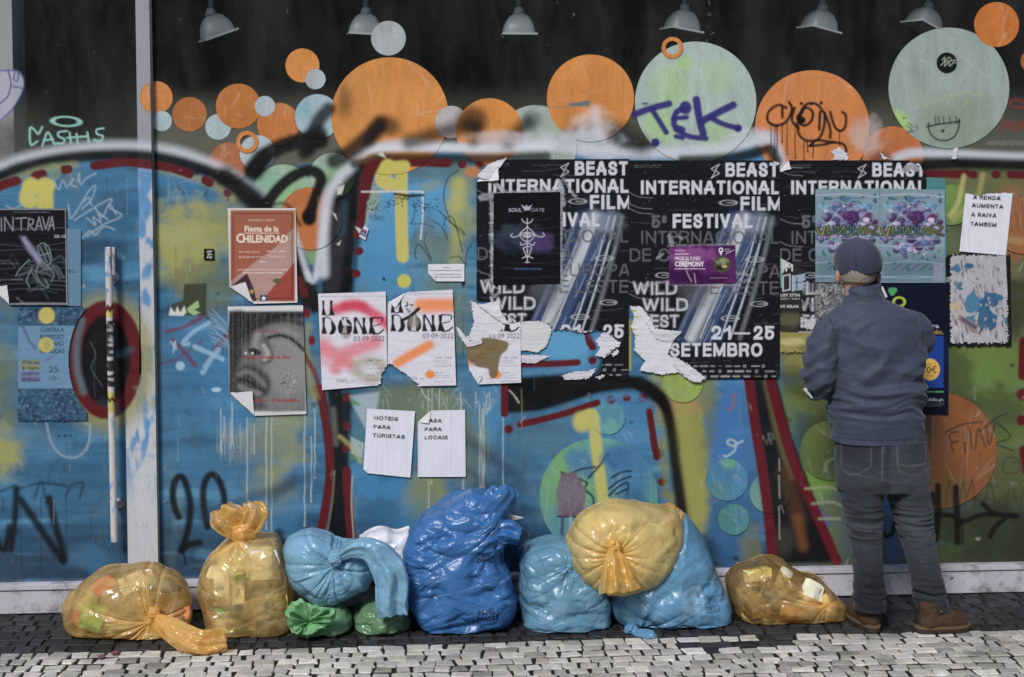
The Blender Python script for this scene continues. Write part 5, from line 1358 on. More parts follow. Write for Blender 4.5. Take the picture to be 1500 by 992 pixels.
# --- purple flyer
c = Canvas(976, 356, 1080, 420, 2, (92, 34, 98))
c.cloud(1010, 372, 40, 12, (150, 84, 150), .7, .8, .08); c.cloud(1000, 404, 30, 12, (44, 14, 60), .8, .8, .08); c.cloud(1040, 408, 30, 10, (52, 18, 66), .8, .8, .08); c.cloud(1060, 366, 16, 8, (60, 20, 76), .8)
c.text('MAGICAL FUNGI', 988, 381, 5.4, (226, 214, 226), 1024, bold=.01); c.text('CEREMONY', 988, 390, 7, (238, 232, 238), 1030, bold=.02); blur_greek(c, 988, 393.5, 1032, 2.4, (226, 214, 226)); blur_greek(c, 988, 372, 1008, 2.4, (226, 214, 226)); blur_greek(c, 988, 367, 1002, 1.8, (226, 214, 226)); blur_greek(c, 1040, 407, 1064, 1.6, (180, 160, 180))
c.ell(1057, 387, 12, 12, (70, 80, 52), .6); c.cloud(1057, 383, 8, 5, (150, 160, 120), .8, .8, .2); c.cloud(1054, 392, 7, 4, (30, 34, 20), .9, .8, .2); c.ell(1060, 390, 4, 2, (196, 170, 120), .8)
c.ell(1055, 366, 3.4, 3.4, (226, 220, 228), .6, 1, 0, 1.6); c.poly([(1052, 368), (1058, 368), (1055, 374)], (226, 220, 228), .5); blur_greek(c, 1061, 365, 1068, 1.8, (226, 214, 226)); blur_greek(c, 1061, 368, 1070, 1.4, (226, 214, 226))
for p in ([(1000, 380), (1006, 400), (1012, 412)], [(1016, 400), (1018, 414)], [(1062, 372), (1074, 366)]): c.stroke(p, 1.2, (206, 186, 206), .6, .7)
bill('purple_flyer', ((979, 361), (1076, 359), (1076, 414), (979, 416)), c, 'small purple flyer taped across the middle black film festival bill', 'flyer', None, 5, .9, M_GLOSSP, .0012, (12, 20), seed=23)

# --- two identical patterned bills
def grape(x0, x1, y0, y1):
    c = Canvas(x0 - 1, y0 - 1, x1 + 1, y1 + 1, 2, (124, 150, 164))
    w, h = x1 - x0, y1 - y0
    R = random.Random(5)
    c.poly([(x0, y0 + h * .72), (x1, y0 + h * .72), (x1, y1), (x0, y1)], (84, 114, 132), 14, .8)
    for k in range(170):
        a = R.random() * 2 * PI; q = R.random() ** .6
        x = x0 + w * .5 + q * w * .46 * math.cos(a); y = y0 + h * .43 + q * h * .3 * math.sin(a)
        r = R.uniform(1.5, 8) * (1.15 - .4 * q)
        colr = R.choice([(150, 144, 186), (120, 116, 162), (168, 162, 196), (104, 84, 130), (92, 112, 160), (84, 48, 100), (178, 174, 204), (70, 66, 110)])
        c.ell(x, y, r, r * .9, tuple(int(v * .62) for v in colr), .5); c.ell(x - r * .12, y - r * .14, r * .86, r * .78, colr, .8); c.ell(x - r * .3, y - r * .35, r * .4, r * .3, tuple(min(240, v + 30) for v in colr), 1, .7)
    c.cloud(x0 + w * .82, y0 + h * .3, 9, 8, (96, 24, 84), .9, .6, .1); c.cloud(x0 + w * .62, y0 + h * .27, 10, 6, (70, 40, 96), .8, .6, .1); c.ell(x0 + w * .79, y0 + h * .33, 5, 3.5, (200, 190, 216), .8)
    for (fx, fy) in ((.12, .18), (.5, .12), (.72, .17), (.3, .22), (.85, .2)):
        x, y = x0 + fx * w, y0 + fy * h
        c.poly([(x - 8, y - 3), (x, y - 6), (x + 8, y - 3), (x + 6, y + 3), (x, y + 7), (x - 6, y + 3)], R.choice([(86, 128, 170), (110, 156, 186), (72, 104, 150)]), 1, .9); c.stroke([(x - 6, y - 2), (x, y + 5), (x + 6, y - 2)], 1, (170, 200, 214), .5, .8)
    for k in range(36):
        x, y = x0 + R.uniform(.05, .95) * w, y0 + R.choice([R.uniform(.06, .15), R.uniform(.66, .86)]) * h
        c.poly([(x - 3, y), (x, y - 2.4), (x + 3, y + 1), (x, y + 3)], R.choice([(40, 104, 96), (70, 130, 84), (50, 84, 120)]), .6, .85)
    for k in range(5): 
        x = x0 + w * (.2 + .14 * k); c.line([(x, y0 + h * .86), (x + 12, y0 + h * .8)], 1.4, (66, 56, 84), .9)
    # scrawled letters in the middle
    gl = [[(2, 0), (8, 10), (14, -2), (10, 12)], [(16, 4), (20, -3), (18, 8), (24, 6)], [(26, -2), (30, 6), (24, 8)], [(34, -3), (34, 9), (38, 3), (42, -3), (41, 9)], [(46, 0), (44, 8), (50, 8), (52, -2)], [(56, -3), (55, 9), (60, 9)], [(62, 9), (66, -3), (70, 9), (72, -2)], [(76, -4), (74, 8), (80, 2), (84, 9)], [(84, -6), (90, -2), (86, 6), (92, 10)]]
    for i, g in enumerate(gl):
        pts = [(x0 + px_ * w / 94, y0 + h * .42 + py_) for px_, py_ in g]
        c.stroke(pts, 4.6, (30, 44, 40), .7, .95); c.stroke(pts, 1.6, [(150, 144, 66), (104, 136, 70), (64, 114, 106), (104, 132, 80), (80, 124, 116), (94, 124, 94), (126, 132, 72), (122, 120, 80), (130, 100, 70)][i], .6)
    blur_greek(c, x0 + w * .3, y0 + h * .1, x0 + w * .72, 2.4, (40, 60, 84)); blur_greek(c, x0 + w * .42, y0 + h * .2, x0 + w * .68, 2, (60, 60, 96))
    for k in range(7):
        y = y0 + R.uniform(.05, .97) * h; c.stroke([(x0, y), (x0 + w * .5, y + R.uniform(-4, 4)), (x1, y + R.uniform(-3, 3))], 1, (180, 196, 208), .5, .55)
    c.poly([(x1 - 16, y1 - 28), (x1 - 3, y1 - 28), (x1 - 3, y1 - 3), (x1 - 16, y1 - 3)], (150, 150, 176), .6, .7) 
    for k in range(7): blur_greek(c, x1 - 15, y1 - 26 + k * 3.4, x1 - 4, 1.6, (110, 104, 140))
    return c
bill('patterned_poster', ((1193, 277), (1287, 276), (1287, 414), (1193, 413)), grape(1193, 1287, 277, 413), 'pale blue bill with purple grape-like balls, left of the pair above the man\'s head', 'poster', 'two patterned blue bills', 5, 1.0, None, .0012, (4, 30), seed=31)
bill('patterned_poster', ((1287.6, 276), (1382, 278), (1383, 414), (1287.6, 414)), grape(1287.6, 1382, 277, 414), 'pale blue bill with purple grape-like balls, right of the pair beside the rent notice', 'poster', 'two patterned blue bills', 5, 1.0, None, .0012, (4, 30), seed=33)
c = Canvas(1340, 250, 1394, 292, 1.5, (70, 128, 132)); scratchy(c, 1340, 250, 1390, 290, 10, (100, 150, 150))
bill('teal_bill', ((1350, 259), (1384, 262), (1387, 430), (1350, 430)), c, 'teal bill showing as a strip behind the right patterned blue bill', 'poster', None, 1, 1.6, seed=35)

# --- strip of an event bill with the date
c = Canvas(1138, 370, 1190, 492, 2, (40, 42, 42))
c.poly([(1141, 378), (1160, 376), (1158, 386), (1150, 390), (1146, 400), (1142, 400)], (190, 194, 190), .6); c.line([(1142, 380), (1144, 420)], 2.4, (110, 170, 150)); c.text('M', 1150, 397, 11, (206, 208, 210), 1160, bold=.02)
for x in (1146, 1160): c.line([(x, 404), (x, 426)], 1.8, (200, 202, 206)); 
c.line([(1146, 404), (1156, 402)], 1.6, (200, 202, 206)); c.line([(1146, 426), (1156, 424)], 1.6, (200, 202, 206)); c.line([(1156, 402), (1156, 424)], 1.6, (200, 202, 206)); c.poly([(1160, 404), (1180, 400), (1179, 424), (1160, 426)], (150, 168, 190), .8); c.line([(1166, 406), (1166, 424)], 1.4, (40, 44, 50)); c.line([(1162, 414), (1178, 412)], 1.2, (60, 66, 74))
c.text('UST 27TH', 1142, 434, 3.8, (214, 214, 218), 1170, bold=.02); c.text('22H—02H', 1142, 438.6, 2.6, (190, 190, 196), 1170); c.text('NT RELAX', 1142, 450.5, 3.8, (214, 214, 218), 1169, bold=.02)
c.cloud(1158, 468, 20, 12, (92, 90, 66), .9); c.cloud(1150, 482, 16, 6, (56, 54, 40), .9)
bill('date_strip', ((1142, 378), (1183, 399), (1174, 486), (1142, 486)), c, 'torn date strip of an event bill, on the left edge of the third black bill', 'poster', None, 4, 1.0, None, .001, mask=lambda x, y: x < 1179 - (y - 400) * .12 + jag(x, y, 7), seed=37)
c = Canvas(1138, 484, 1200, 526, 1.5, (150, 140, 76)); c.cloud(1160, 500, 22, 6, (190, 184, 120), .8); c.cloud(1180, 510, 14, 6, (100, 110, 60), .8)
bill('yellowed_bill', ((1142, 486), (1196, 487), (1184, 520), (1142, 518)), c, 'yellowed crumpled bill remnant below the third black bill, left of the man', 'poster', None, 1, 1.2, None, .004, (8, 14), mask=lambda x, y: y < 516 + jag(x, y, 6), seed=39)

# --- dark blue phone bill behind the man
c = Canvas(1284, 410, 1392, 610, 2, (16, 20, 42))
c.poly([(1292, 492), (1381, 492), (1381, 568), (1292, 568)], (28, 66, 150), .7); c.cloud(1330, 520, 60, 40, (20, 52, 132), .5)
c.ell(1361, 541, 14.5, 16, (214, 172, 66), .6); c.text('10€', 1352, 546, 9.5, (32, 34, 50), 1371, bold=.005); blur_greek(c, 1357, 533, 1364, 2.6, (60, 50, 40)); blur_greek(c, 1356, 550, 1366, 2, (60, 50, 40))
c.ell(1304, 425, 4, 4, (70, 160, 90), .8); c.ell(1309, 425, 4, 4, (70, 160, 90), .8); c.ell(1306, 429, 4, 4, (70, 160, 90), .8); c.line([(1291, 421), (1297, 434)], 3, (220, 222, 226)); c.ell(1316, 442, 10, 8, (176, 190, 50), .8, 1, 0, 3)
c.text('Agora para', 1318, 480, 6, (206, 208, 214), 1374); c.text('todo o mundo.', 1310, 489, 6.2, (206, 164, 60), 1381); c.text('8', 1345, 516, 7, (206, 196, 80), 1352, bold=.01)
blur_greek(c, 1353, 573.5, 1366, 2, (206, 208, 214)); 
for k in range(5): c.line([(1368.4 + k * 2.6, 573.5), (1370 + k * 2.6, 573.5)], 2, (80, 176, 110))
c.text('LycaMobile.pt', 1334, 587, 4.8, (214, 216, 220), 1381); blur_greek(c, 1352, 591, 1381, 1.6, (130, 134, 146)); blur_greek(c, 1352, 594, 1378, 1.6, (130, 134, 146)); blur_greek(c, 1290, 580, 1330, 3, (200, 202, 206))
bill('phone_poster', ((1290, 414), (1388, 414), (1388, 607), (1290, 605)), c, 'dark blue phone offer bill with a yellow price circle, right beside the man', 'poster', None, 3, 1.0, M_GLOSSP, .0006, (3, 12), seed=41)

# --- shredded white and blue bill, with its black backing
c = Canvas(1380, 364, 1488, 516, 1.6, (26, 27, 28)); c.text('CO', 1385, 412, 6, (190, 192, 196), 1392, bold=.02); scratchy(c, 1384, 368, 1482, 512, 14)
bill('black_bill', ((1384, 371), (1479, 369), (1481, 509), (1386, 513)), c, 'black bill that shows round the shredded white and blue bill', 'poster', None, 1, 1.4, M_GLOSSP, mask=lambda x, y: (y < 507 + jag(x, y, 7)) & (y > 373 + jag(x, y, 5, .3, 3)), seed=43)
c = Canvas(1384, 364, 1488, 516, 1.8, (172, 170, 176))
for k in range(150):
    x, y = random.uniform(1391, 1478), random.uniform(372, 508); h = random.uniform(2, 12)
    c.poly([(x - 1, y), (x + 1, y - h * .3), (x + 2 + random.random() * 2, y + h), (x - .5, y + h * .6)], random.choice([(60, 62, 70), (116, 116, 124), (140, 138, 146), (196, 194, 196)]), .5, .75)
for (x, y, rx, ry) in ((1400, 394, 8, 7), (1418, 390, 7, 5), (1404, 420, 6, 6), (1424, 446, 16, 18), (1450, 440, 16, 14), (1440, 462, 10, 24), (1452, 470, 8, 16), (1462, 436, 8, 6), (1420, 470, 10, 10), (1474, 470, 6, 6)):
    c.poly([(x + rx * random.uniform(.6, 1.2) * math.cos(a), y + ry * random.uniform(.6, 1.2) * math.sin(a)) for a in np.linspace(0, 2 * PI, 13)[:-1]], random.choice([(44, 108, 146), (56, 120, 156), (40, 92, 130)]), .8, .95, rough=3)
for k in range(26): c.poly([(x := random.uniform(1412, 1462), y := random.uniform(432, 486)), (x + 4, y + 2), (x + 1, y + 6)], random.choice([(120, 104, 110), (90, 100, 120), (176, 176, 180)]), .6, .8)
c.poly([(1404, 460), (1432, 476), (1430, 486), (1402, 468)], (150, 116, 92), .8, .95); c.poly([(1408, 464), (1430, 478), (1428, 483), (1406, 469)], (60, 84, 116), .7, .9); c.poly([(1414, 472), (1424, 482), (1434, 490), (1422, 486)], (140, 110, 100), .7, .9)
c.ell(1470, 498, 8, 8, (170, 172, 176), .8, .9, 0, 2); c.cloud(1398, 448, 10, 6, (196, 166, 110), .6)
bill('shredded_bill', ((1389, 372), (1472, 372), (1478, 505), (1391, 505)), c, 'shredded white and blue bill below the white rent notice', 'poster', None, 2, 1.0, None, .0016, (14, 16), lambda x, y: (x > 1391 + jag(x, y, 5)) & (x < 1475 + jag(x, y, 7, .3, 2)) & (y < 502 + jag(x, y, 8, .3, 4)) & (y > 374 + jag(x, y, 6, .3, 6)), seed=45)

# --- white protest notices
def notice(quad, lines, label, lay, rot=0.0, folds=(), mask=None, seed=0.0, extra=None):
    xs, ys = [p[0] for p in quad], [p[1] for p in quad]
    c = Canvas(min(xs) - 2, min(ys) - 2, max(xs) + 2, max(ys) + 2, 2, (216, 216, 230))
    for t, xa, xb, y, cap in lines: c.grot(t, xa, y, cap, (18, 18, 22), xb, .25, 1, 0, rot)
    if extra: extra(c)
    return bill('protest_notice', quad, c, label, 'notice', 'white protest notices', lay, .9, None, .0022, (34, 3), mask, folds, seed=seed)
notice(((538, 598), (608, 602), (601, 699), (532, 692)), [('HOTEIS', 548, 583, 614.5, 6), ('PARA', 547, 572, 627.5, 6), ('TURISTAS', 546, 593, 640, 6)], 'white notice that reads hotels for tourists in Portuguese, left of a pair', 2, .06, [((534, 689), (1, -1), .006)], seed=51)
notice(((612, 601), (681, 600), (682, 698), (612, 698)), [('CASA', 622, 647, 619, 6), ('PARA', 622, 647, 631.5, 6), ('LOCAIS', 622, 656, 643.5, 6)], 'white notice that reads house for locals in Portuguese, folded upper left corner', 2, 0.0, [((618, 612), (1, 1.15), .010)], seed=53)
def hl(c):
    for k in range(5): blur_greek(c, 1424, 330 + k * 7, 1470, 0, (200, 200, 210), .2)
notice(((1413, 281), (1482, 279), (1472, 374), (1404, 368)), [('A RENDA', 1424, 1464, 292, 6.5), ('AUMENTA', 1422, 1468, 304, 6.5), ('A RAIVA', 1421, 1458, 317.5, 6.5), ('TAMBÉM', 1420, 1458, 331, 6.5)], 'white notice about rising rent, pasted right above the shredded bill', 3, .05, mask=lambda x, y: y > 283 + 5 * np.exp(-((x - 1432) / 9) ** 2) + jag(x, y, 2), seed=55)
c = Canvas(624, 385, 684, 414, 2.5, (214, 216, 224))
for k in range(4): blur_greek(c, 630 if k else 650, 392 + k * 4 + (2 if k > 1 else 0), 676 if k else 660, 2, (60, 62, 70), .9)
bill('small_notice', ((627, 387), (680, 386.5), (680, 412), (627, 412)), c, 'smallest white notice with lines of tiny print, left of the first black bill', 'notice', None, 2, .8, None, .0008, (10, 10), folds=[((630, 404), (1, -.9), .006)], seed=57)

# --- three event sheets with odd black letters
def odd_letter(c, ch, x, y, w, h, col=(32, 32, 36)):
    """fat wavy display capital: thick stems that swell, hairline joins"""
    def stem(xa, top=0.0, bot=1.0, wid=.30, lean=0.0):
        a = wid * w
        c.poly([(xa, y - h * (1 - top)), (xa + a * .7, y - h * (1 - top)), (xa + a * .55 + lean * w, y - h * .55), (xa + a * 1.15 + lean * w, y - h * (1 - bot)), (xa - a * .15 + lean * w, y - h * (1 - bot)), (xa + a * .12, y - h * .5)], col, .5)
    def hair(p, wd=1.3): c.stroke(p, wd, col, .5)
    if ch == 'U':
        stem(x); stem(x + w * .62, wid=.36); hair([(x + w * .28, y - h * .02), (x + w * .5, y), (x + w * .7, y - h * .1)], 1.6)
    if ch == 'D':
        stem(x, wid=.32); hair([(x + w * .1, y - h), (x + w * .5, y - h * .98), (x + w * .8, y - h * .7)], 1.6); c.poly([(x + w * .62, y - h * .8), (x + w * .9, y - h * .6), (x + w, y - h * .3), (x + w * .82, y), (x + w * .5, y), (x + w * .66, y - h * .3)], col, .5, smooth=True)
    if ch == 'O':
        c.poly([(x + w * .1, y - h * .8), (x + w * .4, y - h), (x + w * .42, y - h * .6), (x + w * .3, y - h * .1), (x + w * .1, y - h * .05), (x, y - h * .4)], col, .5, smooth=True); c.poly([(x + w * .6, y - h), (x + w * .95, y - h * .7), (x + w, y - h * .2), (x + w * .7, y), (x + w * .62, y - h * .4)], col, .5, smooth=True); hair([(x + w * .3, y - h), (x + w * .7, y - h)]); hair([(x + w * .2, y - 1), (x + w * .8, y)])
    if ch == 'N':
        stem(x, wid=.3); stem(x + w * .62, wid=.34); hair([(x + w * .16, y - h), (x + w * .5, y - h * .5), (x + w * .74, y)], 2.6)
    if ch == 'E':
        stem(x, wid=.42); hair([(x + w * .2, y - h), (x + w * .6, y - h), (x + w * .95, y - h * .95), (x + w * .9, y - h * .72)], 2); hair([(x + w * .3, y - h * .5), (x + w * .6, y - h * .55), (x + w * .8, y - h * .62)], 1.6); hair([(x + w * .3, y), (x + w * .7, y - 1), (x + w, y - h * .25)], 2.4)
def done_sheet(x0, y0, x1, y1, kind):
    c = Canvas(x0 - 4, y0 - 4, x1 + 4, y1 + 4, 2, (212, 210, 222))
    w = x1 - x0
    if kind == 0:
        S = lambda p, wd, col, op: c.stroke(p, wd, col, wd * .36, op)
        S([(x0 + 25, y0 + 24), (x0 + 55, y0 + 17), (x0 + 80, y0 + 30), (x0 + 104, y0 + 48)], 16, (214, 60, 92), .9); S([(x0 + 40, y0 + 20), (x0 + 66, y0 + 20)], 14, (206, 40, 76), .7)
        S([(x0 + 8, y0 + 80), (x0 + 30, y0 + 90), (x0 + 52, y0 + 84), (x0 + 84, y0 + 72)], 20, (220, 96, 110), .75); S([(x0 + 26, y0 + 110), (x0 + 34, y0 + 100), (x0 + 46, y0 + 104)], 18, (224, 110, 122), .8); S([(x0 + 4, y0 + 74), (x0 + 12, y0 + 96)], 26, (226, 130, 140), .5)
        c.ell(x0 + 76, y0 + 112, 26, 18, (150, 146, 104), 8, .8, 0, 9); c.ell(x0 + 41, y0 + 56, 8, 11, (120, 112, 70), 3, .7)
    else:
        S = lambda p, wd, col, op: c.stroke(p, wd, col, wd * .28, op)
        S([(x0 + 50, y0 + 22), (x0 + 80, y0 + 22), (x0 + 98, y0 + 22)], 20, (236, 140, 72), .95)
        S([(x0 + 16, y0 + 106), (x0 + 40, y0 + 92), (x0 + 62, y0 + 80)], 14, (236, 138, 62), .95); c.ell(x0 + 63, y0 + 123, 7, 6, (236, 132, 52), 1.5)
    blur_greek(c, x0 + 5, y0 + 5, x1 - 4, 2, (120, 118, 130), .6)
    k = (70, 62, 58)
    lx = x0 + 6
    odd_letter(c, 'U', x0 + 6, y0 + 33, 18, 22)
    for i, ch in enumerate('DONE'): odd_letter(c, ch, x0 + 6 + i * 23, y0 + 60, 20.5, 24)
    c.text('03·09·2022', x0 + 52, y0 + 70, 7, (40, 40, 48), x0 + 97)
    if kind == 0: c.poly([(x0 + 34, y0 + 37), (x0 + 48, y0 + 48), (x0 + 36, y0 + 47)], (206, 206, 216), .6, .9)
    for yy, wd, s in ((100, 24, '21H00 · 22H30'), (104, 18, ''), (107, 20, ''), (111, 24, 'Rua da Torrinha 98'), (122, 12, '22H30'), (126, 22, ''), (129, 24, ''), (134, 26, 'Rua de Júlio Dinis 740')):
        if s: c.text(s, x0 + 70, y0 + yy, 2.6 if yy in (100, 122) else 1.9, (60, 60, 72), x0 + 70 + wd)
        else: blur_greek(c, x0 + 70, y0 + yy - 1, x0 + 70 + wd, 1.4, (110, 110, 124), .7)
    c.text('TAINTA', x0 + 26, y0 + 131, 5, (70, 68, 76), x0 + 44); blur_greek(c, x0 + 48, y0 + 129, x0 + 54, 2, (90, 90, 100))
    for k in range(60): c.dot(random.uniform(x0, x1), random.uniform(y0, y1), random.uniform(.3, .7), (130, 128, 134), .4, .6)
    return c
G3 = 'white event sheets with fat black letters'
bill('event_sheet', ((466, 430), (565, 427), (568, 563), (472, 571)), done_sheet(466, 429, 567, 570, 0), 'white event sheet with pink spray and fat black letters, left of three', 'poster', G3, 2, .95, None, .0022, (5, 26), lambda x, y: ~inpoly([(548, 572), (556, 562), (560, 545), (571, 530), (574, 575)], x + jag(x, y, 5), y), seed=61)
c = done_sheet(567, 425, 668, 566, 1)
c.stroke([(591, 468), (602, 462), (613, 452)], 5, (38, 36, 36), 1); c.ell(606, 472, 8, 9, (150, 146, 132), 3, .7)
for k in range(24): c.dot(random.gauss(598, 4), random.gauss(452, 5), random.uniform(.5, 1.6), (70, 66, 60), .5, .9)
bill('event_sheet', ((568, 429), (663, 424), (668, 564), (568, 566)), c, 'white event sheet with orange spray and fat black letters, middle of three', 'poster', G3, 3, .95, None, .0022, (5, 26), lambda x, y: ~inpoly([(562, 534), (572, 532), (586, 542), (598, 550), (606, 558), (614, 562), (606, 570), (562, 570)], x + jag(x, y, 4), y + jag(x, y, 3, .3, 5)), [((580, 436), (.55, 1), .006)], seed=63)
c = done_sheet(664, 425, 763, 564, 2)
c.poly([(660, 430), (736, 430), (736, 480), (730, 488), (700, 492), (660, 496)], (214, 214, 220), 1, .96)
c.poly([(700, 498), (712, 494), (736, 498), (744, 502), (742, 512), (734, 520), (730, 536), (728, 550), (720, 554), (716, 548), (714, 540), (698, 536), (684, 524), (674, 516), (682, 500)], (116, 100, 66), 1.6, .97, True)
for k in range(30):
    x, y = random.uniform(682, 736), random.uniform(500, 535); c.line([(x, y), (x + random.uniform(4, 14), y + random.uniform(-2, 6))], .9, random.choice([(84, 70, 44), (150, 134, 96)]), .6)
bill('event_sheet', ((674, 446), (762, 470), (763, 560), (690, 563)), c, 'ripped event sheet with a brown spray blotch, right of three', 'poster', G3, 3, .9, None, .003, (8, 20), lambda x, y: ~inpoly([(668, 440), (698, 440), (692, 452), (696, 470), (690, 488), (682, 496), (672, 512), (668, 512)], x + jag(x, y, 7, .3), y + jag(x, y, 5, .3, 3)) & ~inpoly([(740, 460), (766, 460), (766, 469), (752, 474)], x, y), [((686, 540), (1, -.62), .010)], seed=65)
scrap([(690, 440), (706, 447), (736, 470), (726, 480), (704, 494), (688, 492), (694, 470)], 'white torn top of the ripped event sheet, under a curled black bill corner', 4, jagp=7, seed=66)
scrap([(700, 446), (730, 440), (734, 458), (746, 474), (736, 473), (718, 460)], 'white curled paper corner of the first black bill, over the ripped event sheet', 6, lift=.009, jagp=1, seed=67)
scrap([(698, 258), (716, 240), (742, 231), (733, 244), (715, 264)], 'white folded-over top left corner of the first black bill', 5, lift=.009, jagp=.8, seed=68)
scrap([(668, 478), (674, 482), (688, 500), (704, 494), (706, 502), (694, 506), (684, 508), (672, 490)], 'twisted white paper shred left of the brown spray blotch', 5, lift=.006, jagp=2, seed=69)

# --- orange festival bill, black and white portrait bill
c = Canvas(330, 300, 440, 450, 2.2, (206, 204, 204))
c.poly([(338, 308), (432, 308), (432, 441), (338, 441)], (160, 92, 66), .8)
c.poly([(338, 412), (372, 385), (400, 366), (432, 332), (432, 385), (404, 420), (384, 441), (338, 441)], (176, 140, 130), .8); c.poly([(432, 384), (404, 416), (384, 441), (432, 441)], (156, 66, 54), .8); c.poly([(338, 420), (362, 400), (372, 422), (376, 441), (338, 441)], (66, 42, 62), .8)
for p in ([(342, 313), (428, 313), (428, 437), (342, 437), (342, 313)],): c.stroke(p, 1.2, (70, 40, 36), .5, .9, False)
CR = (226, 214, 196)
c.text('SETEMBRO 17 • PORTO', 364, 324, 2.6, CR, 402); c.text('Fiesta de la', 359, 339, 8, CR, 408, bold=.03); c.text('C', 347, 355, 12.5, CR, 357, bold=.03); c.text('HILENIDAD', 357, 355, 10.5, CR, 421, bold=.03)
c.line([(358, 341.5), (382, 341.5)], 1, CR); c.line([(386, 341.5), (409, 341.5)], 1, CR); c.dot(384, 341.5, 1.2, CR)
for t_, xa, xb, yy in (('Concursos típicos', 350, 381, 370), ('Stand de comida', 391, 419, 369), ('Stand de artesanías', 350, 385, 377.5), ('Conversatorios', 393, 419, 377), ('Talleres', 379, 391, 384.5)): c.text(t_, xa, yy, 2.6, CR, xb)
blur_greek(c, 349, 395, 422, 2.6, CR); blur_greek(c, 356, 399.5, 414, 2.6, CR)
c.ell(406, 411, 6, 3.2, (70, 84, 40), .8); blur_greek(c, 402, 411, 410, 2, (120, 140, 60))
c.ell(369, 427, 3, 3, (180, 150, 60), .6); c.cloud(358, 426, 8, 5, (150, 70, 60), .8)
c.poly([(381, 432), (392, 432), (392, 441), (381, 441)], (40, 66, 110), .5); c.poly([(386.5, 432.6), (387.6, 435.4), (390.6, 435.6), (388.3, 437.4), (389.2, 440.4), (386.5, 438.8), (383.8, 440.4), (384.7, 437.4), (382.4, 435.6), (385.4, 435.4)], (224, 224, 230), .4)
bill('fiesta_poster', ((334, 305), (433, 305), (436, 443), (337, 446)), c, 'orange brown festival bill with cream letters and a white border', 'poster', None, 2, .95, M_PAPER, .0016, (4, 18), folds=[((350, 430), (.7, -1), .010)], seed=71)
c = Canvas(330, 446, 452, 614, 2, (206, 206, 208))
c.poly([(336, 458), (444, 456), (446, 600), (360, 600), (337, 574)], (92, 92, 94), .8)
c.poly([(336, 456), (446, 456), (448, 602), (336, 602)], (100, 100, 102), .8)
c.cloud(424, 540, 44, 60, (138, 138, 140), .9, .2, .01); c.cloud(416, 476, 30, 12, (120, 120, 122), .7, .3, .02); c.cloud(404, 590, 40, 14, (120, 120, 122), .8, .3, .02)
c.poly([(336, 456), (356, 456), (362, 476), (352, 500), (356, 520), (346, 548), (344, 602), (336, 602)], (34, 34, 36), 5, .95, True)
c.poly([(338, 457), (446, 457), (444, 466), (416, 465), (388, 474), (368, 488), (338, 494)], (24, 24, 26), 3, .96, True); c.cloud(352, 486, 22, 22, (30, 30, 32), .9)
c.stroke([(372, 484), (392, 472), (420, 468), (444, 474)], 9, (32, 32, 34), 4, .85)
c.stroke([(394, 494), (410, 491), (428, 497), (446, 513)], 4.5, (18, 18, 20), 1.6); c.stroke([(392, 488), (414, 483), (438, 491)], 5, (146, 146, 148), 4, .7); c.stroke([(398, 502), (420, 504), (442, 520)], 5, (146, 146, 148), 4, .6)
c.stroke([(378, 488), (374, 506), (382, 520)], 9, (150, 150, 152), 5, .8); c.stroke([(388, 496), (398, 516), (396, 528), (384, 532)], 5, (70, 70, 72), 3, .8); c.stroke([(386, 506), (393, 518), (388, 526)], 6, (176, 176, 178), 2.5, .8)
c.ell(374, 515, 10, 5, (10, 10, 12), 1.8, 1, .3)
c.poly([(346, 540), (362, 534), (382, 540), (396, 556), (394, 574), (380, 584), (358, 590), (344, 578)], (48, 48, 50), 5, .9, True)
c.stroke([(350, 548), (362, 544), (374, 550), (388, 564)], 7, (112, 112, 114), 3, .9); c.stroke([(348, 556), (362, 557), (376, 566), (388, 574)], 3.2, (12, 12, 14), 1.4, .95); c.stroke([(352, 566), (366, 572), (380, 576)], 8, (124, 124, 126), 3, .85)
c.cloud(366, 594, 26, 7, (50, 50, 52), .8)
c.soften(9)
for k in range(900): c.dot(random.uniform(337, 445), random.uniform(458, 602), .6, random.choice([(30, 30, 30), (190, 190, 190)]), .5, .16)
for k in range(70): c.dot(random.gauss(424, 7), random.gauss(560, 12), random.uniform(.5, 1.6), random.choice([(150, 150, 150), (60, 60, 62), (170, 168, 160)]), .5, .7)
for k in range(34):
    x = random.uniform(337, 444); c.line([(x, 458), (x + random.uniform(-1, 1), 600)], .7, (150, 150, 152), random.uniform(.1, .35))
RD = (150, 40, 44)
c.text('PALÁCIO', 374, 487, 4.4, RD, 408, bold=.02); c.text('Fausto Geraldes da Silva', 358, 525, 4.6, RD, 425, bold=.03); c.text('11 Setembro – 29 de Setembro', 358, 588, 4.6, RD, 439, bold=.03)
c.dot(360, 517, 1.6, (214, 214, 216)); c.dot(370, 517, 1.6, (214, 214, 216))
bill('portrait_poster', ((334, 449), (444, 447), (449, 606), (336, 610)), c, 'black and white bill of a tilted face with red lettering, below the orange festival bill', 'poster', None, 2, .95, M_PAPER, .0012, (24, 6), folds=[((352, 590), (.9, -1), .008)], seed=73)

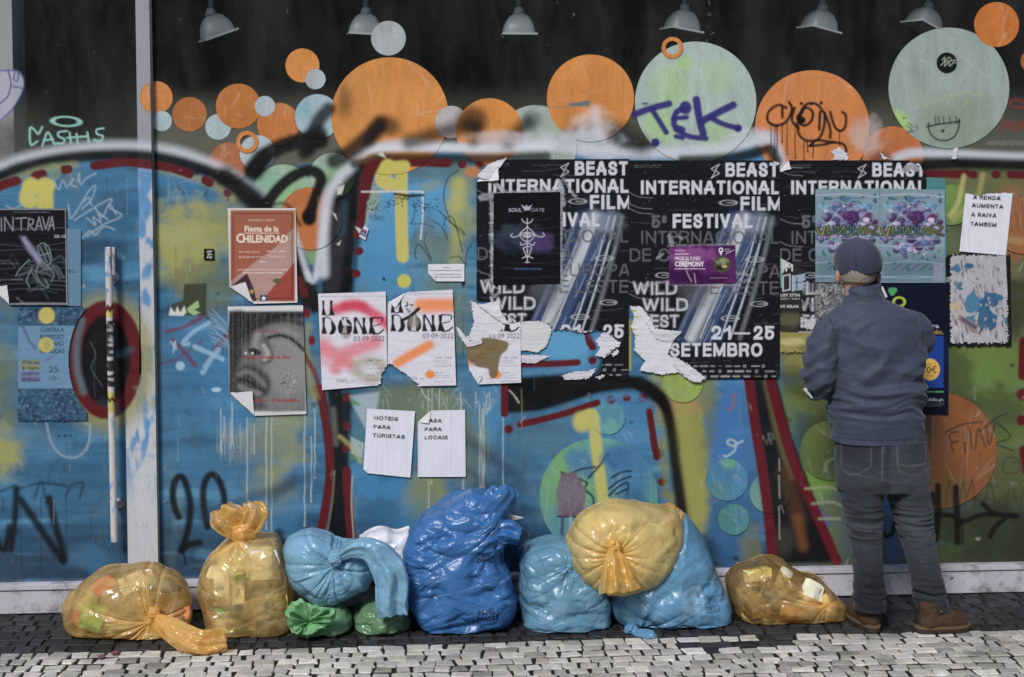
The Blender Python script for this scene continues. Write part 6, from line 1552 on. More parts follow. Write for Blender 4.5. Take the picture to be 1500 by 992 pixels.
# --- left door: black concert bill, faded march bill, pale bill behind
c = Canvas(-8, 300, 124, 500, 1.6, (92, 132, 160)); scratchy(c, 90, 310, 120, 420, 12, (130, 164, 186)); c.text('NHO', 98, 400, 6, (40, 60, 84), 112)
bill('pale_blue_bill', ((80, 334), (119, 336), (119, 448), (80, 448)), c, 'pale blue bill showing as a strip behind the black concert bill', 'poster', None, 1, 1.4, None, .0012, seed=81)
c = Canvas(-20, 300, 104, 452, 2, (18, 18, 26))
for k in range(26):
    a = random.uniform(-1, 1); x, y = random.gauss(52, 24), random.gauss(384, 26)
    c.stroke([(x, y), (x + 10, y + 8 * a), (x + 20 + 6 * a, y + 14 * a), (x + 28, y + 10)], random.uniform(.8, 3), random.choice([(70, 76, 92), (52, 58, 72), (104, 112, 124), (60, 80, 80)]), 1.5, .6)
c.poly([(30, 346), (38, 346), (58, 372), (66, 392), (58, 388), (40, 366)], (120, 116, 150), 3, .9); c.stroke([(36, 350), (58, 382)], 4, (160, 156, 186), 3, .7)
for p in ([(56, 360), (64, 356), (72, 362), (76, 380), (70, 388), (60, 378), (56, 360)], [(60, 362), (70, 384)], [(66, 358), (74, 380)], [(58, 384), (54, 400), (62, 416), (72, 420), (66, 408)], [(70, 388), (80, 402), (76, 412)], [(44, 380), (30, 394), (24, 404)], [(60, 374), (74, 370)], [(48, 392), (40, 410), (44, 420)]): c.stroke(p, 1.6, (120, 140, 140), .8, .85)
for p in ([(3, 319), (3, 338)], [(8, 338), (8, 318), (20, 338), (20, 318)], [(24, 320), (40, 319)], [(32, 320), (32, 337)], [(42, 337), (43, 320), (50, 322), (49, 328), (43, 329), (51, 337)], [(53, 337), (58, 318), (63, 337)], [(55, 331), (61, 331)], [(63, 318), (68, 336), (73, 318)], [(72, 337), (77, 317), (80, 336)], [(73, 330), (79, 330)]): c.stroke(p, 1.6, (150, 152, 164), .6, .9, False)
c.text('FREEDOM', 20, 312, 2.2, (110, 112, 120), 42); blur_greek(c, 44, 311, 74, 2.2, (110, 112, 120)); blur_greek(c, 22, 336, 60, 2, (110, 112, 120))
c.text('28.10', 80, 348, 4, (176, 176, 186), 97, bold=.02); blur_greek(c, 2, 386, 28, 2.6, (100, 104, 116)); blur_greek(c, 18, 409, 34, 2.6, (100, 104, 116)); blur_greek(c, 84, 384, 98, 2.6, (100, 104, 116)); blur_greek(c, 40, 424, 64, 2.4, (100, 104, 116)); blur_greek(c, 30, 443, 96, 2.4, (110, 112, 120))
for k in range(8):
    y = random.uniform(320, 440); c.stroke([(0, y), (50, y + random.uniform(-4, 4)), (98, y + random.uniform(-3, 3))], .8, (110, 112, 124), .5, .5)
for p in ([(-2, 306.5), (97, 306.5)], [(97, 306), (99, 446)], [(-2, 445), (99, 445)]): c.line(p, 1.2, (170, 172, 182))
bill('concert_poster', ((-14, 306), (97, 305), (100, 447), (-14, 446)), c, 'black concert bill with scratchy pale lettering at the far left edge', 'poster', None, 3, 1.0, M_GLOSSP, .0014, (4, 26), folds=[((8, 440), (.9, -1), .006)], seed=83)
c = Canvas(20, 446, 134, 626, 1.8, (48, 84, 112))
c.poly([(26, 477), (130, 477), (130, 569), (26, 569)], (100, 142, 174), .8, .95)
for k in range(520):
    y = random.uniform(570, 622) if k % 3 else random.uniform(448, 476); c.ell(random.uniform(26, 128), y, random.uniform(1, 3), random.uniform(1, 3), random.choice([(26, 50, 72), (60, 98, 126), (84, 120, 146), (34, 60, 84)]), .7, .7)
for t_, y in (('CONTRA A', 486), ('REPRESSÃO', 496.5), ('NÃO', 506), ('REVOLUÇÃO', 517)): c.text(t_, 60 if t_ != 'NÃO' else 78, y, 6.4, (34, 52, 74), 94, bold=.03, op=.85)
c.text('25', 72, 545, 9, (44, 66, 92), 86); c.text('15H', 73, 557, 6.4, (44, 66, 92), 86)
for y, t_, cc in ((533, '17ª Marcha', (120, 130, 110)), (541, 'do Orgulho', (136, 140, 90)), (549.5, 'LGBTI+', (110, 112, 160)), (558, 'do Porto', (104, 92, 140))):
    c.poly([(31, y - 6.6), (60, y - 6.6), (60, y + 1), (31, y + 1)], cc, .6, .9); c.text(t_, 33, y, 4.4, (36, 50, 70), 58, bold=.02)
c.stroke([(34, 478), (44, 500), (52, 510)], 4, (80, 84, 130), 1, .7, False); c.stroke([(82, 518), (66, 530)], 3, (110, 90, 150), 1, .6)
c.ell(69, 462, 12, 12, (188, 176, 78), 1.6); c.ell(68, 505, 11, 11, (188, 176, 78), 1.6); c.ell(70, 505, 6, 7, (150, 152, 90), 2, .6)
scratchy(c, 28, 450, 130, 620, 20, (130, 160, 184))
bill('march_poster', ((27, 448), (128, 448), (128, 620), (27, 620)), c, 'faded blue march bill with printed crowd and two yellow spray dots', 'poster', None, 1, 1.0, None, .0014, (4, 26), lambda x, y: (y < 616 + jag(x, y, 5)) & (y > 450 + jag(x, y, 3)) & ~((np.hypot((x - 155) / 53, (y - 527) / 86) < 1.02)), seed=85)
# --- little stickers
c = Canvas(298, 362, 318, 384, 4, (18, 18, 20))
for y in (370, 374, 378.5): c.text('IST' if y < 372 else ('2A' if y < 376 else 'RAD'), 304, y, 2.8, (200, 202, 206), 311, bold=.03)
bill('black_sticker', ((299, 364.5), (314, 364.5), (314, 381), (299, 381)), c, 'tiny square black sticker between the pale crown scribble and the orange festival bill', 'sticker', None, 1, 1.0, M_GLOSSP, .0002, seed=87)
c = Canvas(524, 326, 544, 356, 4, (206, 206, 212)); c.poly([(529, 334), (538, 338), (536, 348), (527, 343)], (70, 84, 130), .4); c.line([(530, 336), (537, 340)], 1, (190, 60, 60)); c.line([(529, 340), (535, 344)], 1, (200, 200, 210))
bill('tilted_sticker', ((534, 330), (540, 335), (535, 352), (526, 346)), c, 'tiny tilted white and blue sticker on the dark red upright of the second letter', 'sticker', None, 2, .8, None, .0004, seed=89)
# ------------------------------------------------------------------ rubbish bags
def plastic_mat(name, trans=True, rough=0.22, bump=0.5, tint=(0.95, 0.78, 0.42), transl=0.3):
    m, n, out = new_mat(name)
    at = nd(n, 'ShaderNodeAttribute', attribute_name='Col')
    tc = nd(n, 'ShaderNodeTexCoord')
    # fine crinkles: warped crease lines at two sizes, stretched ridges
    nw = nd(n, 'ShaderNodeTexNoise', {'Vector': tc.outputs['Object'], 'Scale': 7.0, 'Detail': 3.0})
    wv = nd(n, 'ShaderNodeVectorMath', {0: nw.outputs['Color']}, operation='SCALE'); wv.inputs['Scale'].default_value = 0.22
    wa = nd(n, 'ShaderNodeVectorMath', {0: tc.outputs['Object'], 1: wv.outputs[0]}, operation='ADD')
    v1 = nd(n, 'ShaderNodeTexVoronoi', {'Vector': wa.outputs[0], 'Scale': 13.0}, feature='F1')
    v2 = nd(n, 'ShaderNodeTexVoronoi', {'Vector': wa.outputs[0], 'Scale': 31.0}, feature='F1')
    n1 = nd(n, 'ShaderNodeTexNoise', {'Vector': wa.outputs[0], 'Scale': 11.0, 'Detail': 3.0, 'Roughness': 0.45})
    try: n1.noise_type = 'RIDGED_MULTIFRACTAL'; n1.normalize = True
    except Exception: pass
    a1 = nd(n, 'ShaderNodeMath', {0: v1.outputs['Distance'], 1: 0.8}, operation='MULTIPLY')
    a2 = nd(n, 'ShaderNodeMath', {0: v2.outputs['Distance'], 1: 0.16, 2: a1.outputs[0]}, operation='MULTIPLY_ADD')
    ad2 = nd(n, 'ShaderNodeMath', {0: n1.outputs['Fac'], 1: 0.7, 2: a2.outputs[0]}, operation='MULTIPLY_ADD')
    bp = nd(n, 'ShaderNodeBump', {'Height': ad2.outputs[0], 'Strength': bump, 'Distance': 0.012})
    p = nd(n, 'ShaderNodeBsdfPrincipled', {'Base Color': at.outputs['Color'], 'Roughness': rough, 'Specular IOR Level': 0.55, 'Normal': bp.outputs[0]})
    t = nd(n, 'ShaderNodeBsdfTranslucent', {'Color': at.outputs['Color'], 'Normal': bp.outputs[0]})
    mx = nd(n, 'ShaderNodeMixShader', {0: transl, 1: p.outputs[0], 2: t.outputs[0]})
    fin = mx
    if trans:
        tr = nd(n, 'ShaderNodeBsdfTransparent', {'Color': (*tint, 1)})
        gl = nd(n, 'ShaderNodeBsdfGlossy', {'Roughness': 0.12, 'Normal': bp.outputs[0]})
        fr = nd(n, 'ShaderNodeFresnel', {'IOR': 1.5, 'Normal': bp.outputs[0]})
        cl = nd(n, 'ShaderNodeMixShader', {0: fr.outputs[0], 1: tr.outputs[0], 2: gl.outputs[0]})
        fin = nd(n, 'ShaderNodeMixShader', {0: at.outputs['Alpha'], 1: cl.outputs[0], 2: mx.outputs[0]})
    n.links.new(fin.outputs[0], out.inputs[0])
    return m
M_YBAG = plastic_mat('yellow_plastic_film', True, 0.25, 0.3, (0.99, 0.90, 0.66), 0.4)
M_BBAG = plastic_mat('blue_plastic_film', False, 0.30, 0.26, transl=0.15)
M_DBAG = plastic_mat('matt_blue_plastic_film', False, 0.33, 0.22, transl=0.05)
M_GBAG = plastic_mat('green_plastic_film', False, 0.25, 0.3, transl=0.2)
M_WBAG = plastic_mat('white_plastic_film', False, 0.28, 0.3, transl=0.2)

def gnormals(P, wrap=True):
    """outward normals of a closed grid, rows from pole to pole"""
    du = np.roll(P, -1, 1) - np.roll(P, 1, 1)
    dv = np.gradient(P, axis=0)
    nn = np.cross(dv, du)
    l = np.linalg.norm(nn, axis=-1, keepdims=True)
    return nn / np.maximum(l, 1e-12)

BAGS = []
def inside(V):
    """push packed goods behind the film of the bag built last"""
    P0, th, R, yc, df, e1, e2, dent = BAGS[-1]
    q = V.copy(); px, py = to_px(q)
    a = np.arctan2(py - P0[1], px - P0[0]) % (2 * PI); r = np.hypot(px - P0[0], py - P0[1])
    Rb = np.interp(a, th, R, period=2 * PI); f = r / Rb
    k = np.where(f > .86, .86 / np.maximum(f, 1e-6), 1.0)
    c = at_y(P0[0], P0[1], yc)
    q[:, 0] = c[0] + (q[:, 0] - c[0]) * k; q[:, 2] = c[2] + (q[:, 2] - c[2]) * k; f = np.minimum(f, .86)
    g = np.cos(np.arcsin(np.clip(f ** (1 / e1), 0, 1))) ** e2
    q[:, 1] = np.maximum(q[:, 1], yc - df * g + .024 + dent * np.exp(-(r / 325 / .07) ** 2))
    q[:, 2] = np.maximum(q[:, 2], .02)
    return q

def bag(name, label, outline, P0, yc, df, db, colr, mat, alpha=1.0, knot=None, kfront=False, pleat=0.012, npl=13, plen=0.16, wr=1.0, group=None, e1=0.85, e2=0.8, dent=0.03, seed=0.0, paint=None, N=300, M=190, floor=True, var=0.08, cat='rubbish bag', lean=0.0, aniso=(1, 1, 1), facet=1.0, mottle=None, ncr=0, cdir=(-.2, .5), camp=.009):
    ol = catmull(list(outline) + [outline[0]], 10)
    # boundary as a function of the angle round the start pole
    ang = np.unwrap(np.arctan2(ol[:, 1] - P0[1], ol[:, 0] - P0[0])); rad = np.hypot(ol[:, 0] - P0[0], ol[:, 1] - P0[1])
    th = np.linspace(0, 2 * PI, N, endpoint=False)
    a_ = np.mod(ang, 2 * PI); o = np.argsort(a_)
    # multi-valued outlines keep the outermost hit
    R = np.interp(th, np.concatenate([a_[o] - 2 * PI, a_[o], a_[o] + 2 * PI]), np.concatenate([rad[o]] * 3))
    ks = 5; R = np.convolve(np.concatenate([R[-ks:], R, R[:ks]]), np.ones(3) / 3, 'same')[ks:-ks]
    psi = np.linspace(0.004, PI - 0.004, M)[:, None]
    f = np.sin(psi) ** e1; g = np.cos(psi); g = np.sign(g) * np.abs(g) ** e2
    C = ol.mean(0)
    back = psi > PI / 2
    cx = np.where(back, P0[0] + (C[0] - P0[0]) * (1 - f), P0[0]); cy = np.where(back, P0[1] + (C[1] - P0[1]) * (1 - f), P0[1])
    bx, by = P0[0] + R * np.cos(th), P0[1] + R * np.sin(th)
    X = cx + (bx[None] - cx) * f; Y = cy + (by[None] - cy) * f
    base = at_y(X, Y, yc)
    V = base.copy()
    dep = np.where(g > 0, df * g, db * g)
    V[..., 1] = yc - dep + lean * (V[..., 2] - .15)
    # keep the direction of view: slide the point along its ray only a little (real depth, true outline)
    nn = gnormals(V)
    x, y, z = V[..., 0] * aniso[0], V[..., 1] * aniso[1], V[..., 2] * aniso[2]
    wx = fbm(x * 5, y * 5, z * 5 + seed, 2) * .12; wz = fbm(x * 5 + 9, y * 5, z * 5 + seed, 2) * .12
    h = 0.016 * facet * fbm(x * 4.5 + seed, y * 4.5, z * 4.5, 2)
    r1 = ridge((x + wx) * 6 + seed, y * 6, (z + wz) * 6); r2 = ridge((x + wz) * 13 + seed, y * 13, (z + wx) * 13); r3 = ridge((x + wx) * 30 + seed, y * 30, (z + wz) * 30)
    m1 = sstep(-.25, .35, fbm(x * 6 + seed * 2, y * 6, z * 6, 2)); m2 = sstep(-.2, .3, fbm(x * 5 + seed * 3, y * 5, z * 5 + 4, 2))
    sharp = lambda r: np.maximum(r, -.2) ** 1 * (1 + .6 * np.clip(r, 0, 1) ** 3)
    h = h + wr * .75 * (0.0075 * sharp(r1) * (.4 + .6 * m2) + 0.0062 * sharp(r2) * m1 + 0.0026 * sharp(r3) * m2)
    vo = ridge((x + wz) * 3.2 + seed * 1.7, y * 3.2, (z + wx) * 3.2)
    h = h + facet * .009 * sharp(vo)
    pole = sstep(0.0, .16, psi) * sstep(0.0, .16, PI - psi)
    kp = P0 if kfront else knot
    if kp is not None:
        ax, ay = (X - kp[0]) / 325.0, (Y - kp[1]) / 325.0
        d = np.hypot(ax, ay)
        phi = np.arctan2(ay, ax)
        if not kfront: d = np.sqrt(d * d + (dep / 1.6) ** 2 * 0 + 0)
        R_ = random.Random(int(seed * 31 + 5)); pl = np.zeros_like(d)
        for k in range(int(npl * 1.7)):
            pa = R_.uniform(0, 2 * PI); ln = plen * R_.uniform(.4, 1.7); wd_ = R_.uniform(.0045, .010); am = R_.uniform(.35, 1.25)
            dl = (phi - pa - R_.uniform(-1.2, 1.2) * d + PI) % (2 * PI) - PI
            w_ = np.abs(dl) * np.maximum(d, .012)
            pl = np.maximum(pl, am * np.exp(-w_ / (wd_ * (.7 + 4 * d))) * np.exp(-(d / ln) ** 2))
        fal = sstep(0.0, .02, d)
        side = np.where(psi < PI / 2 + .3, 1.0, 0.3)
        h = h + pleat * pl * fal * side
        if kfront: V[..., 1] += dent * np.exp(-(d / .07) ** 2) * (psi < PI / 2)
    Rc = random.Random(int(seed * 17 + 3))
    for k in range(ncr + int(ncr * 1.3)):
        fine = k >= ncr
        a0 = Rc.uniform(0, 2 * PI); q0 = Rc.random() ** .6 * .85
        rr0 = np.interp(a0, th, R, period=2 * PI) * q0
        x0_, y0_ = P0[0] + rr0 * math.cos(a0), P0[1] + rr0 * math.sin(a0)
        an = Rc.gauss(cdir[0], cdir[1]); L_ = Rc.uniform(14, 60) if fine else Rc.uniform(22, 90); cu_ = Rc.uniform(-.016, .016)
        ts = np.linspace(-.5, .5, 9) * L_
        pts = np.stack([x0_ + ts * math.cos(an) - cu_ * ts ** 2 * math.sin(an) * .3, y0_ + ts * math.sin(an) + cu_ * ts ** 2 * math.cos(an) * .5], 1)
        sg = np.full(X.shape, 1e9); sd_ = np.ones(X.shape); tt_ = np.zeros(X.shape)
        for i_ in range(8):
            a_p, d_p = pts[i_], pts[i_ + 1] - pts[i_]; l2 = d_p @ d_p
            u_ = np.clip(((X - a_p[0]) * d_p[0] + (Y - a_p[1]) * d_p[1]) / l2, 0, 1)
            ex, ey = X - a_p[0] - u_ * d_p[0], Y - a_p[1] - u_ * d_p[1]; dd = np.hypot(ex, ey)
            m_c = dd < sg; sg = np.where(m_c, dd, sg); sd_ = np.where(m_c, np.sign(d_p[0] * ey - d_p[1] * ex), sd_); tt_ = np.where(m_c, (i_ + u_) / 8, tt_)
        w1, w2 = (Rc.uniform(1.6, 3), Rc.uniform(3.5, 9)) if fine else (Rc.uniform(4, 10), Rc.uniform(14, 42))
        if Rc.random() < .5: w1, w2 = w2, w1
        h = h + camp * (.38 if fine else 1.0) * Rc.uniform(.5, 1.3) * (1 if Rc.random() < .7 else -.7) * np.clip(1 - sg / np.where(sd_ > 0, w1, w2), 0, 1) * np.sin(PI * np.clip(tt_, 0.02, .98)) ** .7 * (psi < PI / 2 + .25)
    rim = np.sin(psi) ** .5
    V = V + nn * (h * np.clip(rim + .3, 0, 1) * (pole if not kfront else sstep(0.0, .16, PI - psi)))[..., None]
    if floor:
        zf = 0.003
        q = V[..., 2] - zf; V[..., 2] = zf + np.where(q > 0.02, q, 0.02 * np.exp((q - 0.02) / 0.02) * 1.0)
        V[..., 2] = np.maximum(V[..., 2], zf)
    b = np.broadcast_to(alb(colr), V.shape).copy()
    b *= (1 + var * fbm(x * 7, y * 7, z * 7 + seed, 3) * 2)[..., None]
    al = np.full(V.shape[:2], alpha)
    if alpha < 1:                                   # pale patches painted into the film colour for its bright highlights
        mk = (sstep(.0, .45, fbm(x * 6 + 3, y * 6, z * 6 + seed * 2, 3)) * .5)[..., None]; b = b * (1 - mk) + alb((252, 232, 186)) * mk
    if alpha < 1:
        # layered or stretched film: thicker near folds and towards the knot
        al = al + .18 * sstep(.4, .9, r1) + .12 * sstep(.4, .9, r2) + .16 * fbm(x * 9, y * 9, z * 9 + seed, 3)
        if kp is not None: al = al + .5 * np.exp(-d / .045) + .8 * fal * np.clip(pl, 0, 1.1)
        if kp is not None:
            wq = np.clip(fal * pl + np.exp(-d / .03), 0, 1)[..., None] * .75; b = b * (1 - wq) + alb((244, 184, 80)) * wq
        al = np.where(psi < PI * .56, al, 1.0)
        al = np.clip(al, .12, 1)
    if paint is not None:
        cv = Canvas(ol[:, 0].min() - 5, ol[:, 1].min() - 5, ol[:, 0].max() + 5, ol[:, 1].max() + 5, 2)
        paint(cv); s_ = cv.sample(X, Y); w = s_[..., 3:4] * (psi < PI / 2)[..., None]
        b = b * (1 - w) + s_[..., :3] * (psi < PI / 2)[..., None]
        al = np.clip(al + .9 * w[..., 0], 0, 1)
    cen = at_y(C[0], C[1], yc); cen[2] = max(0.0, V[..., 2].min()) if floor else V[..., 2].min()
    root = empty(name, tuple(cen), label, cat, group)
    body = npmesh('bag_body', V, grid_quads(M, N, True, False), [[(k + 1) % N, k, 0] for k in range(1, N - 1)] + [[(M - 1) * N + k, (M - 1) * N + (k + 1) % N, (M - 1) * N] for k in range(1, N - 1)], np.concatenate([b, al[..., None]], -1).reshape(-1, 4), mat, root)
    BAGS.append((P0, th, R, yc, df, e1, e2, dent if kfront else 0.0))
    return root

def tail(root, path, colr, mat, name='bag_tail', nf=3.5, amp=0.02, seed=0.0, alpha=.9, n=90, m_=70, flare=1.0, thick=.012, crumple=.006):
    """gathered end of a bag: path of (px, py, y, width in px), closed ruffled sleeve"""
    Pp = np.array(path, float)
    t = np.linspace(0, len(Pp) - 1, n)
    K = catmull(Pp, max(4, n // (len(Pp) - 1)))
    idx = np.linspace(0, len(K) - 1, n); K = np.stack([np.interp(idx, np.arange(len(K)), K[:, i]) for i in range(4)], 1)
    tg = np.gradient(K[:, :2], axis=0); tg /= np.maximum(np.linalg.norm(tg, axis=1, keepdims=True), 1e-6)
    per = np.stack([-tg[:, 1], tg[:, 0]], 1)
    v = np.linspace(0, 2 * PI, m_, endpoint=False)[None]
    u = np.linspace(0, 1, n)[:, None]
    W = K[:, 3:4] / 2
    nz = noise3(v * 0 + 3 * np.cos(v), 3 * np.sin(v), u * 2.5 + seed)
    s_ = np.cos(v) * (1 + .12 * nz)
    X = K[:, 0:1] + per[:, 0:1] * W * s_; Y = K[:, 1:2] + per[:, 1:2] * W * s_
    X = X + tg[:, 0:1] * (u ** 3) * flare * 6 * noise3(np.cos(v) * 1.8, np.sin(v) * 1.1, seed + 3); Y = Y + tg[:, 1:2] * (u ** 3) * flare * 6 * noise3(np.cos(v) * 1.8, np.sin(v) * 1.1, seed + 3)
    wm = W / 325.0
    th_ = (thick * (.5 + u) + wm * .35) * np.sin(v)
    fold = amp * np.clip(wm / .06, .3, 1.4) * noise3(np.cos(v) * nf * .55, u * 1.2 + seed, np.sin(v) * .7 + seed) * 1.3
    D = K[:, 2:3] - th_ - fold * np.where(np.sin(v) >= 0, 1, .6)
    P = at_y(X, Y, D)
    P += 1.9 * crumple * (ridge(P[..., 0] * 9 + seed, P[..., 1] * 9, P[..., 2] * 9 + 2) * 1.0 + .5 * ridge(P[..., 0] * 20 + P[..., 2] * 9, P[..., 1] * 20, P[..., 2] * 16 + seed) + .3 * fbm(P[..., 0] * 30, P[..., 1] * 30, P[..., 2] * 30 + seed, 2))[..., None] * np.array([.4, -1, .4]) * np.clip(u * 4, 0, 1)[..., None]
    P[..., 2] = np.maximum(P[..., 2], 0.004 + .002 * np.sin(v * 5))
    b = np.broadcast_to(alb(colr), P.shape).copy() * (1 + .12 * fbm(P[..., 0] * 20, P[..., 1] * 20, P[..., 2] * 20, 2))[..., None]
    al = np.clip(alpha + 0 * X - .25 * u + .2 * nz, .3, 1)
    o = npmesh(name, P, grid_quads(n, m_, True), None, np.concatenate([b, al[..., None]], -1).reshape(-1, 4), mat, root)
    return o

def knot(root, px, py, y, r, colr, mat, seed=0.0):
    n, m_ = 26, 40
    ps = np.linspace(.05, PI - .05, n)[:, None]; th = np.linspace(0, 2 * PI, m_, endpoint=False)[None]
    c = at_y(px, py, y); rr = r / 325.0
    d = np.stack([np.sin(ps) * np.cos(th), -np.cos(ps) + 0 * th, np.sin(ps) * np.sin(th)], -1)
    q = rr * (1 + .35 * ridge(d[..., 0] * 1.6 + seed, d[..., 1] * 1.6, d[..., 2] * 1.6) + .18 * ridge(d[..., 0] * 4 + seed, d[..., 1] * 4, d[..., 2] * 4))
    V = c + d * q[..., None] * np.array([1, .9, 1.1])
    b = np.broadcast_to(alb(colr), V.shape)
    npmesh('knot', V, grid_quads(n, m_, True, True), None, np.concatenate([b, np.full(V.shape[:2] + (1,), .95)], -1).reshape(-1, 4), mat, root)

def ruffle(root, c, outline, y0, lift, colr, mat, k=9, amp=.03, seed=0.0, name='gathered_top', rot=None, alpha=.9):
    """scrunched open neck: folds running out from the tie to a wavy rim"""
    ol = catmull(list(outline) + [outline[0]], 10)
    ang = np.arctan2(ol[:, 1] - c[1], ol[:, 0] - c[0]) % (2 * PI); rad = np.hypot(ol[:, 0] - c[0], ol[:, 1] - c[1]); o = np.argsort(ang)
    n, m_ = 60, 220
    th = np.linspace(0, 2 * PI, m_, endpoint=False)[None]; u = np.linspace(.05, 1, n)[:, None]
    R = np.interp(th[0], np.concatenate([ang[o] - 2 * PI, ang[o], ang[o] + 2 * PI]), np.concatenate([rad[o]] * 3))[None]
    tw = th + .5 * np.sin(2 * th + seed) + .3 * np.sin(3 * th); z_ = noise3(np.cos(tw) * k * .30, np.sin(tw) * k * .30, u * 1.6 + seed); z2 = noise3(np.cos(th) * k * .75, np.sin(th) * k * .75, u * 2 + seed)
    X = c[0] + R * u * np.cos(th) * (1 + .10 * z2); Y = c[1] + R * u * np.sin(th) * (1 + .10 * z2)
    D = y0 - lift * u ** .7 - amp * np.sqrt(u) * (1 - 2.4 * np.abs(z_)) - amp * .28 * u * z2 + lift * .8 * sstep(.8, 1, u)
    P = at_y(X, Y, D)
    P[..., 2] = np.maximum(P[..., 2], .006)
    b = np.broadcast_to(alb(colr), P.shape) * (1 + .1 * z2)[..., None]
    return npmesh(name, P, grid_quads(n, m_, True), None, np.concatenate([b, np.full(P.shape[:2] + (1,), alpha)], -1).reshape(-1, 4), mat, root)

M_CARD = print_mat('carton_board', 0.55, None, 0.08, 0.3, 0.1)
def carton(px, py, y, w, h, d, rot, colr, label, name='carton', marks=None, tilt=0.0, group='packs seen inside the yellow bags', twist=.3):
    """small folded carton inside a bag, its front print in the mesh"""
    c0 = at_y(px, py, y)
    n = 16
    colr = tuple(min(245, v * 1.28 + 14) for v in colr); cv = Canvas(0, 0, 40, 40, 2, colr)
    if marks: marks(cv)
    u = np.linspace(-.5, .5, n)
    Vs, Qs, Cs = [], [], []
    def face(o, a, b, front=False):
        U, W = np.meshgrid(u, u)
        P = o + U[..., None] * a + W[..., None] * b
        k = sum(len(v) for v in Vs)
        Vs.append(P.reshape(-1, 3)); Qs.append(grid_quads(n, n) + k)
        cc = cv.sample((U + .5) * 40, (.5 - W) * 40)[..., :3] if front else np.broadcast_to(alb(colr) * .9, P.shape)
        Cs.append(np.asarray(cc).reshape(-1, 3))
    X, Yv, Z = np.array([w, 0, 0]), np.array([0, d, 0]), np.array([0, 0, h])
    face(-Yv / 2, X, Z, True); face(Yv / 2, -X, Z); face(X / 2, Yv, Z); face(-X / 2, -Yv, Z); face(Z / 2, X, Yv); face(-Z / 2, X, -Yv)
    V = np.concatenate(Vs)
    V[:, 1] += .012 * fbm(V[:, 0] * 14 + px, V[:, 2] * 14, 1.0, 2) ; V[:, 0] += .01 * fbm(V[:, 2] * 12, px, 2.0, 2)
    M_ = np.array(Matrix.Rotation(twist, 3, 'Z') @ Matrix.Rotation(rot, 3, 'Y') @ Matrix.Rotation(tilt, 3, 'X'))
    V = V @ M_.T + c0
    V = inside(V)
    o = npmesh(name, V, np.concatenate(Qs), None, np.concatenate(Cs), M_CARD, smooth=False)
    return tag(o, label, 'packaging', group)
def bottle(px, py, y, L, r, rot, colr, label, yrot=0.0):
    c0 = at_y(px, py, y)
    prof = [(0, .0), (0, .8), (.04, 1), (.3, .96), (.34, 1), (.6, .98), (.72, .8), (.86, .42), (.9, .36), (.9, .42), (1, .42), (1, 0)]
    seg = 24; th = np.linspace(0, 2 * PI, seg, endpoint=False)
    V = np.array([[r * q * math.cos(a), r * q * math.sin(a), (t - .5) * L] for t, q in prof for a in th])
    V[:, 0] += .006 * fbm(V[:, 2] * 20, px, 0.0, 2)
    M_ = np.array(Matrix.Rotation(yrot, 3, 'Z') @ Matrix.Rotation(rot, 3, 'Y'))
    V = inside(V @ M_.T + c0)
    col = np.repeat([alb(colr) if t < .88 else alb((40, 70, 130)) for t, q in prof], seg, 0)
    o = npmesh('plastic_bottle', V, grid_quads(len(prof), seg, True), None, col, M_CARD)
    return tag(o, label, 'packaging', 'packs seen inside the yellow bags')

GY = 'yellow rubbish bags on the pavement'; GB = 'blue rubbish bags on the pavement'; GG = 'green rubbish bags on the pavement'
YC = (254, 209, 134); YK = (246, 190, 84)
# --- A: yellow bag lying at the far left
A = bag('rubbish_bag', 'translucent yellow bag lying at the far left, knotted in front with a long tail', [(195, 822), (235, 827), (265, 843), (282, 870), (287, 900), (280, 930), (262, 947), (225, 953), (180, 951), (140, 941), (105, 928), (88, 912), (86, 893), (97, 872), (120, 850), (150, 832)], (226, 897), -.31, .20, .20, YC, M_YBAG, .19, kfront=True, pleat=.020, npl=22, plen=.20, wr=.7, group=GY, seed=1, dent=.035, ncr=16, cdir=(.3, .8), camp=.007)
knot(A, 226, 898, -.49, 7, YK, M_YBAG, 1)
tail(A, [(228, 901, -.49, 9), (240, 915, -.55, 30), (262, 930, -.60, 40), (292, 944, -.63, 44), (330, 940, -.62, 40)], YK, M_YBAG, seed=1, alpha=.95, amp=.03)
def greencard(c): c.poly([(0, 26), (40, 26), (40, 40), (0, 40)], (104, 160, 60), .5); c.poly([(6, 4), (34, 4), (34, 22), (6, 22)], (196, 190, 170), .5)
carton(135, 905, -.42, .09, .11, .05, .3, (96, 150, 66), 'crumpled green pack inside the left lying yellow bag', marks=None)
carton(115, 915, -.38, .05, .12, .05, -.3, (150, 70, 48), 'narrow red-brown pack left of the green pack in the lying yellow bag')
carton(182, 928, -.44, .16, .07, .05, .1, (190, 176, 140), 'beige carton low in the front of the lying yellow bag', marks=greencard)
carton(200, 850, -.36, .15, .06, .06, -.4, (206, 200, 180), 'pale carton at the top of the lying yellow bag')
carton(262, 895, -.40, .09, .05, .05, .2, (186, 110, 64), 'small orange pack at the right end of the lying yellow bag')
carton(150, 855, -.30, .10, .06, .05, -.6, (176, 90, 60), 'dull red pack at the upper left of the lying yellow bag')
carton(225, 932, -.43, .06, .05, .04, .5, (110, 170, 84), 'small light green pack under the knot of the lying yellow bag')
bottle(240, 858, -.38, .16, .03, 1.9, (150, 160, 166), 'clear bottle with a dark blue cap in the lying yellow bag', .3)
carton(120, 880, -.30, .12, .12, .08, .2, (150, 146, 110), 'olive grey pack at the back left of the lying yellow bag')
carton(255, 925, -.36, .10, .08, .06, .0, (150, 140, 100), 'olive pack low right in the lying yellow bag')
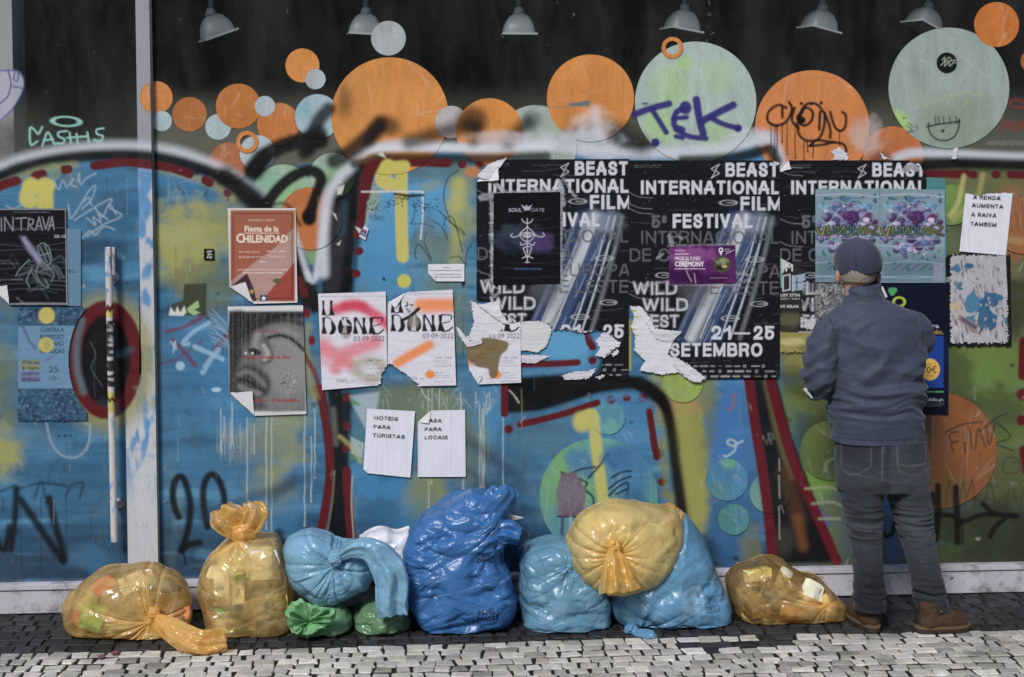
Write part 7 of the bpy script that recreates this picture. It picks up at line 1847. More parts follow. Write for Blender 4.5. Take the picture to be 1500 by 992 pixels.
# --- B: tall yellow bag with bow
def bpaint(c): pass
B = bag('rubbish_bag', 'tall translucent yellow bag standing upright with a flared tied top', [(348, 772), (335, 786), (318, 800), (300, 822), (289, 850), (287, 872), (292, 890), (297, 915), (308, 937), (335, 943), (375, 945), (398, 951), (420, 941), (428, 920), (431, 895), (429, 865), (421, 830), (413, 800), (405, 783), (385, 779), (366, 775)], (362, 866), -.30, .20, .20, (254, 211, 138), M_YBAG, .20, knot=(350, 776), pleat=.013, npl=18, plen=.20, wr=.9, group=GY, seed=5, ncr=25, cdir=(.1, .7), camp=.007, e1=.62, e2=.62)
tail(B, [(352, 782, -.36, 22), (342, 772, -.37, 40), (330, 757, -.37, 52), (322, 744, -.36, 34)], YK, M_YBAG, 'tied_top', seed=7, alpha=.75, amp=.03)
tail(B, [(352, 782, -.37, 20), (362, 768, -.38, 40), (370, 750, -.38, 46), (368, 736, -.37, 26)], YK, M_YBAG, 'tied_top', seed=8, alpha=.75, amp=.03)
tail(B, [(340, 790, -.37, 30), (352, 782, -.39, 26), (372, 778, -.37, 24)], YK, M_YBAG, 'tie', seed=9, alpha=1, amp=.01, flare=.2)
def gmark(c):
    c.poly([(0, 34), (40, 34), (40, 40), (0, 40)], (110, 160, 60), .5); c.text('GRIESSO', 3, 16, 5, (60, 58, 56), 37, bold=.02); blur_greek(c, 10, 24, 30, 2, (120, 116, 110)); blur_greek(c, 12, 28, 28, 2, (120, 116, 110))
carton(325, 868, -.45, .066, .18, .04, -.05, (206, 196, 172), 'beige carton with a product word and green foot in the tall yellow bag', marks=gmark, twist=.1)
def cmark(c): c.poly([(0, 0), (40, 0), (40, 8), (0, 8)], (110, 168, 76), .5); c.text('CP', 12, 22, 7, (50, 50, 50), 24, bold=.03); c.poly([(0, 30), (40, 30), (40, 40), (0, 40)], (96, 92, 88), .5)
carton(348, 868, -.45, .05, .17, .04, .0, (196, 186, 160), 'narrow printed pack right of the beige carton in the tall yellow bag', marks=cmark, twist=.25)
def pmark(c): c.poly([(20, 6), (36, 6), (36, 34), (20, 34)], (210, 206, 196), .5); c.poly([(30, 8), (34, 8), (34, 18), (30, 18)], (60, 70, 110), .5); blur_greek(c, 22, 22, 32, 2, (120, 120, 130)); blur_greek(c, 22, 27, 34, 2, (120, 120, 130))
carton(378, 893, -.46, .12, .09, .05, -.22, (176, 160, 128), 'crumpled printed carton low right in the tall yellow bag', marks=pmark)
carton(345, 920, -.45, .17, .07, .05, .08, (206, 184, 140), 'flat orange-beige carton at the foot of the tall yellow bag', marks=greencard)
carton(300, 905, -.40, .05, .14, .05, -.35, (190, 84, 60), 'red pack at the left side of the tall yellow bag')
carton(385, 825, -.40, .13, .13, .08, .05, (206, 198, 170), 'large pale carton high right in the tall yellow bag')
carton(312, 838, -.40, .07, .05, .05, .3, (216, 214, 210), 'white cup high left in the tall yellow bag')
carton(410, 890, -.40, .07, .14, .06, .05, (196, 164, 78), 'yellowish carton at the right edge of the tall yellow bag')
carton(345, 820, -.34, .16, .1, .08, .05, (186, 176, 140), 'beige carton at the back of the tall yellow bag')
# --- C: light blue bag with knot and draped neck, on two green ones
LB = (120, 172, 204)
Cb = bag('rubbish_bag', 'light blue bag knotted in front with its neck draped right, lying on two green bags', [(455, 773), (478, 778), (500, 786), (520, 788), (545, 800), (552, 830), (545, 858), (520, 872), (490, 885), (460, 884), (435, 869), (421, 850), (414, 818), (416, 795), (434, 778)], (491, 818), -.34, .19, .17, LB, M_BBAG, kfront=True, pleat=.022, npl=20, plen=.14, wr=.6, group=GB, seed=11, ncr=12, cdir=(.4, .9), camp=.008, floor=False, dent=.04)
knot(Cb, 491, 818, -.50, 8, LB, M_BBAG, 3)
tail(Cb, [(496, 816, -.50, 12), (514, 806, -.52, 26), (538, 806, -.53, 36), (560, 822, -.54, 46), (573, 850, -.545, 48), (572, 880, -.54, 48), (574, 903, -.53, 44)], LB, M_BBAG, 'draped_neck', seed=12, amp=.03, n=120)
# --- D: white bag behind
bag('rubbish_bag', 'white plastic bag peeping out behind the light blue bag with draped neck', [(522, 785), (540, 772), (560, 770), (582, 774), (602, 767), (612, 790), (604, 830), (575, 850), (545, 846), (525, 820)], (568, 805), -.20, .12, .12, (226, 228, 236), M_WBAG, knot=(600, 768), pleat=.012, npl=10, plen=.1, wr=.7, ncr=16, cdir=(.4, .8), camp=.008, seed=15, floor=False, N=180, M=110)
# --- E, F: green bags
GC = (96, 150, 100)
E = bag('rubbish_bag', 'green bag with a gathered ruffled opening facing the street, under the light blue bag', [(440, 888), (470, 878), (500, 884), (513, 902), (512, 928), (494, 943), (460, 947), (434, 938), (424, 912)], (470, 912), -.36, .17, .16, (112, 160, 116), M_GBAG, knot=(452, 910), pleat=.012, npl=12, plen=.1, wr=.6, ncr=16, cdir=(.2, .6), camp=.008, group=GG, seed=17, N=200, M=120)
ruffle(E, (453, 911), [(421, 886), (438, 877), (455, 885), (474, 890), (492, 893), (488, 912), (470, 925), (455, 934), (432, 931), (419, 908)], -.50, .05, (128, 190, 132), M_GBAG, 5.5, .045, 19)
bag('rubbish_bag', 'darker green bag squeezed between the ruffled green bag and the tall dark blue bag', [(513, 890), (540, 872), (575, 865), (595, 858), (604, 888), (603, 925), (590, 942), (565, 941), (535, 945), (520, 930), (512, 910)], (560, 905), -.33, .18, .18, (98, 142, 102), M_GBAG, knot=(566, 860), pleat=.008, npl=10, plen=.2, wr=.6, ncr=25, cdir=(.2, .6), camp=.008, group=GG, seed=21, N=200, M=120, e1=.7, e2=.7)
# --- G: tall dark blue paper bag
def gpaint(c):
    for (x, y, r, s_) in ((697, 800, .12, 1), (697, 882, -.16, 1)):
        c.grot('PAPEL', x, y, 7.5, (12, 18, 36), x + 25, .2, 1, 0, r); c.line([(x + 28, y - 7), (x + 26, y + 1)], 1.2, (12, 18, 36)); c.grot('CARTÁO', x - 1, y + 10, 7.5, (12, 18, 36), x + 30, .2, 1, 0, r); c.line([(x + 19, y - .3 + r * 19), (x + 23, y - .9 + r * 23)], 1.2, (12, 18, 36))
    for k in range(4): blur_greek(c, 690, 899 + k * 4, 734, 2, (40, 64, 120), .5)
    blur_greek(c, 686, 911, 698, 3, (18, 24, 44), .8)
    c.stroke([(600, 870), (660, 850), (720, 836), (748, 838)], 1.2, (120, 160, 220), .8, .6)
DB = (46, 104, 166)
G_ = bag('rubbish_bag', 'tallest bag, dark blue with paper and card lettering in Portuguese, open at the upper right', [(690, 712), (715, 716), (735, 722), (743, 745), (747, 762), (750, 785), (738, 806), (738, 825), (748, 842), (757, 862), (757, 884), (752, 908), (735, 921), (690, 938), (655, 943), (630, 940), (610, 920), (599, 890), (590, 858), (584, 832), (590, 800), (605, 765), (630, 742), (660, 722)], (668, 830), -.32, .22, .2, DB, M_DBAG, knot=(742, 740), pleat=.014, npl=11, plen=.32, wr=.55, group=GB, seed=25, ncr=70, cdir=(-.12, .38), camp=.013, paint=gpaint, e1=.62, e2=.6, N=520, M=330, facet=1.3)
tail(G_, [(715, 752, -.42, 46), (728, 736, -.42, 46), (740, 722, -.41, 40), (742, 712, -.40, 16)], DB, M_DBAG, 'open_neck', seed=27, amp=.03, alpha=1)
tail(G_, [(722, 782, -.44, 30), (742, 780, -.44, 36), (760, 786, -.44, 26)], DB, M_DBAG, 'open_neck', seed=28, amp=.03, alpha=1)
b = MB(); q = [at_y(x, y, d) for x, y, d in ((735, 752, -.40), (748, 756, -.41), (767, 759, -.41), (752, 762, -.40), (736, 764, -.39))]
b.prism([tuple(p) for p in q], [tuple(p + np.array([0, .008, .001])) for p in q]); o = b.build('paper_sheet', noisy_mat('white_paper', (.7, .7, .7), .05, 8, .6))
tag(o, 'white paper sticking out of the open neck of the tallest blue bag', 'paper')
# --- H: light blue bag
def hpaint(c):
    R_ = random.Random(4)
    for k in range(22):
        x, y = R_.uniform(775, 870), R_.uniform(850, 928); w, h = R_.uniform(8, 22), R_.uniform(6, 16); a = R_.uniform(-.3, .3)
        c.poly([(x, y), (x + w, y + w * a), (x + w - h * a, y + h + w * a), (x - h * a, y + h)], R_.choice([(138, 182, 212), (100, 146, 180), (126, 172, 204), (96, 140, 172)]), .9, .55)
H = bag('rubbish_bag', 'light blue bag standing between the tallest blue bag and the knotted yellow ball', [(758, 830), (762, 803), (790, 790), (815, 786), (850, 796), (885, 826), (893, 870), (893, 913), (880, 928), (840, 941), (810, 944), (776, 937), (761, 915), (757, 870)], (818, 868), -.33, .2, .2, (96, 148, 180), M_BBAG, knot=(830, 815), pleat=.014, npl=12, plen=.12, wr=.6, ncr=41, cdir=(.1, .6), camp=.009, group=GB, seed=31, paint=hpaint, e1=.62, e2=.62, aniso=(1, 1, 1.3))
# --- J: light blue bag on the right
def jpaint(c):
    c.poly([(985, 852), (1018, 838), (1024, 880), (990, 888)], (140, 182, 212), .8, .6)
    for k in range(8): blur_greek(c, 990, 856 + k * 4, 1018, 2, (90, 130, 164), .6)
    c.text('bio', 1012, 858, 6, (44, 84, 120), 1030, op=.7); blur_greek(c, 1012, 858, 1054, 5, (54, 92, 126), .6); c.stroke([(1022, 866), (1047, 866), (1049, 880), (1024, 880), (1022, 866)], 1.4, (50, 90, 126), .5, .8, False); blur_greek(c, 1026, 873, 1046, 4, (54, 92, 126), .7)
J = bag('rubbish_bag', 'light blue bag right of the pile with its knotted end on the cobbles', [(1000, 745), (1018, 768), (1038, 800), (1052, 838), (1067, 880), (1068, 908), (1055, 929), (1010, 936), (960, 938), (922, 926), (895, 907), (884, 882), (896, 850), (930, 810), (975, 770)], (984, 868), -.32, .21, .2, (94, 150, 190), M_BBAG, knot=(925, 918), pleat=.012, npl=12, plen=.26, wr=.6, ncr=44, cdir=(.5, .6), camp=.009, group=GB, seed=35, paint=jpaint, e1=.68, e2=.66)
knot(J, 925, 925, -.50, 8, (90, 146, 190), M_BBAG, 5)
tail(J, [(925, 925, -.50, 10), (934, 932, -.54, 26), (946, 940, -.57, 34), (950, 946, -.58, 22)], (94, 150, 190), M_BBAG, seed=37, amp=.02, alpha=1)
# --- I: yellow ball on top
I_ = bag('rubbish_bag', 'round yellow bag knotted in front, lying on top of two light blue bags', [(900, 728), (935, 732), (965, 738), (990, 745), (1000, 765), (1000, 792), (986, 828), (960, 853), (930, 867), (895, 873), (865, 862), (841, 840), (829, 810), (830, 785), (845, 755), (870, 738)], (899, 801), -.42, .2, .2, (254, 217, 144), M_YBAG, .46, kfront=True, pleat=.022, npl=22, plen=.16, wr=.55, ncr=12, cdir=(.2, .9), camp=.008, group=GY, seed=41, floor=False, dent=.045)
knot(I_, 899, 800, -.585, 8, (250, 196, 90), M_YBAG, 7)
tail(I_, [(899, 803, -.59, 12), (900, 822, -.62, 34), (903, 846, -.635, 50), (906, 868, -.635, 62)], (250, 198, 92), M_YBAG, seed=45, amp=.04, alpha=.85, nf=5)
carton(880, 790, -.40, .22, .22, .14, .1, (214, 190, 140), 'large pale carton filling the round yellow bag')
carton(950, 810, -.40, .2, .2, .14, -.2, (206, 190, 150), 'second pale carton at the right of the round yellow bag')
carton(855, 765, -.42, .08, .05, .05, .4, (150, 166, 80), 'green pack at the upper left of the round yellow bag')
carton(905, 838, -.42, .18, .08, .1, .0, (206, 180, 130), 'beige carton at the foot of the round yellow bag')
bag('rubbish_bag', 'clear yellowish bag end wrinkled behind the round yellow bag', [(960, 738), (985, 734), (1003, 748), (1009, 768), (1006, 792), (996, 812), (975, 800), (960, 770)], (985, 770), -.34, .1, .1, (234, 190, 116), M_YBAG, .22, knot=(1000, 740), pleat=.012, npl=10, plen=.1, wr=1.2, seed=43, floor=False, N=160, M=90, group=GY)
# --- K: dull yellow bag at the right
def kpaint(c): c.poly([(1080, 834), (1112, 828), (1113, 835), (1082, 840)], (206, 190, 130), .8, .5)
K = bag('rubbish_bag', 'dusty see-through yellow bag of packaging beside the man, at the right end', [(1122, 815), (1150, 822), (1175, 838), (1205, 847), (1226, 868), (1238, 884), (1236, 914), (1215, 925), (1165, 937), (1110, 935), (1086, 920), (1070, 890), (1061, 850), (1076, 830), (1096, 821)], (1146, 882), -.30, .19, .2, (206, 172, 104), M_YBAG, .22, knot=(1200, 870), pleat=.014, npl=12, plen=.14, wr=1.1, ncr=38, cdir=(.4, .8), camp=.008, group=GY, seed=51, paint=kpaint, e1=.66, e2=.62)
carton(1110, 840, -.38, .12, .04, .05, -.1, (206, 196, 120), 'long pale yellow pack at the top of the dusty yellow bag')
carton(1190, 868, -.44, .09, .09, .05, .5, (214, 200, 150), 'cream printed carton in the right half of the dusty yellow bag', marks=pmark)
carton(1198, 892, -.45, .12, .08, .05, -.4, (206, 150, 80), 'orange crumpled wrapper in the right half of the dusty yellow bag')
carton(1160, 905, -.44, .1, .1, .05, .3, (170, 130, 76), 'brown pack low in the middle of the dusty yellow bag')
carton(1220, 900, -.38, .06, .1, .06, .2, (120, 132, 60), 'olive green pack at the right edge of the dusty yellow bag')
carton(1100, 890, -.36, .14, .16, .1, .1, (140, 116, 70), 'large dull brown carton in the left half of the dusty yellow bag')
carton(1130, 870, -.42, .09, .03, .05, .5, (96, 100, 110), 'grey wrapper across the middle of the dusty yellow bag')
bottle(1150, 845, -.40, .2, .035, .35, (190, 186, 160), 'clear plastic bottle standing in the dusty yellow bag', .2)
# ------------------------------------------------------------------ the man pasting a bill
def mpt(px, py, y): return at_y(px, py, y)
def ring_loft(rings, seg=40, e=1.0):
    """closed loft; ring = (cx, cy, cz, rx, ry, tilt about x)"""
    V = []; th = np.linspace(0, 2 * PI, seg, endpoint=False)
    for r in rings:
        cx, cy, cz, rx, ry = r[:5]; tl = r[5] if len(r) > 5 else 0.0
        ex = r[6] if len(r) > 6 else e
        x = rx * np.sign(np.cos(th)) * np.abs(np.cos(th)) ** ex; y = ry * np.sign(np.sin(th)) * np.abs(np.sin(th)) ** ex
        V.append(np.stack([cx + x, cy + y * math.cos(tl), cz + y * math.sin(tl)], -1))
    V = np.array(V); n = len(rings)
    P = V.reshape(-1, 3); q = grid_quads(n, seg, True, False)
    P = np.concatenate([P, V[:1].mean(1), V[-1:].mean(1)])
    t = [[n * seg, (k + 1) % seg, k] for k in range(seg)] + [[n * seg + 1, (n - 1) * seg + k, (n - 1) * seg + (k + 1) % seg] for k in range(seg)]
    return P, q, np.array(t)
def tube_np(pts, rad, seg=24, per=6):
    K = catmull(np.array([list(p) + [r] for p, r in zip(pts, rad)], float), per)
    C, R = K[:, :3], K[:, 3]
    T = np.gradient(C, axis=0); T /= np.linalg.norm(T, axis=1, keepdims=True)
    u = np.cross(T[0], [0, 0, 1.0] if abs(T[0][2]) < .9 else [1.0, 0, 0]); V = []
    th = np.linspace(0, 2 * PI, seg, endpoint=False)
    for c, t, r in zip(C, T, R):
        u = u - t * (u @ t); u /= np.linalg.norm(u); w = np.cross(t, u)
        V.append(c + r * (np.cos(th)[:, None] * u + np.sin(th)[:, None] * w))
    V = np.array(V); n = len(V)
    P = np.concatenate([V.reshape(-1, 3), V[:1].mean(1) - T[:1] * R[0] * .4, V[-1:].mean(1) + T[-1:] * R[-1] * .4])
    t = [[n * seg, (k + 1) % seg, k] for k in range(seg)] + [[n * seg + 1, (n - 1) * seg + k, (n - 1) * seg + (k + 1) % seg] for k in range(seg)]
    return P, grid_quads(n, seg, True, False), np.array(t)
def ellipsoid(c, r, n=20, m_=28, rot=None):
    ps = np.linspace(0.02, PI - .02, n)[:, None]; th = np.linspace(0, 2 * PI, m_, endpoint=False)[None]
    d = np.stack([np.sin(ps) * np.cos(th), np.sin(ps) * np.sin(th), np.cos(ps) + 0 * th], -1) * np.array(r)
    if rot is not None: d = d @ np.array(rot).T
    V = d + np.array(c); t = [[k, (k + 1) % m_, 0] for k in range(1, m_ - 1)] + [[(n - 1) * m_ + (k + 1) % m_, (n - 1) * m_ + k, (n - 1) * m_] for k in range(1, m_ - 1)]
    return V.reshape(-1, 3), grid_quads(n, m_, True, True), np.array(t)
def fuse(shapes, voxel, smooth=4, name='m'):
    """one continuous surface out of overlapping closed shapes; returns vertex, quad arrays"""
    Vs, Qs, Ts, k = [], [], [], 0
    for P, q, t in shapes:
        Vs.append(P); Qs.append(np.asarray(q) + k); Ts.append(np.asarray(t) + k); k += len(P)
    o = npmesh(name, np.concatenate(Vs), np.concatenate(Qs), np.concatenate(Ts))
    bm = bmesh.new(); bm.from_mesh(o.data); bmesh.ops.recalc_face_normals(bm, faces=bm.faces); bm.to_mesh(o.data); bm.free()
    r = o.modifiers.new('r', 'REMESH'); r.mode = 'VOXEL'; r.voxel_size = voxel
    if smooth:
        s = o.modifiers.new('s', 'SMOOTH'); s.iterations = smooth; s.factor = .5
    dg = bpy.context.evaluated_depsgraph_get()
    me = bpy.data.meshes.new_from_object(o.evaluated_get(dg))
    bpy.data.objects.remove(o)
    n = len(me.vertices); V = np.empty(n * 3, np.float32); me.vertices.foreach_get('co', V); V = V.reshape(-1, 3).astype(float)
    N = np.empty(n * 3, np.float32); me.vertices.foreach_get('normal', N); N = N.reshape(-1, 3).astype(float)
    L = np.empty(len(me.loops), np.int32); me.loops.foreach_get('vertex_index', L)
    Q = L.reshape(-1, 4)
    bpy.data.meshes.remove(me)
    return V, N, Q

def cloth_mat(name, rough=0.55, spec=0.3, weave=900.0, bump=0.12, sheen=0.1):
    m, n, out = new_mat(name)
    at = nd(n, 'ShaderNodeAttribute', attribute_name='Col'); tc = nd(n, 'ShaderNodeTexCoord')
    no = nd(n, 'ShaderNodeTexNoise', {'Vector': tc.outputs['Object'], 'Scale': 60.0, 'Detail': 6.0, 'Roughness': .7})
    mr = nd(n, 'ShaderNodeMapRange', {'Value': no.outputs['Fac'], 'From Min': .3, 'From Max': .7, 'To Min': .86, 'To Max': 1.14})
    mu = nd(n, 'ShaderNodeVectorMath', operation='SCALE')
    n.links.new(at.outputs['Color'], mu.inputs[0]); n.links.new(mr.outputs[0], mu.inputs['Scale'])
    p = nd(n, 'ShaderNodeBsdfPrincipled', {'Base Color': mu.outputs[0], 'Roughness': rough, 'Specular IOR Level': spec, 'Sheen Weight': sheen})
    w = nd(n, 'ShaderNodeTexNoise', {'Vector': tc.outputs['Object'], 'Scale': weave, 'Detail': 2.0})
    bp = nd(n, 'ShaderNodeBump', {'Height': w.outputs['Fac'], 'Strength': bump, 'Distance': .002})
    n.links.new(bp.outputs[0], p.inputs['Normal']); n.links.new(p.outputs[0], out.inputs[0])
    return m
M_JACKET = cloth_mat('softshell_cloth', .62, .22, 420, .25, .12)
M_JEANS = cloth_mat('worn_denim', .8, .2, 700, .3, .1)
M_CAP = cloth_mat('cap_cloth', .75, .2, 500, .15, .15)
M_SKIN = noisy_mat('skin', (.36, .21, .15), .12, 30, .5, .35, .1, 200)
M_HAIR = noisy_mat('grey_hair', (.32, .28, .23), .45, 260, .6, .3, .6, 300)
M_BOOT = noisy_mat('brown_nubuck', (.062, .036, .022), .3, 18, .75, .2, .25, 120)
M_SOLE = noisy_mat('boot_sole', (.035, .024, .017), .3, 20, .7, .25, .3)
M_WELT = noisy_mat('boot_welt', (.12, .085, .052), .2, 20, .7, .2)
YM = float(at_z(1320, 927)[1]) + .045
man = empty('person', tuple(at_z(1330, 925)), 'man in slate blue jacket, cap and jeans, seen from behind, pasting at the wall', 'person')
def W(px, py, y=YM): return mpt(px, py, y)
S_ = 1 / 331.0                                    # metres per photo pixel at the man
# --- body: one surface from head to feet
hc = W(1256, 396, YM + .02)
body = []
body.append(ellipsoid(hc + np.array([0, 0, .02]), (.078, .098, .115)))
body.append(ellipsoid(hc + np.array([0, .045, -.055]), (.055, .062, .06)))                      # jaw and chin
body.append(ellipsoid(hc + np.array([0, .102, -.01]), (.016, .024, .026)))                        # nose
body.append(ellipsoid(hc + np.array([0, .085, .025]), (.052, .02, .012)))                         # brow
body.append(ellipsoid(hc + np.array([0, .092, -.05]), (.026, .014, .008)))                        # lips
for s in (-1, 1):
    body.append(ellipsoid(hc + np.array([s * .086, -.010 if s > 0 else .004, -.030]), (.013, .024, .036), 14, 18, Matrix.Rotation(s * .45, 3, 'Z')))
    body.append(ellipsoid(hc + np.array([s * .03, .088, .012]), (.014, .01, .009), 10, 14))        # eyes
body.append(tube_np([hc + np.array([0, .0, -.06]), hc + np.array([.004, -.005, -.12]), W(1262, 452)], [.058, .06, .07]))
body.append(ring_loft([(*W(1268, 446), .09, .06), (*W(1278, 475), .19, .1), (*W(1280, 530), .2, .115), (*W(1284, 590), .18, .11), (*W(1287, 640), .175, .11), (*W(1290, 690), .17, .115)]))
sL, sR = W(1230, 480, YM), W(1316, 484, YM)
eL, eR = W(1200, 556, YM + .03), W(1344, 500, YM + .10)
hL, hR = W(1232, 540, YM + .25), W(1326, 500, -.07)
body.append(tube_np([sL, (sL + eL) / 2, eL, (eL + hL) / 2, hL], [.055, .05, .045, .04, .03])); body.append(tube_np([sR, (sR + eR) / 2, eR, (eR + hR) / 2, hR], [.055, .048, .042, .038, .03]))
for px0, px1, px2, dy in ((1262, 1268, 1276, 0), (1325, 1345, 1362, 0)):
    body.append(tube_np([W(px0, 680), W(px1, 780, YM - .01), W(px2, 880, YM)], [.088, .06, .045]))
    body.append(ellipsoid(W(px2 + (0 if px0 < 1300 else 8), 913, YM + (.02 if px0 < 1300 else 0)), (.03, .05, .025) if px0 < 1300 else (.05, .03, .025)))
def hand(wr, d, up, s):
    """palm, four fingers and a thumb, slightly bent"""
    d = d / np.linalg.norm(d); side = np.cross(d, up); side /= np.linalg.norm(side); nrm = np.cross(side, d)
    out = [tube_np([wr, wr + d * .04, wr + d * .085], [.027, .036, .034], 16)]
    for k, L in enumerate((.068, .078, .073, .058)):
        b0 = wr + d * .085 + side * (k - 1.5) * .019
        out.append(tube_np([b0 - d * .02, b0 + d * L * .5 + nrm * .004, b0 + d * L * .8 - nrm * .008, b0 + d * L - nrm * .02], [.0095, .009, .0085, .007], 12))
    t0 = wr + d * .03 + side * s * .028
    out.append(tube_np([t0, t0 + d * .03 + side * s * .022, t0 + d * .06 + side * s * .026], [.012, .0105, .008], 12))
    return out
body += hand(hL, np.array([.3, .5, .25]), np.array([0, 0, 1.0]), 1)
body += hand(hR, np.array([-.95, .06, .12]), np.array([0, -1.0, 0]), -1)
V, N, Q = fuse(body, .0065, 3)
npmesh('body', V, Q, None, None, M_SKIN, man)

# --- jeans: hips and two legs, crumpled at knees and ankles
def seam(V, C, pts, w, colr, op, back=True):
    """stitched line drawn where it runs over the cloth (photo coordinates of the back)"""
    px, py = to_px(V); P = catmull(pts)
    D = np.full(len(V), 1e9)
    for a, b in zip(P[:-1], P[1:]):
        d = b - a; t = np.clip(((px - a[0]) * d[0] + (py - a[1]) * d[1]) / max(d @ d, 1e-9), 0, 1)
        D = np.minimum(D, np.hypot(px - a[0] - t * d[0], py - a[1] - t * d[1]))
    m = op * (1 - sstep(w * .5, w * .5 + .8, D))
    if back: m = m * (V[:, 1] < YM + .02)
    return C * (1 - m[:, None]) + np.array(colr) * m[:, None]
legs = [ring_loft([(*W(1290, 632), .205, .135, 0, .9), (*W(1291, 665), .212, .15, 0, .88), (*W(1292, 700), .21, .15, 0, .85), (*W(1292, 716), .205, .14, 0, .85)])]
def leg(pts): return ring_loft([(*W(x, y, YM + dy), r * S_, r2 * S_, 0, .95) for x, y, r, dy, r2 in pts])
legs.append(leg([(1258, 690, 34, 0, 44), (1261, 722, 31.5, -.005, 40), (1265, 760, 26.5, -.01, 33), (1269, 790, 24.5, -.012, 29), (1270, 815, 23.5, -.02, 28), (1272, 840, 22.5, -.015, 27), (1273, 862, 22.5, 0, 26), (1274, 880, 24, 0, 28), (1274, 893, 25, 0, 29)]))
legs.append(leg([(1324, 690, 34, 0, 44), (1329, 722, 32, -.005, 40), (1337, 755, 27.5, -.01, 34), (1344, 790, 26, -.015, 31), (1350, 815, 25.5, -.02, 29), (1356, 842, 24, -.015, 27), (1361, 865, 23, 0, 26), (1364, 881, 24.5, 0, 28), (1367, 894, 26, 0, 29)]))
V, N, Q = fuse(legs, .006, 5)
px, py = to_px(V)
cr = lambda c0, w: np.exp(-((py - c0) / w) ** 2)
hfold = ridge(V[:, 0] * 5 + .5 * noise3(V[:, 0] * 9, V[:, 1] * 9, V[:, 2] * 9), V[:, 1] * 6, V[:, 2] * 46)
h = .0075 * hfold * (cr(768, 28) + .2) + .012 * ridge(V[:, 0] * 5, V[:, 1] * 7, V[:, 2] * 36 + .4 * noise3(V[:, 0] * 14, V[:, 1] * 14, 3.0)) * np.clip(cr(868, 22), 0, 1) + .003 * ridge(V[:, 0] * 18 + V[:, 2] * 9, V[:, 1] * 16, V[:, 2] * 14) + .005 * ridge(V[:, 0] * 9 - V[:, 2] * 12, V[:, 1] * 8, V[:, 2] * 7) * cr(722, 22)
V = V + N * (h - .0075)[:, None]
C = np.broadcast_to(np.array([.012, .0145, .020]), V.shape).copy()
fade = np.clip(.55 * cr(700, 40) + .9 * np.clip(hfold, 0, 1) * cr(770, 30) + .35 * cr(810, 40) + .25 * fbm(V[:, 0] * 8, V[:, 1] * 8, V[:, 2] * 8, 3) + .25 * np.where(px > 1305, 1, 0), 0, 1)
C = C * (1 - fade[:, None]) + np.array([.056, .063, .08]) * fade[:, None]
st = (.10, .105, .115)
for p, w, op in (([(1276, 642), (1277, 682)], 1.4, .5), ([(1233, 648), (1276, 650)], 1.2, .5), ([(1316, 650), (1355, 648)], 1.2, .7), ([(1314, 648), (1315, 680), (1316, 690)], 1.5, .8), ([(1316, 681), (1334, 683), (1356, 680)], 1.6, .85), ([(1316, 690), (1340, 697), (1357, 688)], 1.3, .6), ([(1356, 650), (1357, 690)], 1.2, .6), ([(1232, 650), (1234, 686), (1252, 695), (1276, 684)], 1.2, .5), ([(1294, 640), (1292, 690), (1293, 704)], 1.8, .6), ([(1293, 704), (1320, 706), (1350, 698)], 1.0, .35), ([(1240, 690), (1264, 698), (1290, 702)], 1.0, .3), ([(1232, 640), (1270, 643), (1352, 642)], 1.3, .4)):
    C = seam(V, C, p, w, st, op)
npmesh('jeans', V, Q, None, C, M_JEANS, man)

# --- jacket
ja = [ring_loft([(*W(1285, 648), .203, .148, 0, .82), (*W(1285, 630), .202, .150, 0, .82), (*W(1284, 590), .195, .148, 0, .84), (*W(1284, 548), .205, .150, 0, .86), (*W(1283, 510), .214, .145, 0, .88), (*W(1281, 480), .218, .135, 0, .9), (*W(1279, 460), .200, .118, 0, .9), (*W(1275, 449), .160, .10), (*W(1269, 440), .110, .085), (*W(1266, 436), .085, .075)])]
wL = hL + (eL - hL) * .12; wR = hR + (eR - hR) * .12
ja.append(tube_np([W(1236, 470), W(1216, 492, YM - .01), W(1203, 524, YM - .02), W(1201, 553, YM - .005), W(1212, 556, YM + .09), wL], [.075, .082, .078, .072, .060, .046]))
ja.append(tube_np([W(1312, 474), W(1332, 478, YM - .005), W(1343, 488, YM), W(1346, 496, YM + .07), W(1340, 498, YM + .18), wR], [.085, .080, .072, .066, .054, .046]))
ja.append(ring_loft([(*W(1268, 448), .11, .09, .0), (*W(1266, 434, YM + .005), .090, .082, .2), (*W(1265, 422, YM + .010), .085, .081, .2), (*W(1264, 410, YM + .014), .083, .080, .2)]))
V, N, Q = fuse(ja, .0058, 14)
px, py = to_px(V)
n0 = noise3(V[:, 0] * 7, V[:, 1] * 5, V[:, 2] * 5)
low = np.exp(-((py - 585) / 34) ** 2)
z_ = V[:, 2] + .12 * (V[:, 0] - W(1285, 560)[0]) + .025 * n0
fl = ridge(V[:, 0] * 2.2 + n0 * .3, V[:, 1] * 3, z_ * 17); fl2 = ridge(V[:, 0] * 3 + 4, V[:, 1] * 3, z_ * 34 + n0)
dg1 = ridge(V[:, 0] * 7 - V[:, 2] * 10, V[:, 1] * 5, V[:, 2] * 4.0 + V[:, 0] * 3)            # pull from the raised arm down to the left hip
armL = np.clip((1228 - px) / 14, 0, 1) * (py > 470)
armf = ridge(V[:, 0] * 10, V[:, 1] * 7, V[:, 2] * 16 - V[:, 0] * 10)
neck = np.exp(-((py - 436) / 14) ** 2)
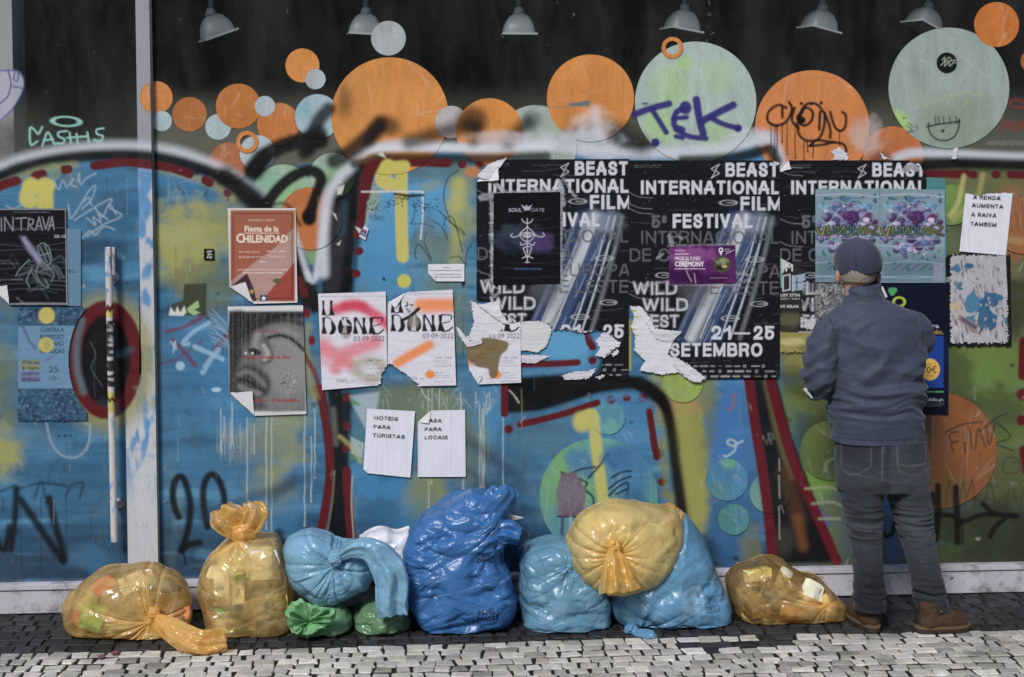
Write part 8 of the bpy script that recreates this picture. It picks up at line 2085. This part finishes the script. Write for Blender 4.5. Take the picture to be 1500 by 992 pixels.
h = .024 * fl * np.clip(low + .10, 0, 1) + .009 * fl2 * low + .020 * dg1 * np.exp(-((py - 520) / 46) ** 2) * (1 - armL) +   .016 * armf * armL + .007 * ridge(V[:, 0] * 5, V[:, 1] * 6, V[:, 2] * 22) * neck + .003 * fbm(V[:, 0] * 16, V[:, 1] * 16, V[:, 2] * 16, 2) + .010 * ridge(V[:, 0] * 6 + 3, V[:, 1] * 6, V[:, 2] * 9 + V[:, 0] * 7) * np.clip((px - 1325) / 20, 0, 1)
h = h - .005 * np.exp(-((py - 443) / 3.5) ** 2) * (px > 1228) * (px < 1310)                       # seam under the collar
V = V + N * (h - .011)[:, None]
# hem cut straight, and the inside of the collar opened
C = np.broadcast_to(np.array([.046, .057, .092]), V.shape).copy()
sm = (.028, .03, .042)
for p, w, op in (([(1217, 470), (1224, 500), (1226, 540), (1222, 580)], 1.6, .7), ([(1347, 456), (1352, 480), (1350, 520), (1350, 560)], 1.6, .6), ([(1217, 468), (1212, 474), (1208, 482)], 1.4, .5), ([(1217, 640), (1260, 645), (1310, 645), (1353, 640)], 1.6, .8), ([(1240, 443), (1262, 437), (1290, 430)], 1.6, .6)):
    C = seam(V, C, p, w, sm, op)
npmesh('jacket', V, Q, None, C, M_JACKET, man)

# --- cap and hair
cc = hc + np.array([.002, .004, .048])
n, m_ = 34, 72
ps = np.linspace(0.01, 1.95, n)[:, None]; th = np.linspace(0, 2 * PI, m_, endpoint=False)[None]
pan = .0016 * np.abs(np.sin(th * 3 + .5)) ** .3
k = 1 + .02 * fbm(np.cos(th) * 2, np.sin(th) * 2, ps * 2.0, 2)
d = np.stack([np.sin(ps) ** .9 * np.cos(th) * .099, np.sin(ps) ** .9 * np.sin(th) * .118, np.cos(ps) * .108 - .014 + 0 * th], -1) * k[..., None]
d *= (1 + pan * 8 * np.sin(ps))[..., None]
rotc = np.array(Matrix.Rotation(math.radians(4), 3, 'X') @ Matrix.Rotation(math.radians(-7), 3, 'Y') @ Matrix.Rotation(.25, 3, 'Z'))
Vc = d @ rotc.T + cc
inn = (d * .965) @ rotc.T + cc
Vall = np.concatenate([Vc, inn[::-1]], 0)
seamc = np.exp(-((np.mod(th * 3 + .5, PI) - 0) / .09) ** 2) + np.exp(-((np.mod(th * 3 + .5, PI) - PI) / .09) ** 2)
cb = np.array([.040, .043, .075])[None, None] * (1 - .35 * np.clip(seamc * np.sin(ps), 0, 1))[..., None] * np.where(ps > 1.84, .75, 1)[..., None]
cap = npmesh('cap', Vall, grid_quads(2 * n, m_, True, True), [[k2, (k2 + 1) % m_, 0] for k2 in range(1, m_ - 1)], np.concatenate([cb, cb[::-1]]), M_CAP, man)
bt = np.array([0, 0, .096]) @ rotc.T + cc
MB().tube([tuple(bt - np.array([0, 0, .004])), tuple(bt + np.array([0, 0, .004]))], [.009, .006], 14).build('button', noisy_mat('cap_button', (.05, .052, .09), .1, 40, .7), cap, smooth=True)
u = np.linspace(-1, 1, 25)[None]; v = np.linspace(0, 1, 12)[:, None]
bx = u * .082 * (1 - .25 * v ** 2); by = .085 + .03 * (1 - u ** 2) + v * .065 * np.sqrt(np.clip(1 - .8 * u ** 2, 0, 1)); bz = -.030 - .018 * v + .0 * u - .02 * u ** 2
Bv = np.stack(np.broadcast_arrays(bx, by, bz), -1) @ np.array(Matrix.Rotation(.1, 3, 'X')).T + cc
B2 = Bv - np.array([0, 0, .004])
Vb = np.concatenate([Bv, B2[::-1]], 0)
npmesh('brim', Vb, grid_quads(24, 25), None, np.broadcast_to(np.array([.04, .043, .075]), Vb.shape), M_CAP, cap)
ps = np.linspace(1.35, 2.15, 22)[:, None]; th = np.linspace(PI * .98, 2.02 * PI, 60)[None]
rr = 1 + .03 * noise3(th * 14, ps * 3, 2.0)
hv = np.stack([np.sin(ps) * np.cos(th) * .083, np.sin(ps) * np.sin(th) * .105, np.cos(ps) * .118 + 0 * th], -1) * rr[..., None] + hc + np.array([0, 0, .018])
npmesh('hair', hv, grid_quads(22, 60), None, None, M_HAIR, man)

# --- boots
def boot(heel, direc, L, label=None):
    d = np.array(direc, float); d /= np.linalg.norm(d); s = np.array([d[1], -d[0], 0.0]); z = np.array([0, 0, 1.0])
    rows = [(-.02, .03, .05), (0.0, .040, .075), (.06, .043, .085), (.11, .043, .07), (.17, .047, .055), (.22, .045, .048), (.25, .036, .04), (.268, .018, .03)]
    k = L / .28
    # shaft and foot fused
    foot = []
    P = []
    th = np.linspace(0, PI, 15)
    sh = tube_np([heel + d * .045 * k + z * .045, heel + d * .042 * k + z * .09, heel + d * .04 * k + z * .135], [.045, .045, .045], 24)
    fb = [ellipsoid(heel + d * .035 * k + z * .055, (.046, .046, .05)), tube_np([heel + d * .02 * k + z * .05, heel + d * .11 * k + z * .055, heel + d * .18 * k + z * .048, heel + d * .235 * k + z * .042], [.044, .046, .045, .036], 24)]
    V, N, Q = fuse([sh] + fb, .005, 5)
    V[:, 2] = np.maximum(V[:, 2], .03)
    V = V + N * (.0015 * ridge(V[:, 0] * 20, V[:, 1] * 20, V[:, 2] * 30))[:, None]
    o = npmesh('boot', V, Q, None, None, M_BOOT, man)
    # sole outline
    t = np.linspace(0, 2 * PI, 48, endpoint=False)
    ol = []
    for a in t:
        c_, s__ = math.cos(a), math.sin(a)
        x = .118 * k + .152 * k * math.copysign(abs(c_) ** .8, c_); w = (.047 if c_ > -.2 else .043) * math.copysign(abs(s__) ** .75, s__) * (1 + .1 * math.sin(c_ * 2))
        ol.append(heel + d * x + s * w)
    def layer(z0, z1, g, mat, nm):
        m = MB(); cen = heel + d * .118 * k
        A_ = [tuple(cen + (p - cen) * g + z * z0) for p in ol]; B_ = [tuple(cen + (p - cen) * g + z * z1) for p in ol]
        m.prism(A_, B_).build(nm, mat, o, bevel=.002)
    layer(.004, .022, 1.0, M_SOLE, 'sole'); layer(.0225, .034, 1.03, M_WELT, 'welt')
    for i, q in enumerate((.055,)):
        c_ = heel + d * (.085 * k + .012 * i) + z * (.125 - .022 * i) - s * (.044 if d[0] > 0 else -.044) * (1 if abs(d[0]) > .5 else 0)
        if abs(d[0]) > .5:
            c_ = heel + d * (.088 * k + .010 * i) + z * (.106 - .022 * i) + np.array([0, -.046, 0])
            MB().tube([tuple(c_), tuple(c_ + np.array([0, -.004, 0]))], .0042, 12).build('eyelet', noisy_mat('brass', (.5, .36, .12), .1, 20, .35, .5, metallic=.8), o)
for base, dr in ((at_z(1280, 926), (-.18, 1.0)), (at_z(1350, 927), (1.0, .12))):
    b0 = np.array(base); b0[2] = 0
    boot(b0 + np.array([0, .0, 0]), (*dr, 0), .235)
# paper strip in the left hand
P0 = [mpt(x, y, d) for x, y, d in ((1176, 570, YM - .02), (1181, 568, YM - .03), (1191, 583, YM - .03), (1188, 584, YM - .02))]
m = MB(); m.prism([tuple(p) for p in P0], [tuple(p + np.array([0, .002, 0])) for p in P0]); o = m.build('paper_strip', noisy_mat('strip_paper', (.6, .6, .6), .05, 8, .6))
tag(o, 'narrow white paper strip hanging by the left elbow of the man', 'paper')

# ------------------------------------------------------------------ weeds and litter
M_LEAF = noisy_mat('weed_leaf', (.06, .085, .03), .35, 30, .6, .3)
def weed(px, py, y, h, n, label, seed):
    R_ = random.Random(seed); c = at_z(px, py, 0.0); c[1] = y
    m = MB()
    r = empty('weed', tuple(c), label, 'plant', 'weeds at the foot of the shop front')
    stems, leaves = MB(), MB()
    for k in range(n):
        a = R_.uniform(0, 2 * PI); L = h * R_.uniform(.6, 1.1); t = Vector((math.cos(a) * .4 * L, math.sin(a) * .25 * L - .005, L)) + Vector(c)
        mid = (Vector(c) + t) / 2 + Vector((0, 0, .15 * L))
        stems.tube([tuple(c), tuple(mid), tuple(t)], [.0022, .0016, .001], 6)
        for j in range(2):
            p = t if j == 0 else mid; b = a + R_.uniform(-1, 1); l = h * R_.uniform(.25, .45)
            e = p + Vector((math.cos(b) * l, math.sin(b) * l * .6, R_.uniform(-.2, .3) * l)); w = Vector((-math.sin(b), math.cos(b) * .6, .4)) * l * .25
            q = (p + e) / 2 + Vector((0, 0, .12 * l))
            leaves.prism([tuple(p), tuple(q + w), tuple(e), tuple(q - w)], [tuple(v + Vector((0, 0, .0012))) for v in (p, q + w, e, q - w)])
    stems.build('stem', M_LEAF, r); leaves.build('leaf', M_LEAF, r)
weed(1424, 888, -.02, .075, 4, 'thin pale weed growing under the sill right of the boots', 3)
weed(108, 924, -.03, .03, 9, 'low tuft of weeds under the sill left of the lying yellow bag', 5)
weed(160, 922, -.03, .022, 7, 'tiny weed tuft half behind the lying yellow bag', 6)
weed(1470, 886, -.02, .03, 5, 'low weed at the right edge under the sill', 8)
def litter(pts, colr, label, z=.008):
    P = [at_z(x, y, z) for x, y in pts]
    m = MB(); m.prism([tuple(p + np.array([0, 0, .004 + .004 * (i % 2)])) for i, p in enumerate(P)], [tuple(p) for p in P])
    o = m.build('wrapper', noisy_mat('litter', tuple(alb(colr)), .2, 60, .5, .4), None); tag(o, label, 'litter', 'crushed wrappers on the cobbles')
litter([(143, 962), (149, 960.5), (154, 961.5), (152, 964), (145, 965)], (120, 84, 96), 'pink crushed wrapper on the cobbles, left of two near the lying yellow bag')
litter([(162, 957), (169, 955.5), (175, 956.5), (172, 958.4), (164, 959)], (130, 60, 76), 'darker pink crushed wrapper on the cobbles, right of two near the lying yellow bag')
